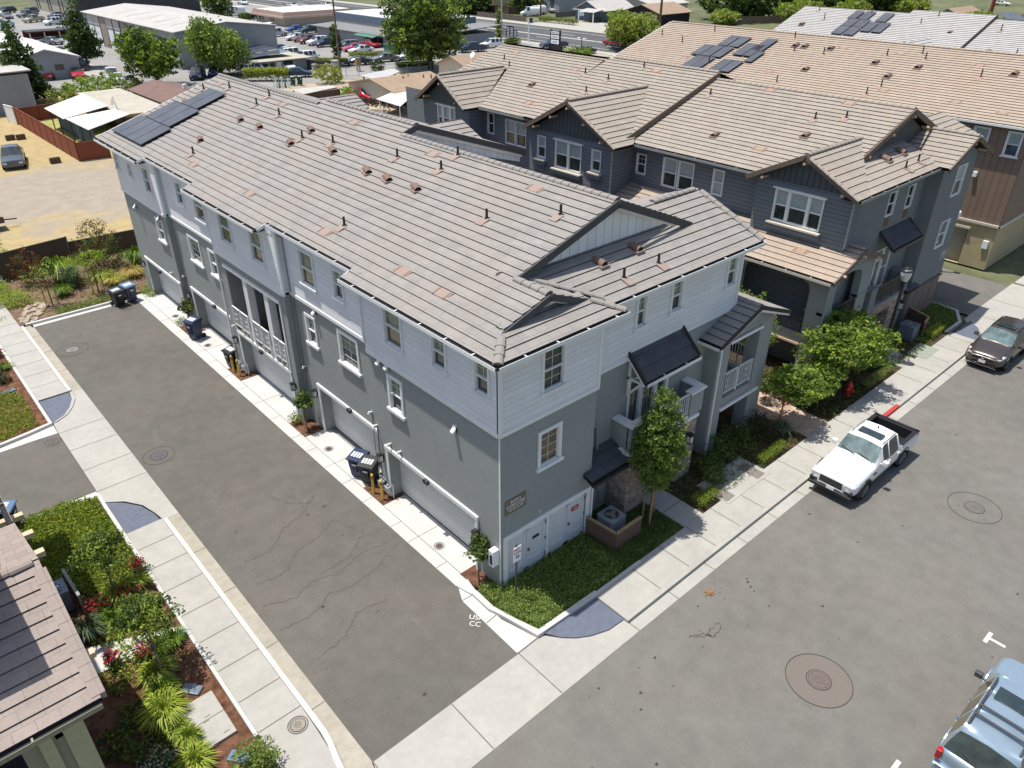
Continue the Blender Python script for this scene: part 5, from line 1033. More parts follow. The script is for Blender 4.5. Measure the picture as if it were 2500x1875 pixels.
for s in (-1, 1):
    mb = MB(); mb.T = Tt; mb.add([(.02,s*.52,.82),(.12,s*.86,.83),(.35,s*.905,.93),(.32,s*.8,1.0),(.05,s*.52,.95),(.12,s*.55,.84),(.2,s*.8,.85)], [(0,1,2,3,4)]); mb.box(.0,.12,s*.5,s*.86,.8,.93,0); mb.build('headlight', M['head_lamp'], TR, bevel=.02)
    mb = MB(); mb.T = Tt; mb.box(-.02, .1, s*.55, s*.86, .55, .68); mb.build('fog_lamp', M['plastic_black'], TR, bevel=.02)
    mb = MB(); mb.T = Tt; mb.box(1.98, 2.18, s*.95, s*1.16, 1.12, 1.3); mb.beam((2.05,s*.85,1.12),(2.05,s*1.0,1.16),.05,.06); mb.build('mirror', M['paint_truck'], TR, bevel=.04)
    for x in (2.62, 3.42):
        mb = MB(); mb.T = Tt; mb.box(x, x+.2, s*.93, s*.975, .96, 1.01); mb.build('door_handle', M['paint_truck'], TR, bevel=.01)
    mb = MB(); mb.T = Tt; mb.box(5.3,5.42,s*.8,s*.94,.75,1.08); mb.build('tail_light', M['tail_lamp'], TR, bevel=.01)
    mb = MB(); mb.T = Tt; mb.box(1.5,1.75,s*.93,s*.95,.87,.92); mb.build('fender_badge', M['letter_black'], TR)
    for x in (.96, 4.2): wheel(TR, ox+x, oy+s*.82, .39, .27, s)
    TR2 = TR
    for x in (.96, 4.2): flare(TR, ox+x, oy+s*.935, .46, s)
mb = MB(); mb.T = Tt; mb.box(2.55, 2.95, -.47, .47, 1.795, 1.845); mb.build('sunroof', M['car_glass'], TR, bevel=.015)
mb = MB(); mb.T = Tt
for s in (-1, 1): mb.tube([(2.38,s*.63,1.775),(3.0,s*.64,1.8),(3.6,s*.63,1.77)], .012)
mb.box(3.3,3.36,-.02,.02,1.8,1.87); mb.beam((1.66,-.7,1.265),(1.8,.0,1.34),.02,.015); mb.beam((1.66,0,1.27),(1.8,.65,1.33),.02,.015); mb.build('roof_trim', M['plastic_black'], TR)
mb = MB(); mb.T = Tt; mb.box(-.07, .1, -.88, .88, .36, .5); mb.box(.0,.08,-.45,.45,.5,.6); mb.build('bumper', M['plastic_black'], TR, bevel=.03)
mb = MB(); mb.T = Tt; mb.box(-.09, -.07, -.2, .12, .5, .64); mb.build('number_plate', M['plate_white'], TR)
# brown crossover at the right edge
CR_ = thing('parked_car', 'dark brown crossover parked at the kerb at the right edge', 'car', (27.75, -4.87, 0)); Tt = Matrix.Translation((27.75, -4.87, 0)); hw = .925
st = [(.0,[(0,.4),(.5,.4),(.6,.5),(.62,.65),(.58,.76),(.45,.82),(0,.84)]),(.12,[(0,.3),(.72,.3),(.82,.45),(.82,.65),(.77,.82),(.55,.9),(0,.93)]),(.5,[(0,.28),(.82,.28),(.91,.45),(hw,.7),(.88,.88),(.68,1.0),(0,1.04)]),
 (1.15,[(0,.28),(.82,.28),(hw,.45),(hw,.75),(.89,.98),(.74,1.1),(0,1.15)]),(1.25,[(0,.28),(.82,.28),(hw,.45),(hw,.75),(.89,1.0),(.75,1.15),(0,1.2)]),(1.98,[(0,.28),(.82,.28),(hw,.45),(hw,.75),(.89,1.04),(.65,1.56),(0,1.62)]),
 (2.15,[(0,.28),(.82,.28),(hw,.45),(hw,.75),(.89,1.04),(.63,1.62),(0,1.67)]),(2.45,[(0,.28),(.82,.28),(hw,.45),(hw,.76),(.89,1.05),(.63,1.64),(0,1.69)]),(2.53,[(0,.28),(.82,.28),(hw,.45),(hw,.76),(.89,1.05),(.63,1.64),(0,1.69)]),
 (3.4,[(0,.28),(.82,.28),(hw,.45),(hw,.78),(.89,1.08),(.62,1.62),(0,1.67)]),(3.48,[(0,.28),(.82,.28),(hw,.45),(hw,.78),(.89,1.08),(.62,1.61),(0,1.66)]),(4.0,[(0,.3),(.82,.3),(.91,.45),(.91,.78),(.86,1.1),(.58,1.55),(0,1.6)]),(4.4,[(0,.35),(.8,.35),(.88,.5),(.88,.8),(.82,1.08),(.62,1.15),(0,1.18)]),(4.58,[(0,.45),(.7,.45),(.78,.55),(.78,.75),(.74,.9),(.55,.95),(0,.97)])]
parts = {k: worldify(v, Tt) for k, v in shell(st, {(4,5):1,(5,4):2,(6,4):2,(8,4):2,(10,4):2,(11,5):3}, 2).items()}; emit(parts, CR_, 'paint_brown'); ox, oy = 27.75, -4.87
for s in (-1, 1):
    for x in (.93, 3.6): wheel(CR_, ox+x, oy+s*.8, .35, .24, s); flare(CR_, ox+x, oy+s*.925, .41, s, wd=.05)
    mb = MB(); mb.T = Tt; mb.box(1.5,1.7,s*.95,s*1.14,1.08,1.24); mb.beam((1.58,s*.84,1.05),(1.58,s*.98,1.1),.05,.05); mb.build('mirror', M['paint_brown'], CR_, bevel=.04)
    mb = MB(); mb.T = Tt; mb.add([(.05,s*.45,.72),(.14,s*.76,.76),(.5,s*.87,.88),(.42,s*.78,.93),(.08,s*.48,.82)], [(0,1,2,3,4)]); mb.box(.06,.25,s*.5,s*.76,.72,.81); mb.build('headlight', M['head_lamp'], CR_, bevel=.015)
    mb = MB(); mb.T = Tt; mb.tube([(2.1,s*.6,1.67),(3.6,s*.6,1.67)], .018); mb.build('roof_rail', M['plastic_black'], CR_)
mb = MB(); mb.T = Tt; mb.box(-.03,.1,-.5,.5,.58,.74); mb.box(-.0,.12,-.6,.6,.36,.46); mb.build('grille', M['plastic_black'], CR_, bevel=.02)
mb = MB(); mb.T = Tt; mb.beam((-.02,-.55,.77),(-.03,.55,.77),.03,.05); mb.beam((-.02,.5,.77),(.1,.78,.8),.03,.03); mb.beam((-.02,-.5,.77),(.1,-.78,.8),.03,.03); mb.box(-.04,.02,-.7,.7,.31,.335); mb.box(-.05,-.02,-.06,.06,.64,.73); mb.build('grille_trim', M['chrome'], CR_)
mb = MB(); mb.T = Tt; mb.box(-.05,-.03,-.16,.16,.46,.6); mb.build('number_plate', M['plate_white'], CR_); mb = MB(); mb.T = Tt; mb.box(2.2,2.65,-.42,.42,1.67,1.705); mb.build('sunroof', M['car_glass'], CR_, bevel=.015)
# pale blue estate-style off-roader, seen from behind
SU = thing('parked_car', 'pale blue off-roader with roof rails and cross bars at the lower right corner', 'car', (4.05, -13.15, 0)); Tt = Matrix.Translation((4.05, -13.15, 0)); hw = .9; ox, oy = 4.05, -13.15
B_ = [(0,.4),(.8,.4),(hw,.5),(hw,.75)]
st = [(0,[(0,.5),(.74,.5),(.82,.55),(.82,.75),(.8,1.0),(.74,1.08),(0,1.08)]),(.12,[*[(a,b) for a,b in B_],(.88,1.02),(.82,1.12),(0,1.12)]),(.42,[*B_,(.88,1.06),(.66,1.68),(0,1.74)]),(.52,[*B_,(.88,1.06),(.66,1.7),(0,1.76)]),(.6,[*B_,(.88,1.06),(.66,1.71),(0,1.77)]),(1.25,[*B_,(.88,1.06),(.66,1.73),(0,1.79)]),(1.35,[*B_,(.88,1.06),(.66,1.73),(0,1.79)]),(2.1,[*B_,(.88,1.05),(.66,1.72),(0,1.78)]),(2.2,[*B_,(.88,1.05),(.66,1.72),(0,1.78)]),
 (2.85,[*B_,(.88,1.04),(.65,1.7),(0,1.74)]),(3.0,[*B_,(.88,1.04),(.66,1.66),(0,1.7)]),(3.5,[*B_,(.88,1.03),(.76,1.15),(0,1.2)]),(3.62,[*B_,(.88,1.02),(.78,1.08),(0,1.13)]),(4.5,[*B_,(.86,.95),(.7,1.0),(0,1.05)]),(4.72,[(0,.5),(.74,.5),(.8,.55),(.8,.75),(.76,.9),(.6,.94),(0,.96)])]
parts = {k: worldify(v, Tt) for k, v in shell(st, {(1,5):3,(4,4):2,(6,4):2,(8,4):2,(10,5):1}, 2).items()}; emit(parts, SU, 'paint_blue', gm=('windscreen','glass_warm','glass'))
for s in (-1, 1):
    for x in (.95, 3.75): wheel(SU, ox+x, oy+s*.78, .36, .24, s); flare(SU, ox+x, oy+s*.9, .42, s, 'paint_blue')
    mb = MB(); mb.T = Tt; mb.box(3.05,3.2,s*.95,s*1.15,1.05,1.22); mb.beam((3.12,s*.84,1.05),(3.12,s*.98,1.08),.05,.05); mb.build('mirror', M['plastic_grey'], SU, bevel=.03)
    mb = MB(); mb.T = Tt; mb.box(-.03,.14,s*.76,s*.89,.78,1.1); mb.build('tail_light', M['tail_lamp'], SU, bevel=.02)
    mb = MB(); mb.T = Tt; mb.tube([(.7,s*.6,1.76),(.8,s*.6,1.84),(2.55,s*.6,1.84),(2.7,s*.6,1.77)], .028); mb.build('roof_rail', M['plastic_grey'], SU)
    for x in (1.3, 2.15):
        mb = MB(); mb.T = Tt; mb.box(x, x+.16, s*.89, s*.93, .93, .97); mb.build('door_handle', M['chrome'], SU, bevel=.01)
for x in (1.05, 1.42):
    mb = MB(); mb.T = Tt; mb.beam((x,-.6,1.85),(x,.6,1.85),.07,.03); mb.build('cross_bar', M['plastic_grey'], SU)
mb = MB(); mb.T = Tt; mb.box(1.95,2.45,-.46,.46,1.77,1.8); mb.build('sunroof', M['car_glass'], SU, bevel=.015)
mb = MB(); mb.T = Tt; mb.box(-.1,.1,-.88,.88,.45,.66); mb.build('bumper', M['paint_blue'], SU, bevel=.05); mb = MB(); mb.T = Tt; mb.box(-.12,-.09,-.8,.8,.66,.68); mb.build('bumper_pad', M['plastic_grey'], SU)
mb = MB(); mb.T = Tt; mb.box(-.03,-.0,-.2,.2,.78,.93); pl_ = mb.build('number_plate', M['plate_white'], SU)
mb = MB(); mb.T = Tt; mb.beam((.1,.0,1.14),(.22,.45,1.3),.02,.02); mb.build('rear_wiper', M['plastic_grey'], SU)
# simple parked cars for the lots: one mesh per body style, paint from the object's own colour
def far_mesh(kind):
    L, Wd, H = dict(sedan=(4.7,1.82,1.45), suv=(4.7,1.88,1.72), van=(5.6,2.0,2.3), pickup=(5.5,1.95,1.8), minivan=(5.0,1.95,1.75))[kind]; hw = Wd/2; g0 = .3
    def rg(belt, roof, rw, zt=None): return [(0,g0),(hw*.88,g0),(hw,.5),(hw*.99,belt*.8),(hw*.95,belt),(rw*hw,roof-.06),(0,roof)]
    bt = H*.6
    if kind == 'sedan': S_ = [(0,rg(.6,.68,.7)),(.1,rg(.66,.78,.8)),(1.15,rg(.84,.95,.8)),(1.95,rg(.92,H,.68)),(2.1,rg(.92,H+.01,.68)),(2.7,rg(.92,H,.68)),(2.8,rg(.92,H-.01,.68)),(3.3,rg(.92,H-.08,.66)),(4.0,rg(.92,1.02,.78)),(4.6,rg(.86,.96,.76)),(4.7,rg(.6,.7,.7))]; G_ = {(2,5):1,(3,4):1,(4,4):1,(6,4):1,(7,5):1,(7,4):1}
    elif kind in ('suv','minivan'): S_ = [(0,rg(.66,.8,.7)),(.1,rg(.8,.95,.8)),(1.1,rg(.95,1.08,.8)),(1.75,rg(1.02,H-.03,.7)),(1.9,rg(1.02,H,.7)),(2.6,rg(1.03,H,.7)),(2.7,rg(1.03,H,.7)),(3.5,rg(1.04,H-.03,.7)),(3.6,rg(1.04,H-.03,.7)),(4.15,rg(1.04,H-.1,.68)),(4.6,rg(.98,1.06,.8)),(4.7,rg(.7,.8,.75))]; G_ = {(2,5):1,(3,4):1,(4,4):1,(6,4):1,(8,4):1,(9,5):1}
    elif kind == 'van': S_ = [(0,rg(.8,.95,.75)),(.1,rg(.9,1.05,.8)),(.8,rg(1.15,1.3,.8)),(1.55,rg(1.3,H-.05,.78)),(1.7,rg(1.3,H,.8)),(2.3,rg(1.3,H,.8)),(2.4,rg(1.3,H,.82)),(5.5,rg(1.3,H,.82)),(5.6,rg(1.2,H-.1,.8))]; G_ = {(2,5):1,(3,4):1,(4,4):1}
    else: S_ = [(0,rg(.7,.9,.75)),(.1,rg(.82,1.02,.8)),(1.35,rg(1.0,1.16,.82)),(2.05,rg(1.08,H-.03,.7)),(2.2,rg(1.08,H,.7)),(2.85,rg(1.08,H,.7)),(2.95,rg(1.08,H,.7)),(3.45,rg(1.08,H-.04,.7)),(3.7,rg(1.08,1.14,.85)),(5.45,rg(1.05,1.12,.88)),(5.5,rg(1.0,1.05,.85))]; G_ = {(2,5):1,(3,4):1,(4,4):1,(6,4):1,(7,5):1}
    parts = shell(S_, G_, 1); mb = MB()
    for k, mi in ((0,0),(1,1)):
        for f in parts[k]: mb.poly([(v[0]-L/2, v[1], v[2]) for v in f], mi)
    for x in (L*.19, L*.79):
        for s in (-1, 1):
            mb.cyl((x-L/2, s*(hw-.2), .33), (x-L/2, s*(hw+.015), .33), .33, .33, 14, 2); mb.cyl((x-L/2, s*(hw+.01), .33), (x-L/2, s*(hw+.02), .33), .19, .19, 10, 3)
    for s in (-1, 1): mb.box(-L/2-.01, -L/2+.08, s*hw*.5, s*hw*.85, .6, .74, 4); mb.box(L/2-.08, L/2+.01, s*hw*.6, s*hw*.88, .7, .9, 5); mb.box(-L/2+L*.33,-L/2+L*.36,s*hw,s*(hw+.15),1.0,1.12,0)
    if kind == 'pickup': mb.box(3.85-L/2, 5.4-L/2, -hw*.8, hw*.8, 1.1, 1.128, 2)
    me = bpy.data.meshes.new(kind); me.from_pydata(mb.v, [], mb.f); me.polygons.foreach_set('material_index', mb.m)
    for n_ in ('paint_any','car_glass','tyre','rim','head_lamp','tail_lamp'): me.materials.append(M[n_])
    me.polygons.foreach_set('use_smooth', [m__ < 2 for m__ in mb.m]); return me
FAR = {}
PC = dict(white=(.7,.7,.7), silver=(.42,.43,.45), grey=(.16,.165,.18), black=(.015,.015,.018), blue=(.03,.07,.25), navy=(.012,.02,.05), red=(.45,.015,.03), maroon=(.13,.02,.015), teal=(.15,.38,.45), green=(.02,.035,.03), pink=(.5,.03,.12), tan=(.4,.33,.22), lightblue=(.4,.5,.62))
def car(kind, col, x, y, deg, label, z=-.03, group='cars parked in the lots beyond the row buildings', name='parked_car'):
    if kind not in FAR: FAR[kind] = far_mesh(kind)
    o = bpy.data.objects.new({'van':'parked_van','pickup':'pickup_truck'}.get(kind, name), FAR[kind]); COL.objects.link(o); o.location = (x, y, z); o.rotation_euler = (0, 0, R(deg)); o.color = (*PC[col], 1)
    tag(o, label, {'van':'van','pickup':'pickup','minivan':'minivan'}.get(kind, 'car'), group)
# deg: 0 = nose towards -x (west), 90 = nose towards -y, 180 = nose towards +x
car('suv','silver',67.9,150.3,180,'pearl white crossover standing out in the aisle beside the tall white van'); car('van','white',68.6,155.8,180,'tall white cargo van parked alone in the aisle of the lot'); car('sedan','green',66.0,163,0,'dark green car half hidden behind the tall cargo van')
car('sedan','blue',75.0,155.6,0,'bright blue car in front of the brown-roofed low building'); car('pickup','green',76.5,151.2,0,'dark green pickup beside the bright blue car'); car('sedan','white',67.8,141.6,-10,'white sedan next to the little island with the blue sign'); car('sedan','maroon',67.8,138.6,-5,'dark brown sedan between the white sedan and the red-brown off-roader')
car('suv','maroon',67.3,135.2,0,'red-brown off-roader in the middle row of the lot'); car('suv','white',67.3,131.8,0,'white crossover between the red-brown off-roader and the dark compact'); car('suv','navy',67.3,128.6,0,'dark compact off-roader left of the tall narrow tree'); car('suv','grey',68.3,122.3,-10,'grey people carrier just right of the tall narrow tree'); car('sedan','pink',67.9,119.4,-10,'raspberry red sedan behind the white sedan near the green box')
car('sedan','white',67.3,116.2,-10,'white sedan beside the green utility box'); car('sedan','red',73.5,122.5,90,'dark red car under the green awning'); car('sedan','navy',59.2,104.2,-18,'navy blue sedan at the chain-link fence'); car('sedan','grey',64.7,104.4,-15,'dark grey sedan right of the navy sedan'); car('sedan','white',69.2,103.7,-15,'white car by the blue accessible-parking sign, partly behind the big tree')
car('sedan','navy',57.6,145.2,180,'navy car at the far end of the near row'); car('sedan','white',57.4,142,180,'white sedan, second in the near row'); car('suv','white',57.3,138.6,180,'white crossover just behind the solar canopy'); car('sedan','black',56.6,133.2,180,'black sedan behind the solar canopy'); car('sedan','grey',56.7,129.8,180,'dark sedan beside the upright white panel'); car('sedan','navy',56.6,126.6,180,'dark blue car near the right end of the near row'); car('sedan','silver',56.3,123.2,180,'silver-grey sedan behind the white people carrier')
car('suv','white',55.3,119,170,'white estate car beside the white passenger van'); car('minivan','white',54.6,113.6,10,'white passenger van with three side windows'); car('minivan','white',47.4,106.2,75,'white minivan seen from behind in the drive'); car('suv','white',41.8,105.6,170,'white crossover behind the bright green hedge'); car('sedan','navy',45.6,99.6,150,'dark blue car at the end of the hedge'); car('sedan','blue',37,109.5,60,'blue car under the weeping tree'); car('suv','navy',33.6,108,60,'navy car beside the blue car under the trees')
car('sedan','white',98.8,234,90,'white car driving on the far side street'); car('van','white',81.3,201,0,'white panel van near the round bush by the side street'); car('sedan','white',79.8,190.6,0,'white sedan left of the clipped box hedge'); car('sedan','white',104.6,213,90,'white car passing behind the low brown-roofed building',-.01); car('sedan','white',113,208,90,'white car on the main road at the top',-.01)
car('pickup','navy',83.9,104.3,-12,'dark blue pickup at the edge of the big tree'); car('suv','white',90.6,106.6,-10,'white estate car by the stack of small signs'); car('van','white',140.4,149,-30,'white cargo van in the far yard across the road', 0); car('van','white',144.6,151,0,'second white van with windows, behind the first across the road', 0); car('sedan','red',43.3,77.5,100,'red car beside the tan-roofed cottage')
car('sedan','black',97.3,88.4,0,'black car by the double street lamp'); car('pickup','navy',98.8,98,-20,'dark pickup behind the pylon sign'); car('sedan','red',110.5,93,90,'red car half hidden behind the round tree',-.01); car('sedan','white',113.3,89.6,90,'white car right of the round tree on the road',-.01); car('suv','silver',152.7,153.5,60,'silver car beyond the white vans across the road', 0); car('sedan','white',277.5,80,90,'white car parked far away at the top right', 0)
car('suv','red',17.1,122.6,60,'red off-roader behind the bright shrubs'); car('sedan','red',20.3,120.8,80,'red hatchback right of the red off-roader'); car('suv','black',21.3,127.2,0,'black off-roader parked at the pale workshop wall'); car('sedan','lightblue',23.0,132.5,10,'pale blue sedan behind the black off-roader'); car('sedan','navy',23.6,137,10,'dark blue car behind the pale blue sedan'); car('sedan','white',25.3,149.5,90,'white car beyond the corner of the pale workshop')
car('pickup','white',23.6,115.2,75,'white pickup left of the large leafy tree'); car('sedan','white',23.2,111.6,75,'white sedan nose to nose with the white pickup'); car('sedan','silver',23.9,108.3,75,'silver car nearest the brown-roofed hut'); car('sedan','teal',29.0,206.6,60,'turquoise car at the far left'); car('sedan','grey',34.0,230,90,'dark grey sedan at the head of the far left aisle'); car('suv','black',37.6,247,30,'black off-roader near the top left')
car('pickup','grey',38.6,230.4,30,'grey pickup behind the loaded truck'); car('pickup','tan',36.6,215.6,30,'dusty pickup carrying a long load'); car('suv','white',38.6,206,20,'white crossover, first in the far left row'); car('sedan','white',39.5,209.4,20,'white sedan behind the white crossover at far left'); car('sedan','navy',41.8,203,20,'navy sedan at the dark end of the far left row'); car('suv','silver',41,213,20,'silver crossover by the tall cypress'); car('sedan','white',35,185.5,30,'white car under the far carport'); car('sedan','grey',28.3,166.4,120,'dark car beyond the workshop roof'); car('van','white',33.5,240,90,'white van at the left edge of the picture'); car('sedan','white',28.5,211.5,60,'white sedan beside the turquoise car'); car('sedan','navy',44,224,20,'navy car by the beige building'); car('sedan','grey',36,253,60,'grey car in the top left corner'); car('suv','grey',41.5,240,30,'dark crossover near the beige building'); car('sedan','silver',45,216,20,'silver sedan beside the beige building')
# old pickup on the dry field
OP = bpy.data.objects.new('pickup_truck', FAR['pickup']); COL.objects.link(OP); OP.location = (1.0, 71.2, -.02); OP.rotation_euler = (0, 0, R(78)); OP.color = (.07,.085,.1,1); OP.scale = (.95,.98,1); tag(OP, 'old dark grey-blue pickup standing on the dry field', 'pickup')
# ================================================================== bins, hydrant, lamps, signs, fittings
def bin_(x, y, rz, bodym, lidm, label, h=1.0):
    t = thing('wheelie_bin', label, 'bin', (x, y, .03), 0, 'wheelie bins in the lanes'); T = Matrix.Translation((x, y, .03)) @ Matrix.Rotation(rz, 4, 'Z')
    mb = MB(); mb.T = T; b, t_ = .24, .31
    P = [(-b,-b,.06),(b,-b,.06),(b,b,.06),(-b,b,.06),(-t_,-t_,h*.9),(t_,-t_,h*.9),(t_,t_,h*.9),(-t_,t_,h*.9)]
    mb.add(P, [(3,2,1,0),(0,1,5,4),(1,2,6,5),(2,3,7,6),(3,0,4,7)]); mb.box(-.34,.34,-.34,.34,h*.86,h*.92); mb.box(-.12,.12,-.33,-.27,.35,.75); mb.build('bin_body', M[bodym], t, bevel=.015)
    mb = MB(); mb.T = T; mb.add([(-.36,-.38,h*.92),(.36,-.38,h*.92),(.36,.36,h*.95),(-.36,.36,h*.95),(-.33,-.35,h*.97),(.33,-.35,h*.97),(.33,.33,h*1.04),(-.33,.33,h*1.04)], [(0,1,5,4),(1,2,6,5),(2,3,7,6),(3,0,4,7),(4,5,6,7)]); mb.box(-.3,.3,.34,.42,h*.93,h*.98); ld = mb.build('lid', M[lidm], t, bevel=.012)
    mb = MB(); mb.T = T
    for k in range(4): mb.add([(-.24+.12*k,-.2,h*.985),(-.16+.12*k,-.2,h*.985),(-.16+.12*k,.12,h*1.022),(-.24+.12*k,.12,h*1.022)], [(0,1,2,3)])
    mb.build('lid_label', M['plate_white'], ld)
    for s in (-1, 1):
        mb = MB(); mb.T = T; mb.cyl((s*.24,.3,.13),(s*.3,.3,.13),.13,.13,14); mb.build('wheel', M['tyre'], t)
    mb = MB(); mb.T = T; mb.box(-.1,.1,-.345,-.335,h*.66,h*.74); mb.build('label_plate', M['plate_white'], t)
bin_(-.2, 8.45, R(-65), 'bin_blue', 'bin_blue', 'blue-lidded wheelie bin, left of the pair by the yellow posts'); bin_(-.12, 7.8, R(-60), 'bin_black', 'bin_grey', 'dark grey-lidded wheelie bin, right of the pair by the yellow posts'); bin_(-.4, 24.6, R(-70), 'bin_blue', 'bin_blue', 'large dark blue wheelie bin standing alone below the downspout', 1.15); bin_(-.15, 20.4, R(-80), 'bin_black', 'bin_black', 'slim black wheelie bin beside the middle planter', .95)
bin_(-2.1, 31.75, R(15), 'bin_black', 'bin_grey', 'grey-lidded wheelie bin at the closed end of the alley', 1.0); bin_(-1.35, 31.95, R(15), 'bin_blue', 'bin_blue_light', 'pale blue-lidded wheelie bin at the closed end of the alley', 1.05); bin_(-11.5, 14.2, R(60), 'bin_black', 'bin_blue_light', 'blue-lidded bin at the left edge beside the lawn', 1.05)
bin_(41.4, 93.0, 0, 'bin_green', 'bin_green', 'dark green bin left of its twin beside the hedge', 1.2); bin_(42.3, 92.6, 0, 'bin_green', 'bin_green', 'dark green bin right of its twin, before the olive bush', 1.2); bin_(127.8, 135.4, 0, 'bin_black', 'bin_black', 'black bin on the pavement across the main road', 1.2)
def planting(x, y): pass
for i, (x, y, b) in enumerate(((-.45,7.05,1),(-.4,6.5,0),(-.45,19.75,1),(-.42,19.15,0))):
    t = thing('bollard', ['yellow post at the left of the front gas meter','yellow post at the right of the front gas meter','yellow post at the left of the far gas meter','yellow post at the right of the far gas meter'][i], 'bollard', (x, y, .05), 0, 'yellow posts guarding the gas meters'); mb = MB(); mb.cyl((x,y,.05),(x,y,.95),.055,.055,12); mb.lathe((x,y,.95),[(.055,0),(.04,.03),(.01,.045)],12); mb.build('post', M['paint_yellow'], t)
    mb = MB(); mb.cyl((x,y,.78),(x,y,.86),.058,.058,12); mb.build('band', simple('rust_band', (.25,.1,.05), .8) if i == 0 else M['rust_band'], t)
for x, y, lb_ in ((-.05,6.75,'tangle of gas meter pipes behind the front yellow posts'),(-.05,19.4,'gas meter pipes behind the far yellow posts')):
    t = thing('gas_meter', lb_, 'gas meter', (x, y, .05)); mb = MB(); mb.tube([(x,y-.5,.1),(x,y-.5,.7),(x,y+.4,.7),(x,y+.4,.5)], .025); mb.tube([(x,y-.2,.7),(x-.1,y-.2,.45),(x-.1,y+.1,.45)], .025); mb.tube([(x,y+.4,.7),(x,y+.4,1.1)], .02); mb.build('pipe', M['metal'], t)
    for k in (-.3, .15): mb = MB(); mb.box(x-.2, x+.0, y+k-.12, y+k+.12, .32, .6); mb.cyl((x-.1,y+k,.6),(x-.1,y+k,.68),.05,.05,8); mb.build('meter', M['ac_metal'], t, bevel=.03)
def ac(x, y, z, s, mat, lab, parts_=()):
    t = thing('air_conditioner', lab, 'air conditioner', (x, y, z)); mb = MB(); mb.box(x-s, x+s, y-s, y+s, z+.02, z+.78)
    for k in range(12): mb.box(x-s-.008, x+s+.008, y-s-.008, y+s+.008, z+.08+.055*k, z+.1+.055*k)
    mb.build('casing', M[mat], t, bevel=.04); mb = MB(); mb.prism([(x-s-.02,y-s-.02),(x+s+.02,y-s-.02),(x+s+.02,y+s+.02),(x-s-.02,y+s+.02)], z+.78, z+.84); tp = mb.build('top', M['ac_metal'] if mat != 'ac_blue' else M['ac_blue'], t, bevel=.05)
    mb = MB(); mb.cyl((x,y,z+.83),(x,y,z+.845),s*.75,s*.75,24); fg = mb.build('fan_opening', M['dark_void'], t)
    mb = MB(); 
    for r_ in (.2,.4,.6,.74): mb.tube([(x+s*r_*math.cos(a/18*2*math.pi), y+s*r_*math.sin(a/18*2*math.pi), z+.86) for a in range(19)], .007, 4)
    for a in range(10): c, s_ = math.cos(a*.628), math.sin(a*.628); mb.cyl((x,y,z+.865),(x+c*s*.75,y+s_*s*.75,z+.86),.007,.007,4)
    for a in range(3): c, s_ = math.cos(a*2.09+.3), math.sin(a*2.09+.3); mb.beam((x,y,z+.848),(x+c*s*.6,y+s_*s*.6,z+.848),.14,.004)
    mb.cyl((x,y,z+.85),(x,y,z+.87),.06,.06,10); mb.build('fan_guard', M['metal'], fg)
ac(4.75, -.62, .1, .36, 'ac_metal', 'air conditioner behind a low wooden screen below the small pent roof'); ac(28.3, -.95, .12, .38, 'ac_blue', 'bluish air conditioner in an open wooden screen by the bin doors'); ac(-11.25, 8.75, .1, .36, 'ac_blue', 'air conditioner on the lawn side of the lower left house')
def screen(pts, z, h, lab, mat='wood_slats', x0=0):
    t = thing('wooden_screen', lab, 'screen', (*pts[0], z)); 
    for a, b in zip(pts, pts[1:]):
        mb = MB(); v = Vector((b[0]-a[0], b[1]-a[1], 0)).normalized(); mb.beam((a[0],a[1],z+h/2),(b[0],b[1],z+h/2),.06,h); mb.build('slats', M[mat], t); mb = MB(); mb.beam((a[0],a[1],z+h+.025),(b[0],b[1],z+h+.025),.1,.05); mb.build('top_rail', M['stake_wood'] if mat == 'wood_slats' else M[mat], t)
screen([(4.02,-.1),(4.14,-1.38),(5.5,-1.38)], .1, .78, 'brown slatted screen round the front air conditioner'); screen([(28.9,-1.45),(29.7,-1.3),(30.2,.0)], .12, .9, 'slatted wooden screen by the far air conditioner'); screen([(-10.75,9.6),(-10.7,8.0)], .1, .75, 'grey side screen of the air conditioner at lower left', 'metal_ribbed')
mb = MB(); x, y = 20.3, -1.72; t = thing('fire_hydrant', 'red fire hydrant at the edge of the pavement under the leafy trees', 'hydrant', (x, y, .1)); mb.lathe((x,y,.1),[(.16,0),(.16,.05),(.11,.06),(.11,.48),(.14,.5),(.14,.54),(.12,.58),(.08,.68),(.03,.73),(.03,.78)],14); mb.build('barrel', M['paint_red'], t, smooth=False)
for a, b in (((x-.1,y,.5),(x-.24,y,.5)),((x+.1,y,.5),(x+.24,y,.5)),((x,y-.1,.42),(x,y-.25,.42))): mb = MB(); mb.cyl(a, b, .075, .075, 10); mb.build('outlet', M['paint_red'], t)
# street lamp
x, y = 24.7, -1.25; t = thing('street_lamp', 'black street lamp with acorn globe and banded top, in front of the dark building', 'street lamp', (x, y, .1), 0)
mb = MB(); mb.lathe((x,y,.1),[(.22,0),(.22,.15),(.16,.2),(.14,.8),(.09,.9),(.075,4.3),(.12,4.35),(.12,4.45)],12); mb.build('pole', M['black_metal'], t, smooth=False); mb = MB(); mb.lathe((x,y,4.55),[(.13,0),(.2,.12),(.25,.35),(.24,.5)],16); mb.build('globe', M['light_glass'], t, smooth=True); mb = MB(); mb.lathe((x,y,5.05),[(.26,0),(.24,.06),(.2,.09)],16); mb.lathe((x,y,5.17),[(.18,0),(.12,.09),(.05,.12),(.05,.2)],16); mb.build('lamp_cap', M['black_metal'], t); mb = MB(); mb.lathe((x,y,5.13),[(.21,0),(.2,.04)],16); mb.build('band', M['chrome'], t)
def tree_lamp(x, y, h, lab): pass
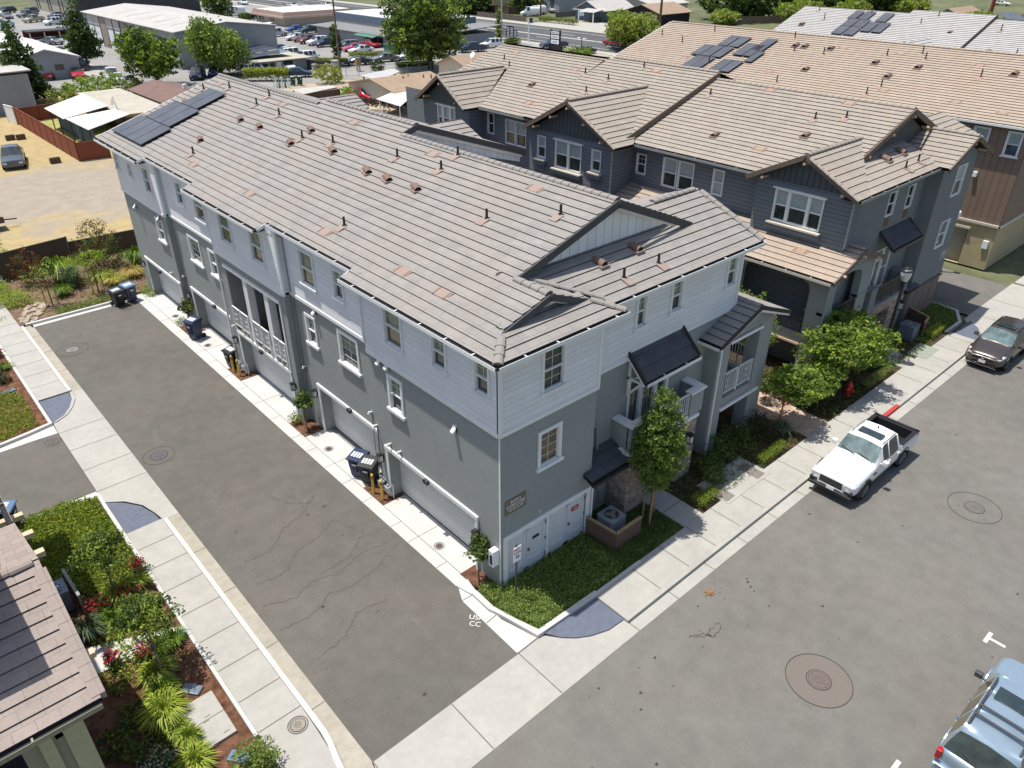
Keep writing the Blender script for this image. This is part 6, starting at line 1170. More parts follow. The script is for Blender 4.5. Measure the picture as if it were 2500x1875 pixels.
# second lamp by the tan wall
x, y = 39.6, 1.9; t = thing('street_lamp', 'white-topped street lamp standing before the tan wall', 'street lamp', (x, y, 0)); mb = MB(); mb.lathe((x,y,0),[(.15,0),(.1,.3),(.06,3.6)],10); mb.build('pole', M['black_metal'], t); mb = MB(); mb.lathe((x,y,3.6),[(.12,0),(.22,.25),(.2,.42),(.12,.5),(.05,.62)],14); mb.build('globe', M['white_paint'], t)
# no-parking sign
x, y = .05, -.72; t = thing('sign_post', 'white tow-away parking sign on a dark post in the corner planting', 'sign', (x, y, .1)); mb = MB(); mb.cyl((x,y+.02,.1),(x,y+.02,2.46),.032,.032,8); mb.build('post', M['plastic_grey'], t); mb = MB(); mb.box(x-.16, x+.16, y-.03, y-.015, 1.78, 2.38); s_ = mb.build('sign_plate', M['white_paint'], t)
text('NO', .15, face_s(x-.04,y-.034,2.27), 'lettering', M['letter_red'], s_); text('PARKING', .075, face_s(x,y-.034,2.14), 'lettering', M['letter_red'], s_); text('ANY\nTIME', .07, face_s(x,y-.034,1.98), 'lettering', M['letter_black'], s_)
# covers and drains
def cover(x, y, r, lab, mat='iron', ring=0, grp='round covers in the paving', z=.004, txt=None):
    t = thing('manhole_cover', lab, 'manhole cover', (x, y, z), 0, grp); mb = MB(); mb.cyl((x,y,z-.02),(x,y,z+.008),r,r,28); lid = mb.build('lid', M[mat], t)
    mb = MB(); n = 36
    def rg(r0, r1, zz, mi): P = [(x+q*math.cos(2*math.pi*i/n), y+q*math.sin(2*math.pi*i/n), zz) for q in (r0, r1) for i in range(n)]; mb.add(P, [(i,(i+1)%n,n+(i+1)%n,n+i) for i in range(n)], mi)
    rg(r, r+.025, z+.006, 0); rg(r*.82, r*.86, z+.011, 0)
    if ring: rg(ring, ring+.022, z+.006, 0)
    for k in range(-3, 4): w_ = math.sqrt(max(0, .6-(k/4)**2))*r*.8; mb.box(x-w_, x+w_, y+k*r*.2-.006, y+k*r*.2+.006, z+.008, z+.011)
    mb.build('rim_line', M['patch_line'], t)
    if txt: text(txt, r*.9, flat(x,y,z+.013,-50), 'lettering', M['joint'], lid, .001)
cover(16.32, -8.92, .34, 'manhole cover with a wide faint circle round it, upper right street', 'asphalt_street', .92, txt='S'); cover(4.64, -8.93, .34, 'dark iron manhole cover in a pinkish round patch of the street', 'iron', .93); cover(-5.81, 15.2, .33, 'grey-purple manhole cover with W in the middle of the alley', 'cover_grey', .62, txt='W'); cover(-5.78, 27.7, .3, 'pale manhole cover near the far end of the alley', 'asphalt_lot', .75); cover(-1.95, 31.1, .22, 'rusty small cover before the two bins', 'iron', .36); cover(-8.85, 19.2, .18, 'small cover at the mouth of the side alley', 'iron', .3)
mb = MB(); n = 40; mb.poly([(4.64+.92*math.cos(6.283*i/n), -8.93+.92*math.sin(6.283*i/n), .003) for i in range(n)]); structure(mb, 'road_patch', simple('patch_pink', (.16,.138,.12), .95, v=.12, sc_=20, bump=.3))
for x, y, lab in ((-.25,10.85,'second drain from the front in the apron'),(-.32,3.0,'front drain in the apron'),(-.2,28.1,'farthest drain in the apron'),(-.28,23.4,'drain in the apron right of the lone blue bin')): cover(x, y, .11, 'round '+lab, 'iron', .17, 'round drains in the garage apron', .034)
for x, y in ((-7.55,-.15),): cover(x, y, .2, 'pale cleanout cover in the pavement at the bottom', 'concrete_dirty', .26, z=.124)
for x0,x1,y0,y1,lab in ((-9.88,-8.88,.8,2.5,'large concrete vault lid in the mulch at lower left'),):
    t = thing('vault_lid', lab, 'vault lid', (x0, y0, .08)); mb = MB(); mb.box(x0,x1,y0,y1,.0,.14); l = mb.build('lid', M['concrete'], t); mb = MB(); mb.box(x0,x1,(y0+y1)/2-.012,(y0+y1)/2+.012,.14,.145); 
    for a, b in ((x0+.4,y0+.8),(x0+.5,y0+.95),(x0+.2,y0+1.5),(x0+.7,y0+.15)): mb.box(a,a+.16,b,b+.02,.14,.146)
    mb.build('seam', M['joint'], t)
t = thing('vault_lid', 'long concrete vault lid with two grates beside the pavement', 'vault lid', (9.3, -2.6, .1)); mb = MB(); mb.box(9.27,12.2,-2.62,-1.12,.0,.15); mb.build('lid', M['concrete'], t)
for x in (9.35, 11.45): mb = MB(); [mb.box(x+.04*k, x+.02+.04*k, -2.5, -1.5, .151, .156) for k in range(14)]; mb.build('grate', M['iron'], t)
mb = MB()
for k, (a, b) in enumerate(((10.2,-2.2),(10.9,-1.9),(10.4,-1.5))): mb.box(a,a+.3,b,b+.025,.151,.156)
mb.build('seam', M['joint'], t)
t = thing('vault_lid', 'square grey vault lid beside the dark building', 'vault lid', (26.6, -2.7, .1)); mb = MB(); mb.box(26.6,28.2,-2.7,-1.72,.0,.15); mb.build('lid', simple('grey_green_lid', (.27,.29,.24), .9), t)
for x, y, rz, lab in ((-9.28,2.95,-.9,'blue plastic valve box lid under the small tree'),(-9.15,.05,-.9,'pale blue valve box lid in the mulch at the bottom'),(-9.3,25.0,.2,'dark valve box set in the lawn at left')):
    t = thing('valve_box', lab, 'valve box', (x, y, .05)); mb = MB(); mb.T = Matrix.Translation((x,y,0)) @ Matrix.Rotation(rz,4,'Z'); mb.box(-.3,.3,-.16,.16,.0,.13); mb.build('lid', M['bin_blue_light'] if y < 2 else M['ac_blue'], t, bevel=.03)
text('USA\nCC', .27, flat(-1.5,-.5,.012,-50), 'road_marking', M['paint_white_road'], None, .001); tag(bpy.context.scene.collection.objects['road_marking'], 'sprayed white letters on the alley by the kerb', 'road marking')
for x, y, lab in ((10.05,-11.65,'white T parking mark on the street ahead of the pale blue car'),(3.62,-11.65,'white parking mark at the bottom edge behind the pale blue car')):
    mb = MB(); mb.box(x-.27,x+.27,y-.06,y+.06,.002,.006); mb.box(x-.05,x+.05,y-.5,y-.061,.002,.006); tag(mb.build('parking_mark', M['paint_white_road']), lab, 'road marking', 'parking bay marks')
mb = MB(); rnd = random.Random(3)
for k in range(60): a = rnd.uniform(0,6.28); l = rnd.uniform(.05,.25); x, y = 5.05+rnd.uniform(-.1,.1), -4.75+rnd.uniform(-.1,.1); mb.cyl((x,y,.01),(x+l*math.cos(a),y+l*math.sin(a),rnd.uniform(.01,.08)),.008,.003,3)
tag(mb.build('fallen_frond', simple('dry_leaf', (.35,.2,.08), .9)), 'dry brown leaf tuft lying on the street by the gutter', 'leaf litter')
# ================================================================== vegetation
def leaves(mb, c, n, size, rnd, spread, flat_=.4, mi=0, up=.3):
    for _ in range(n):
        while True:
            d = Vector((rnd.uniform(-1,1), rnd.uniform(-1,1), rnd.uniform(-1,1)))
            if d.length < 1: break
        p = c+Vector((d.x*spread, d.y*spread, d.z*spread*flat_*1.4))
        nn = Vector((rnd.gauss(0,.6), rnd.gauss(0,.6), rnd.gauss(up,.5))).normalized(); a = nn.orthogonal().normalized(); ang = rnd.uniform(0,6.28)
        a = a*math.cos(ang)+nn.cross(a)*math.sin(ang); b = nn.cross(a); s = size*rnd.uniform(.6,1.3); w_ = s*.5
        k = len(mb.v); fold = nn*s*.15
        mb.v += [tuple(p-a*s), tuple(p+b*w_-fold*.2), tuple(p+a*s+fold), tuple(p-b*w_+fold*.3)]; mb.f.append((k,k+1,k+2,k+3)); mb.m.append(mi)
def crown(blobs, clumps, per, size, seed, spread=.3, edge=.55, mats=('leaf_mid',), name='crown', par=None, up=.3, flat_=.4):
    rnd = random.Random(seed); mb = MB(); vol = [b[3]*b[4]*b[5] for b in blobs]; tot = sum(vol)
    for b, v in zip(blobs, vol):
        for _ in range(max(1, int(clumps*v/tot))):
            d = Vector((rnd.gauss(0,1), rnd.gauss(0,1), rnd.gauss(0,1))).normalized()*(edge+(1.08-edge)*rnd.random()**.7)
            c = Vector((b[0]+d.x*b[3], b[1]+d.y*b[4], b[2]+d.z*b[5])); leaves(mb, c, per, size, rnd, spread*rnd.uniform(.6,1.3), flat_, rnd.randrange(len(mats)), up)
    return mb.build(name, [M[m_] for m_ in mats], par)
def limbs(par, x, y, z0, top, r, blobs, seed, mat='bark', lean=(0,0), name='trunk'):
    rnd = random.Random(seed); mb = MB(); n = 5; P = [Vector((x+lean[0]*i/n+rnd.uniform(-.03,.03)*(i>0), y+lean[1]*i/n+rnd.uniform(-.03,.03)*(i>0), z0+(top-z0)*i/n)) for i in range(n+1)]
    for i in range(n): mb.cyl(P[i], P[i+1], r*(1-.12*i), r*(1-.12*(i+1)), 9)
    for b in blobs[:7]:
        q = Vector(b[:3]); s = P[3]; m_ = (s+q)/2+Vector((0,0,-.1)); mb.cyl(s, m_, r*.45, r*.3, 6); mb.cyl(m_, q, r*.3, r*.1, 6)
    mb.build(name, M[mat], par)
def tree(name, label, x, y, z0, trunk_h, r, blobs, clumps, per, size, seed, mats, spread=.3, bark='bark', lean=(0,0), group=None, edge=.55, up=.3, flat_=.4):
    t = thing(name, label, 'tree' if 'tree' in name or 'magnolia' in name else 'shrub', (x, y, z0), 0, group)
    limbs(t, x, y, z0, z0+trunk_h, r, blobs, seed, bark, lean); crown(blobs, clumps, per, size, seed+1, spread, edge, mats, 'crown', t, up, flat_); return t
rnd = random.Random(11)
# egg-shaped street tree by the front porch
VB = [(6.42,-1.1,2.3,.66,.66,.75),(6.42,-1.1,3.1,.95,.95,.9),(6.42,-1.1,4.0,.84,.84,.9),(6.42,-1.1,4.9,.5,.5,.8),(6.42,-1.1,5.5,.22,.22,.4)]
t = tree('street_tree', 'dense egg-shaped street tree on three stakes in front of the stone piers', 6.42, -1.1, .1, 2.4, .05, VB, 1100, 15, .052, 5, ('leaf_vase','leaf_mid','leaf_vase'), .16, 'bark_grey', edge=.5)
mb = MB()
for a, b in ((6.15,-1.3),(6.75,-1.0),(6.3,-.85)): mb.cyl((a,b,.05),(a+(6.42-a)*.1,b,1.9),.035,.035,7)
mb.beam((6.15,-1.3,1.2),(6.75,-1.0,1.2),.03,.03); mb.build('stake', M['stake_wood'], t)
def rb(cx, cy, cz, R_, n, seed, fl=.8, rr=.5):
    r_ = random.Random(seed); out = [(cx,cy,cz,R_*.75,R_*.75,R_*fl*.75)]
    for _ in range(n):
        a = r_.uniform(0,6.28); e = r_.uniform(-.6,.9); q = R_*rr*r_.uniform(.8,1.2); out.append((cx+math.cos(a)*math.cos(e)*(R_-q*.6), cy+math.sin(a)*math.cos(e)*(R_-q*.6), cz+math.sin(e)*(R_-q*.6)*fl, q, q, q*fl))
    return out
# leafy trees by the walk between the buildings
tree('street_tree', 'broad glossy street tree below the lamp, larger of the leafy pair', 21.6, -.9, .1, 1.7, .09, rb(20.6,-.9,2.4,2.0,10,3,.72), 1000, 15, .095, 7, ('leaf_bright','leaf_mid','leaf_bright','leaf_big'), .26, 'orange_bark', up=.5)
tree('street_tree', 'leafy street tree with orange trunk beside the brick walk', 15.75, -.85, .1, 1.5, .055, rb(15.9,-1.05,2.35,1.15,7,9,.7), 330, 14, .095, 13, ('leaf_big','leaf_mid','leaf_bright'), .24, 'orange_bark', up=.5)
crb = rb(18.0,-1.0,1.45,1.2,6,4,.6); t = tree('street_tree', 'low leafy tree between the brick walk and the red hydrant', 18.3, -.95, .1, 1.0, .06, crb, 330, 14, .1, 17, ('leaf_mid','leaf_bright','leaf_big'), .26, 'orange_bark', up=.5)
tree('potted_shrub', 'pale-tipped shrub rising behind the porch tower roof', 17.3, 2.6, .1, 3.2, .04, [(17.3,2.6,3.6,.7,.7,1.3),(17.9,2.2,3.9,.4,.4,.9),(16.7,3.0,4.4,.4,.4,1.0),(17.5,1.4,3.3,.5,.5,.8)], 170, 12, .07, 21, ('leaf_bright','olive_bush'), .2)
tree('potted_shrub', 'small green shrub at the foot of the porch below the brick walk', 16.9, .6, .1, .8, .03, [(16.9,.6,1.2,.5,.5,.5)], 60, 12, .07, 22, ('leaf_mid',), .2)
def small(x, y, lab, h=1.9, r=.45, seed=1, mats=('leaf_dark','leaf_mid')):
    tree('planter_tree', lab, x, y, .05, h-.5, .028, [(x,y,h-.25,r,r,r*.75),(x+.1,y+.1,h,r*.7,r*.7,r*.6)], 60, 11, .075, seed, mats, .15, 'bark', group='small glossy trees in the garage planters')
small(-.35, .72, 'small glossy tree at the front corner of the white-sided building', 1.75, .38, 31); small(-.2, 12.75, 'small glossy tree in the second planter bed from the front', 1.7, .36, 32); small(-.15, 26.0, 'small glossy tree beside the lone blue bin', 1.5, .36, 33)
def bush(x, y, r, h, lab, mats, n=60, size=.05, seed=1, cat_name='shrub', group=None, z=.05, per=14, sp=.16, up=.5):
    t = thing(cat_name, lab, 'shrub', (x, y, z), 0, group); crown([(x,y,z+h*.45,r,r,h*.6)], n, per, size, seed, sp, .35, mats, 'foliage', t, up, .6); return t
bush(-.28, 13.55, .32, .45, 'round clipped shrub in the bed below the third balcony', ('cover','leaf_mid'), 45, .035, 41); bush(-.35, 26.9, .25, .35, 'low green shrub behind the lone blue bin', ('cover','leaf_mid'), 30, .035, 42)
for i, (x, y, r, h) in enumerate(((-.35,32.6,.3,.35),(-.25,31.9,.26,.3))): bush(x, y, r, h, ['flat shrub at the far corner of the row, nearer the fence','flat shrub at the far corner of the row, nearer the garage'][i], ('cover',), 30, .04, 43+i)
for i, (x0, x1, y0, y1, lab) in enumerate(((8.2,9.4,-2.15,-1.6,'clipped bright hedge block left of the grated vault lid'),(12.3,14.2,-2.2,-1.75,'clipped bright hedge strip right of the grated vault lid'),(29.1,30.7,-2.0,-1.5,'yellow-green hedge strip near the bin doors'),(21.3,24.0,-2.2,-1.8,'yellow-green hedge strip behind the red kerb'))):
    t = thing('hedge', lab, 'hedge', (x0, y0, .1)); r_ = random.Random(50+i); mb = MB(); n = int(900*(x1-x0)*(y1-y0)+300)
    for _ in range(n):
        c = Vector((r_.uniform(x0,x1), r_.uniform(y0,y1), .1+.42*r_.random()**.4)); leaves(mb, c, 2, .032, r_, .05)
    mb.build('foliage', [M['hedge' if i < 2 else 'olive_bush'] if i != 2 else M['leaf_yellow']], t)
# grassy tufts
def tuft(x, y, r, h, n, mat, lab, seed, z=.05, name='grass_clump', group=None, wd=.018, droop=.6):
    r_ = random.Random(seed); mb = MB()
    for _ in range(n):
        a = r_.uniform(0,6.28); l = r*r_.random()**.5; bx, by = x+.35*l*math.cos(a), y+.35*l*math.sin(a); hh = h*r_.uniform(.6,1.1); dx, dy = math.cos(a)*l, math.sin(a)*l; px_, py_ = -math.sin(a)*wd, math.cos(a)*wd
        P = [(bx-px_,by-py_,z),(bx+px_,by+py_,z),(bx+dx*.45+px_,by+dy*.45+py_,z+hh*.85),(bx+dx*.45-px_,by+dy*.45-py_,z+hh*.85),(bx+dx*1.1,by+dy*1.1,z+hh*(1-droop*.7))]
        mb.add(P, [(0,1,2,3),(3,2,4)])
    mats = mat if isinstance(mat, tuple) else (mat,)
    t = thing(name, lab, 'plant', (x, y, z), 0, group); 
    mb.m = [i//2 % len(mats) for i in range(len(mb.f))]; mb.build('blades', [M[m_] for m_ in mats], t); return t
G1 = 'ornamental plants in the garden at the end of the alley'
tuft(-3.6,37.6,1.1,1.7,420,('grass_green','grass_lime'),'tall bright green arching grass against the brown fence',61,group=G1,wd=.03); tuft(.9,37.3,.9,1.3,300,('grass_green',),'bright green round grass next to the end of the white-sided building',62,group=G1,wd=.03); tuft(-3.3,36.3,.75,1.3,260,('grass_blue',),'grey-green reedy clump in the middle of the end garden',63,group=G1,wd=.02,droop=.1)
tuft(-4.2,35.3,.6,.75,240,('grass_green',),'dense dark green tuft left of the reedy clump',64,group=G1); tuft(-1.3,35.3,.8,.6,240,('grass_gold','grass_lime'),'golden grass behind the two bins',65,group=G1); tuft(.0,35.6,.8,.7,240,('grass_gold',),'straw-coloured grass beside the end wall',66,group=G1); tuft(-1.7,36.5,.8,.6,220,('grass_lime','grass_green'),'lime grass behind the straw-coloured grass',67,group=G1)
for i, (x, y, r, h, mts, lab) in enumerate(((-7.3,37.6,.95,.75,('grass_lime','cover'),'large bright yellow-green mound left, beside the white pavement'),(-6.7,36.0,1.0,.6,('grass_lime','cover'),'low yellow-green mound nearest the river stones'),(-7.3,39.2,.8,.7,('white_flower','cover'),'pale variegated mound at the fence, far left'))): bush(x,y,r,h,lab,mts,150,.05,70+i,group=G1,sp=.2)
bush(-5.1,38.3,.95,2.2,'reddish shrub against the brown fence, left one',('leaf_red','leaf_dark','leaf_red'),150,.055,74,group=G1,sp=.22); bush(-1.0,38.3,1.35,3.0,'tall red-tipped shrub at the step of the fence',('leaf_red','leaf_dark','leaf_mid'),300,.06,75,group=G1,sp=.26); bush(-6.5,44.6,1.2,1.5,'bright green bush beyond the fence at the left edge',('leaf_bright',),120,.08,76,group=G1,sp=.3)
GS = 'staked saplings'
for x, y, lab, mts, sd in ((-5.05,34.2,'thin sapling on three stakes beside the river stones',('maple','leaf_dark'),81),(-2.42,34.4,'leafier yellow-green sapling on three stakes behind the bins',('maple','leaf_bright'),82)):
    t = tree('sapling_tree', lab, x, y, .05, 1.8, .03, [(x,y,2.25,.75,.6,.45),(x-.6,y+.1,2.1,.5,.4,.3),(x+.5,y,2.45,.45,.4,.3)], 70 if sd == 82 else 30, 11, .08, sd, mts, .2, group=GS)
    mb = MB(); [mb.cyl((x+a,y+b,.0),(x+a*1.0,y+b,1.7),.03,.03,6) for a, b in ((-.32,-.12),(.3,-.1),(.02,.25))]; mb.beam((x-.32,y-.12,1.1),(x+.3,y-.1,1.1),.02,.02); mb.build('stake', M['stake_wood'], t)
# river stones
mb = MB(); r_ = random.Random(8)
for _ in range(150):
    x, y = r_.uniform(-7.0,-5.3), r_.uniform(32.6,35.0)
    if abs((x+6.9)-(y-32.6)*.55) > .6: continue
    s = r_.uniform(.07,.16); mb.T = Matrix.Translation((x,y,.08)) @ Matrix.Rotation(r_.uniform(0,3),4,'Z') @ Matrix.Diagonal((s*1.3,s,s*.6,1)); mb.lathe((0,0,-1),[(.4,.3),(.9,.7),(1,1),(.8,1.6),(.4,1.9)],8)
tag(mb.build('river_stones', M['rock'], smooth=True), 'bed of pale river stones at the end of the alley', 'stones', kind='stuff')
# ground cover (stuff)
def pip(x, y, P):
    c = False
    for i in range(len(P)):
        (x1, y1), (x2, y2) = P[i-1], P[i]
        if (y1 > y) != (y2 > y) and x < (x2-x1)*(y-y1)/(y2-y1)+x1: c = not c
    return c
def cover_(name, P, n, size, z, h, mats, lab, seed, patch=None, up=.6):
    r_ = random.Random(seed); mb = MB(); xs = [p[0] for p in P]; ys = [p[1] for p in P]; k = 0
    while k < n:
        x, y = r_.uniform(min(xs),max(xs)), r_.uniform(min(ys),max(ys))
        if not pip(x, y, P): continue
        k += 1
        if patch and (math.sin(x*2.1+seed)+math.sin(y*2.7+x)) < patch: continue
        leaves(mb, Vector((x,y,z+h*r_.random())), 3, size, r_, .07, 1, r_.randrange(len(mats)), up)
    return tag(mb.build(name, [M[m_] for m_ in mats]), lab, 'ground cover', kind='stuff')
cover_('ground_cover', [(-.55,.5),(-.66,.3),(-.66,-.8),(-.28,-2.12),(2.2,-2.2),(3.6,-2.2),(3.9,-.1),(0,-.05)], 5200, .03, .1, .22, ('cover','cover','leaf_mid'), 'leafy green ground cover at the front corner of the white-sided building', 91)
cover_('ground_cover', [(3.6,-2.2),(6.95,-2.2),(6.95,.4),(5.6,-.3),(3.9,-.1)], 1800, .03, .1, .1, ('leaf_mid','leaf_dark'), 'dark ground cover round the egg-shaped tree', 92)
cover_('ground_cover', [(8.15,-2.2),(15.6,-2.2),(15.6,-.1),(8.15,-.3)], 2200, .035, .1, .12, ('leaf_mid','leaf_dark'), 'dark ground cover before the porch tower', 93)
cover_('ground_cover', [(28.4,-1.9),(32.4,-1.95),(33.8,-1.25),(34.0,.2),(28.4,-.1)], 2600, .04, .12, .12, ('leaf_mid','cover'), 'shaded lawn strip at the corner of the dark building', 94)
cover_('ground_cover', [(17.6,-2.2),(28.2,-2.2),(28.2,-.3),(17.6,.2)], 1700, .05, .1, .2, ('leaf_mid','leaf_dark'), 'dark undergrowth below the leafy trees', 95, -.4)
cover_('lawn', [(-8.66,13.75),(-8.7,9.2),(-9.0,8.6),(-10.4,8.7),(-11.2,10.2),(-11.35,14.3),(-9.5,14.25)], 9500, .045, .05, .2, ('lawn','lawn','grass_green'), 'shaggy bright lawn beside the curved ramp at lower left', 96, up=.2)
cover_('lawn', [(-8.95,20.9),(-8.95,24.2),(-9.3,25.0),(-13,25.2),(-13,20.5),(-10.2,20.55)], 4200, .045, .06, .17, ('lawn','lawn','grass_green'), 'small bright lawn at the left edge beyond the side alley', 97, up=.2)
cover_('ground_cover', [(-8.7,8.6),(-8.8,4.2),(-11.2,4),(-11.3,8.6)], 1700, .05, .05, .25, ('grass_green','leaf_mid','grass_lime'), 'mixed low planting between lawn and porch walk', 98, -.3)
cover_('ground_cover', [(-9.95,3.6),(-11.9,3.6),(-11.7,-2),(-9.9,-2)], 2300, .05, .05, .25, ('leaf_dark','grass_green'), 'dark low planting under the olive house wall', 99, -.6)
cover_('ground_cover', [(-5.2,32.5),(-2.2,32.5),(-2.2,33.4),(-5.2,33.5)], 900, .04, .05, .2, ('cover','leaf_mid'), 'low green edging behind the alley end kerb', 100)
cover_('garden_growth', [(-8.2,33.5),(1.6,33),(1.6,40),(-8.2,40)], 2200, .05, .05, .2, ('grass_lime','leaf_mid','grass_gold'), 'scattered low growth in the end garden', 101, .1)
# planting at lower left
G2 = 'garden plants beside the lower left house'
tuft(-9.55,8.05,.6,.5,300,('grass_lime',),'yellow-lime grass at the foot of the upper crape myrtle',111,group=G2); tuft(-9.0,8.1,.4,.45,160,('grass_lime',),'smaller lime grass near the pavement edge',112,group=G2); tuft(-9.5,7.0,.45,.6,150,('grass_blue','grass_lime'),'variegated strappy plant near the porch walk',113,group=G2,wd=.02)
tuft(-10.1,6.95,.5,.5,140,('grass_green',),'green strappy plant by the porch walk',114,group=G2); tuft(-9.55,4.9,.45,.5,150,('grass_green',),'strappy plant on the lower side of the porch walk',115,group=G2); tuft(-9.0,5.0,.4,.45,130,('grass_green',),'strappy plant at the walk corner by the pavement',116,group=G2); tuft(-10.9,6.9,.5,.8,160,('grass_blue',),'dusky grass clump under the tile verge',117,group=G2)
for i, (x, y, r, h, lab) in enumerate(((-9.85,4.0,.5,.55,'lime grass, uppermost of the three by the vault lid'),(-9.95,3.3,.45,.5,'lime grass in the middle beside the vault lid'),(-10.15,2.6,.6,.6,'largest lime grass left of the vault lid'),(-9.95,1.35,.32,.45,'small round lime tuft below the vault lid'),(-10.1,.6,.5,.45,'lime grass nearest the bottom edge'),(-10.1,1.9,.35,.3,'thin straw grass between the lime clumps'))): tuft(x,y,r,h,300,('grass_lime','grass_green') if i % 2 else ('grass_lime',),lab,120+i,group=G2)
bush(-8.9,-.55,.6,.7,'dark green bush at the bottom edge by the pavement',('leaf_mid','cover'),130,.045,131,group=G2); bush(-11.0,.9,.6,.7,'white-dotted dark shrub below the olive wall',('leaf_dark','white_flower'),70,.04,132,group=G2)
def flowers(x, y, r, lab, seed):
    t = thing('flowering_plant', lab, 'plant', (x, y, .05), 0, G2); crown([(x,y,.55,r,r,.2)], 34, 9, .04, seed, .1, .2, ('flower_red','flower_red','leaf_dark'), 'blossom', t); crown([(x,y,.25,r,r,.25)], 20, 10, .05, seed+1, .14, .2, ('leaf_dark','leaf_mid'), 'foliage', t)
flowers(-10.35,7.7,.4,'red flowering plant above the porch walk',141); flowers(-9.4,7.6,.3,'faded red flowering plant by the tree foot',142); flowers(-9.9,4.9,.35,'red kangaroo-paw plant below the porch walk, right one',143); flowers(-10.7,5.2,.25,'red plant at the edge of the porch walk, left one',144); flowers(-8.75,8.7,.3,'dusky red twiggy plant at the pavement edge',145); flowers(-8.9,29.2,.3,'dark red plant at the left edge beside the pavement',146)
def myrtle(x, y, lab, seed, tx, ty, top):
    B = [(tx,ty,top,.6,.6,.4),(tx-.55,ty-.1,top-.2,.4,.4,.25),(tx+.5,ty+.25,top-.25,.4,.4,.25),(tx+.1,ty-.6,top-.3,.4,.35,.25),(tx-.1,ty+.55,top-.1,.35,.35,.2),(tx+.75,ty-.3,top-.4,.25,.25,.2)]
    tree('crape_myrtle_tree', lab, x, y, .05, 1.6, .045, B, 210, 14, .055, seed, ('leaf_mid','leaf_dark','leaf_bright'), .19, 'bark_grey', (tx-x, ty-y), up=.5, edge=.2)
myrtle(-9.68,7.95,'young crape myrtle standing in lime grass below the lawn',151,-9.75,8.35,2.15); myrtle(-9.75,3.75,'young crape myrtle casting its shadow by the blue valve box',153,-9.7,4.3,2.5)
tuft(-8.9,27.6,.4,.4,100,('grass_green',),'strappy green plant at the left edge by the pavement',155); bush(-9.3,26.3,.5,.5,'dry twiggy shrub at the left edge, beyond the small lawn',('leaf_purple','leaf_dark'),50,.05,156)
for i, (x, y, r, h, mts, lab) in enumerate(((10.4,-.85,.6,.8,('leaf_dark','leaf_mid'),'dark shrub at the foot of the porch tower, left'),(11.6,-.6,.75,.9,('leaf_dark','leaf_mid'),'dark shrub under the left porch pier'),(12.9,-.6,.8,1.0,('leaf_dark','leaf_mid'),'dark shrub under the porch opening'),(14.3,-.7,.8,1.0,('leaf_purple','leaf_dark'),'purplish shrub by the right porch pier'),(10.1,-1.3,.4,.6,('olive_bush','leaf_mid'),'yellowish shrub between pier and vault lid'))): bush(x,y,r,h,lab,mts,80,.05,160+i,group='shrubs at the foot of the porch',sp=.2)
tuft(15.2,-1.2,.6,.5,140,('grass_blue',),'dark strappy plant next to the orange-trunked tree',170); bush(24.0,-1.2,.7,.8,'dark shrub behind the yellow-green hedge strip',('leaf_mid','leaf_dark'),60,.06,171,sp=.2)
# big trees behind
GB = 'trees among the parking lots'
def conifer(x, y, h, r, lab, seed, base=1.5, bulge=1):
    rr = random.Random(seed); B = []
    for k in range(11):
        f = k/10; z = base+(h-base)*f; q = r*(1-f)**.75*(1 if f > .12 else .8)+.15; a = rr.uniform(0,6.28); B.append((x+q*.3*math.cos(a), y+q*.3*math.sin(a), z, q, q, (h-base)/11*1.1))
    tree('conifer_tree', lab, x, y, -.03, h*.8, .22, B, 430, 13, .24, seed, ('leaf_conifer','leaf_dark','leaf_conifer'), .55, group=GB, edge=.45, up=.1)
conifer(24.4,129.8,9.8,2.6,'taller open conifer standing by the low dark planter',201,2.2); conifer(9.8,104.0,9.6,3.0,'conifer beside the ribbed grey shed at far left',203,1.2)
tree('broadleaf_tree', 'large loose green tree over the parked white pickup', 27.4, 107.5, -.03, 3, .28, rb(27.0,106.5,4.1,3.9,10,205,.95), 800, 14, .22, 206, ('leaf_mid','leaf_bright','leaf_dark'), .6, group=GB); tree('weeping_tree', 'weeping willow-like tree before the long grey warehouse', 37.5, 108.2, -.03, 3.5, .26, rb(37.3,107.5,4.2,3.8,10,207,1.0), 800, 14, .24, 208, ('leaf_willow','leaf_mid','leaf_bright'), .55, group=GB, flat_=1.6)
tree('broadleaf_tree', 'huge dense dark green tree left of the pale cottages', 65.5, 92.5, -.03, 4.5, .5, rb(65.5,92.5,7.0,6.8,16,209,.9,.42)+[(65.5,92.5,3.6,4.4,4.4,2.4)], 1300, 17, .27, 210, ('leaf_mid','leaf_bright','leaf_dark','leaf_dark'), .8, group=GB); tree('round_tree', 'clipped round yellow-green tree on the main road', 107.5, 87.5, 0, 2, .25, rb(107.5,87.5,3.3,4.9,11,211,.62), 900, 15, .26, 212, ('leaf_yellow','olive_bush','leaf_bright'), .6, group=GB)
tree('round_tree', 'smaller yellow-green tree right of the round clipped tree', 136.5, 107.5, 0, 1.5, .2, rb(136.5,107.5,2.2,2.8,6,213,.6), 200, 14, .22, 214, ('leaf_yellow','olive_bush'), .6, group=GB)
B = [(55.7,104.8,1.6+.55*k,.55+.35*math.sin(k/8*3.1),.55+.35*math.sin(k/8*3.1),.5) for k in range(9)]; tree('column_tree', 'narrow dark column-shaped tree in the middle of the lot', 55.7, 104.8, -.03, 2.5, .12, B, 170, 13, .16, 215, ('leaf_dark','leaf_mid'), .3, group=GB); B = [(99.9,115.3,.6+.62*k,.75-.03*k,.75-.03*k,.5) for k in range(9)]; tree('column_tree', 'slim ivy-green column tree beside the main road', 99.9, 115.3, -.03, 3, .12, B, 110, 12, .18, 216, ('leaf_mid','leaf_bright'), .35, group=GB)
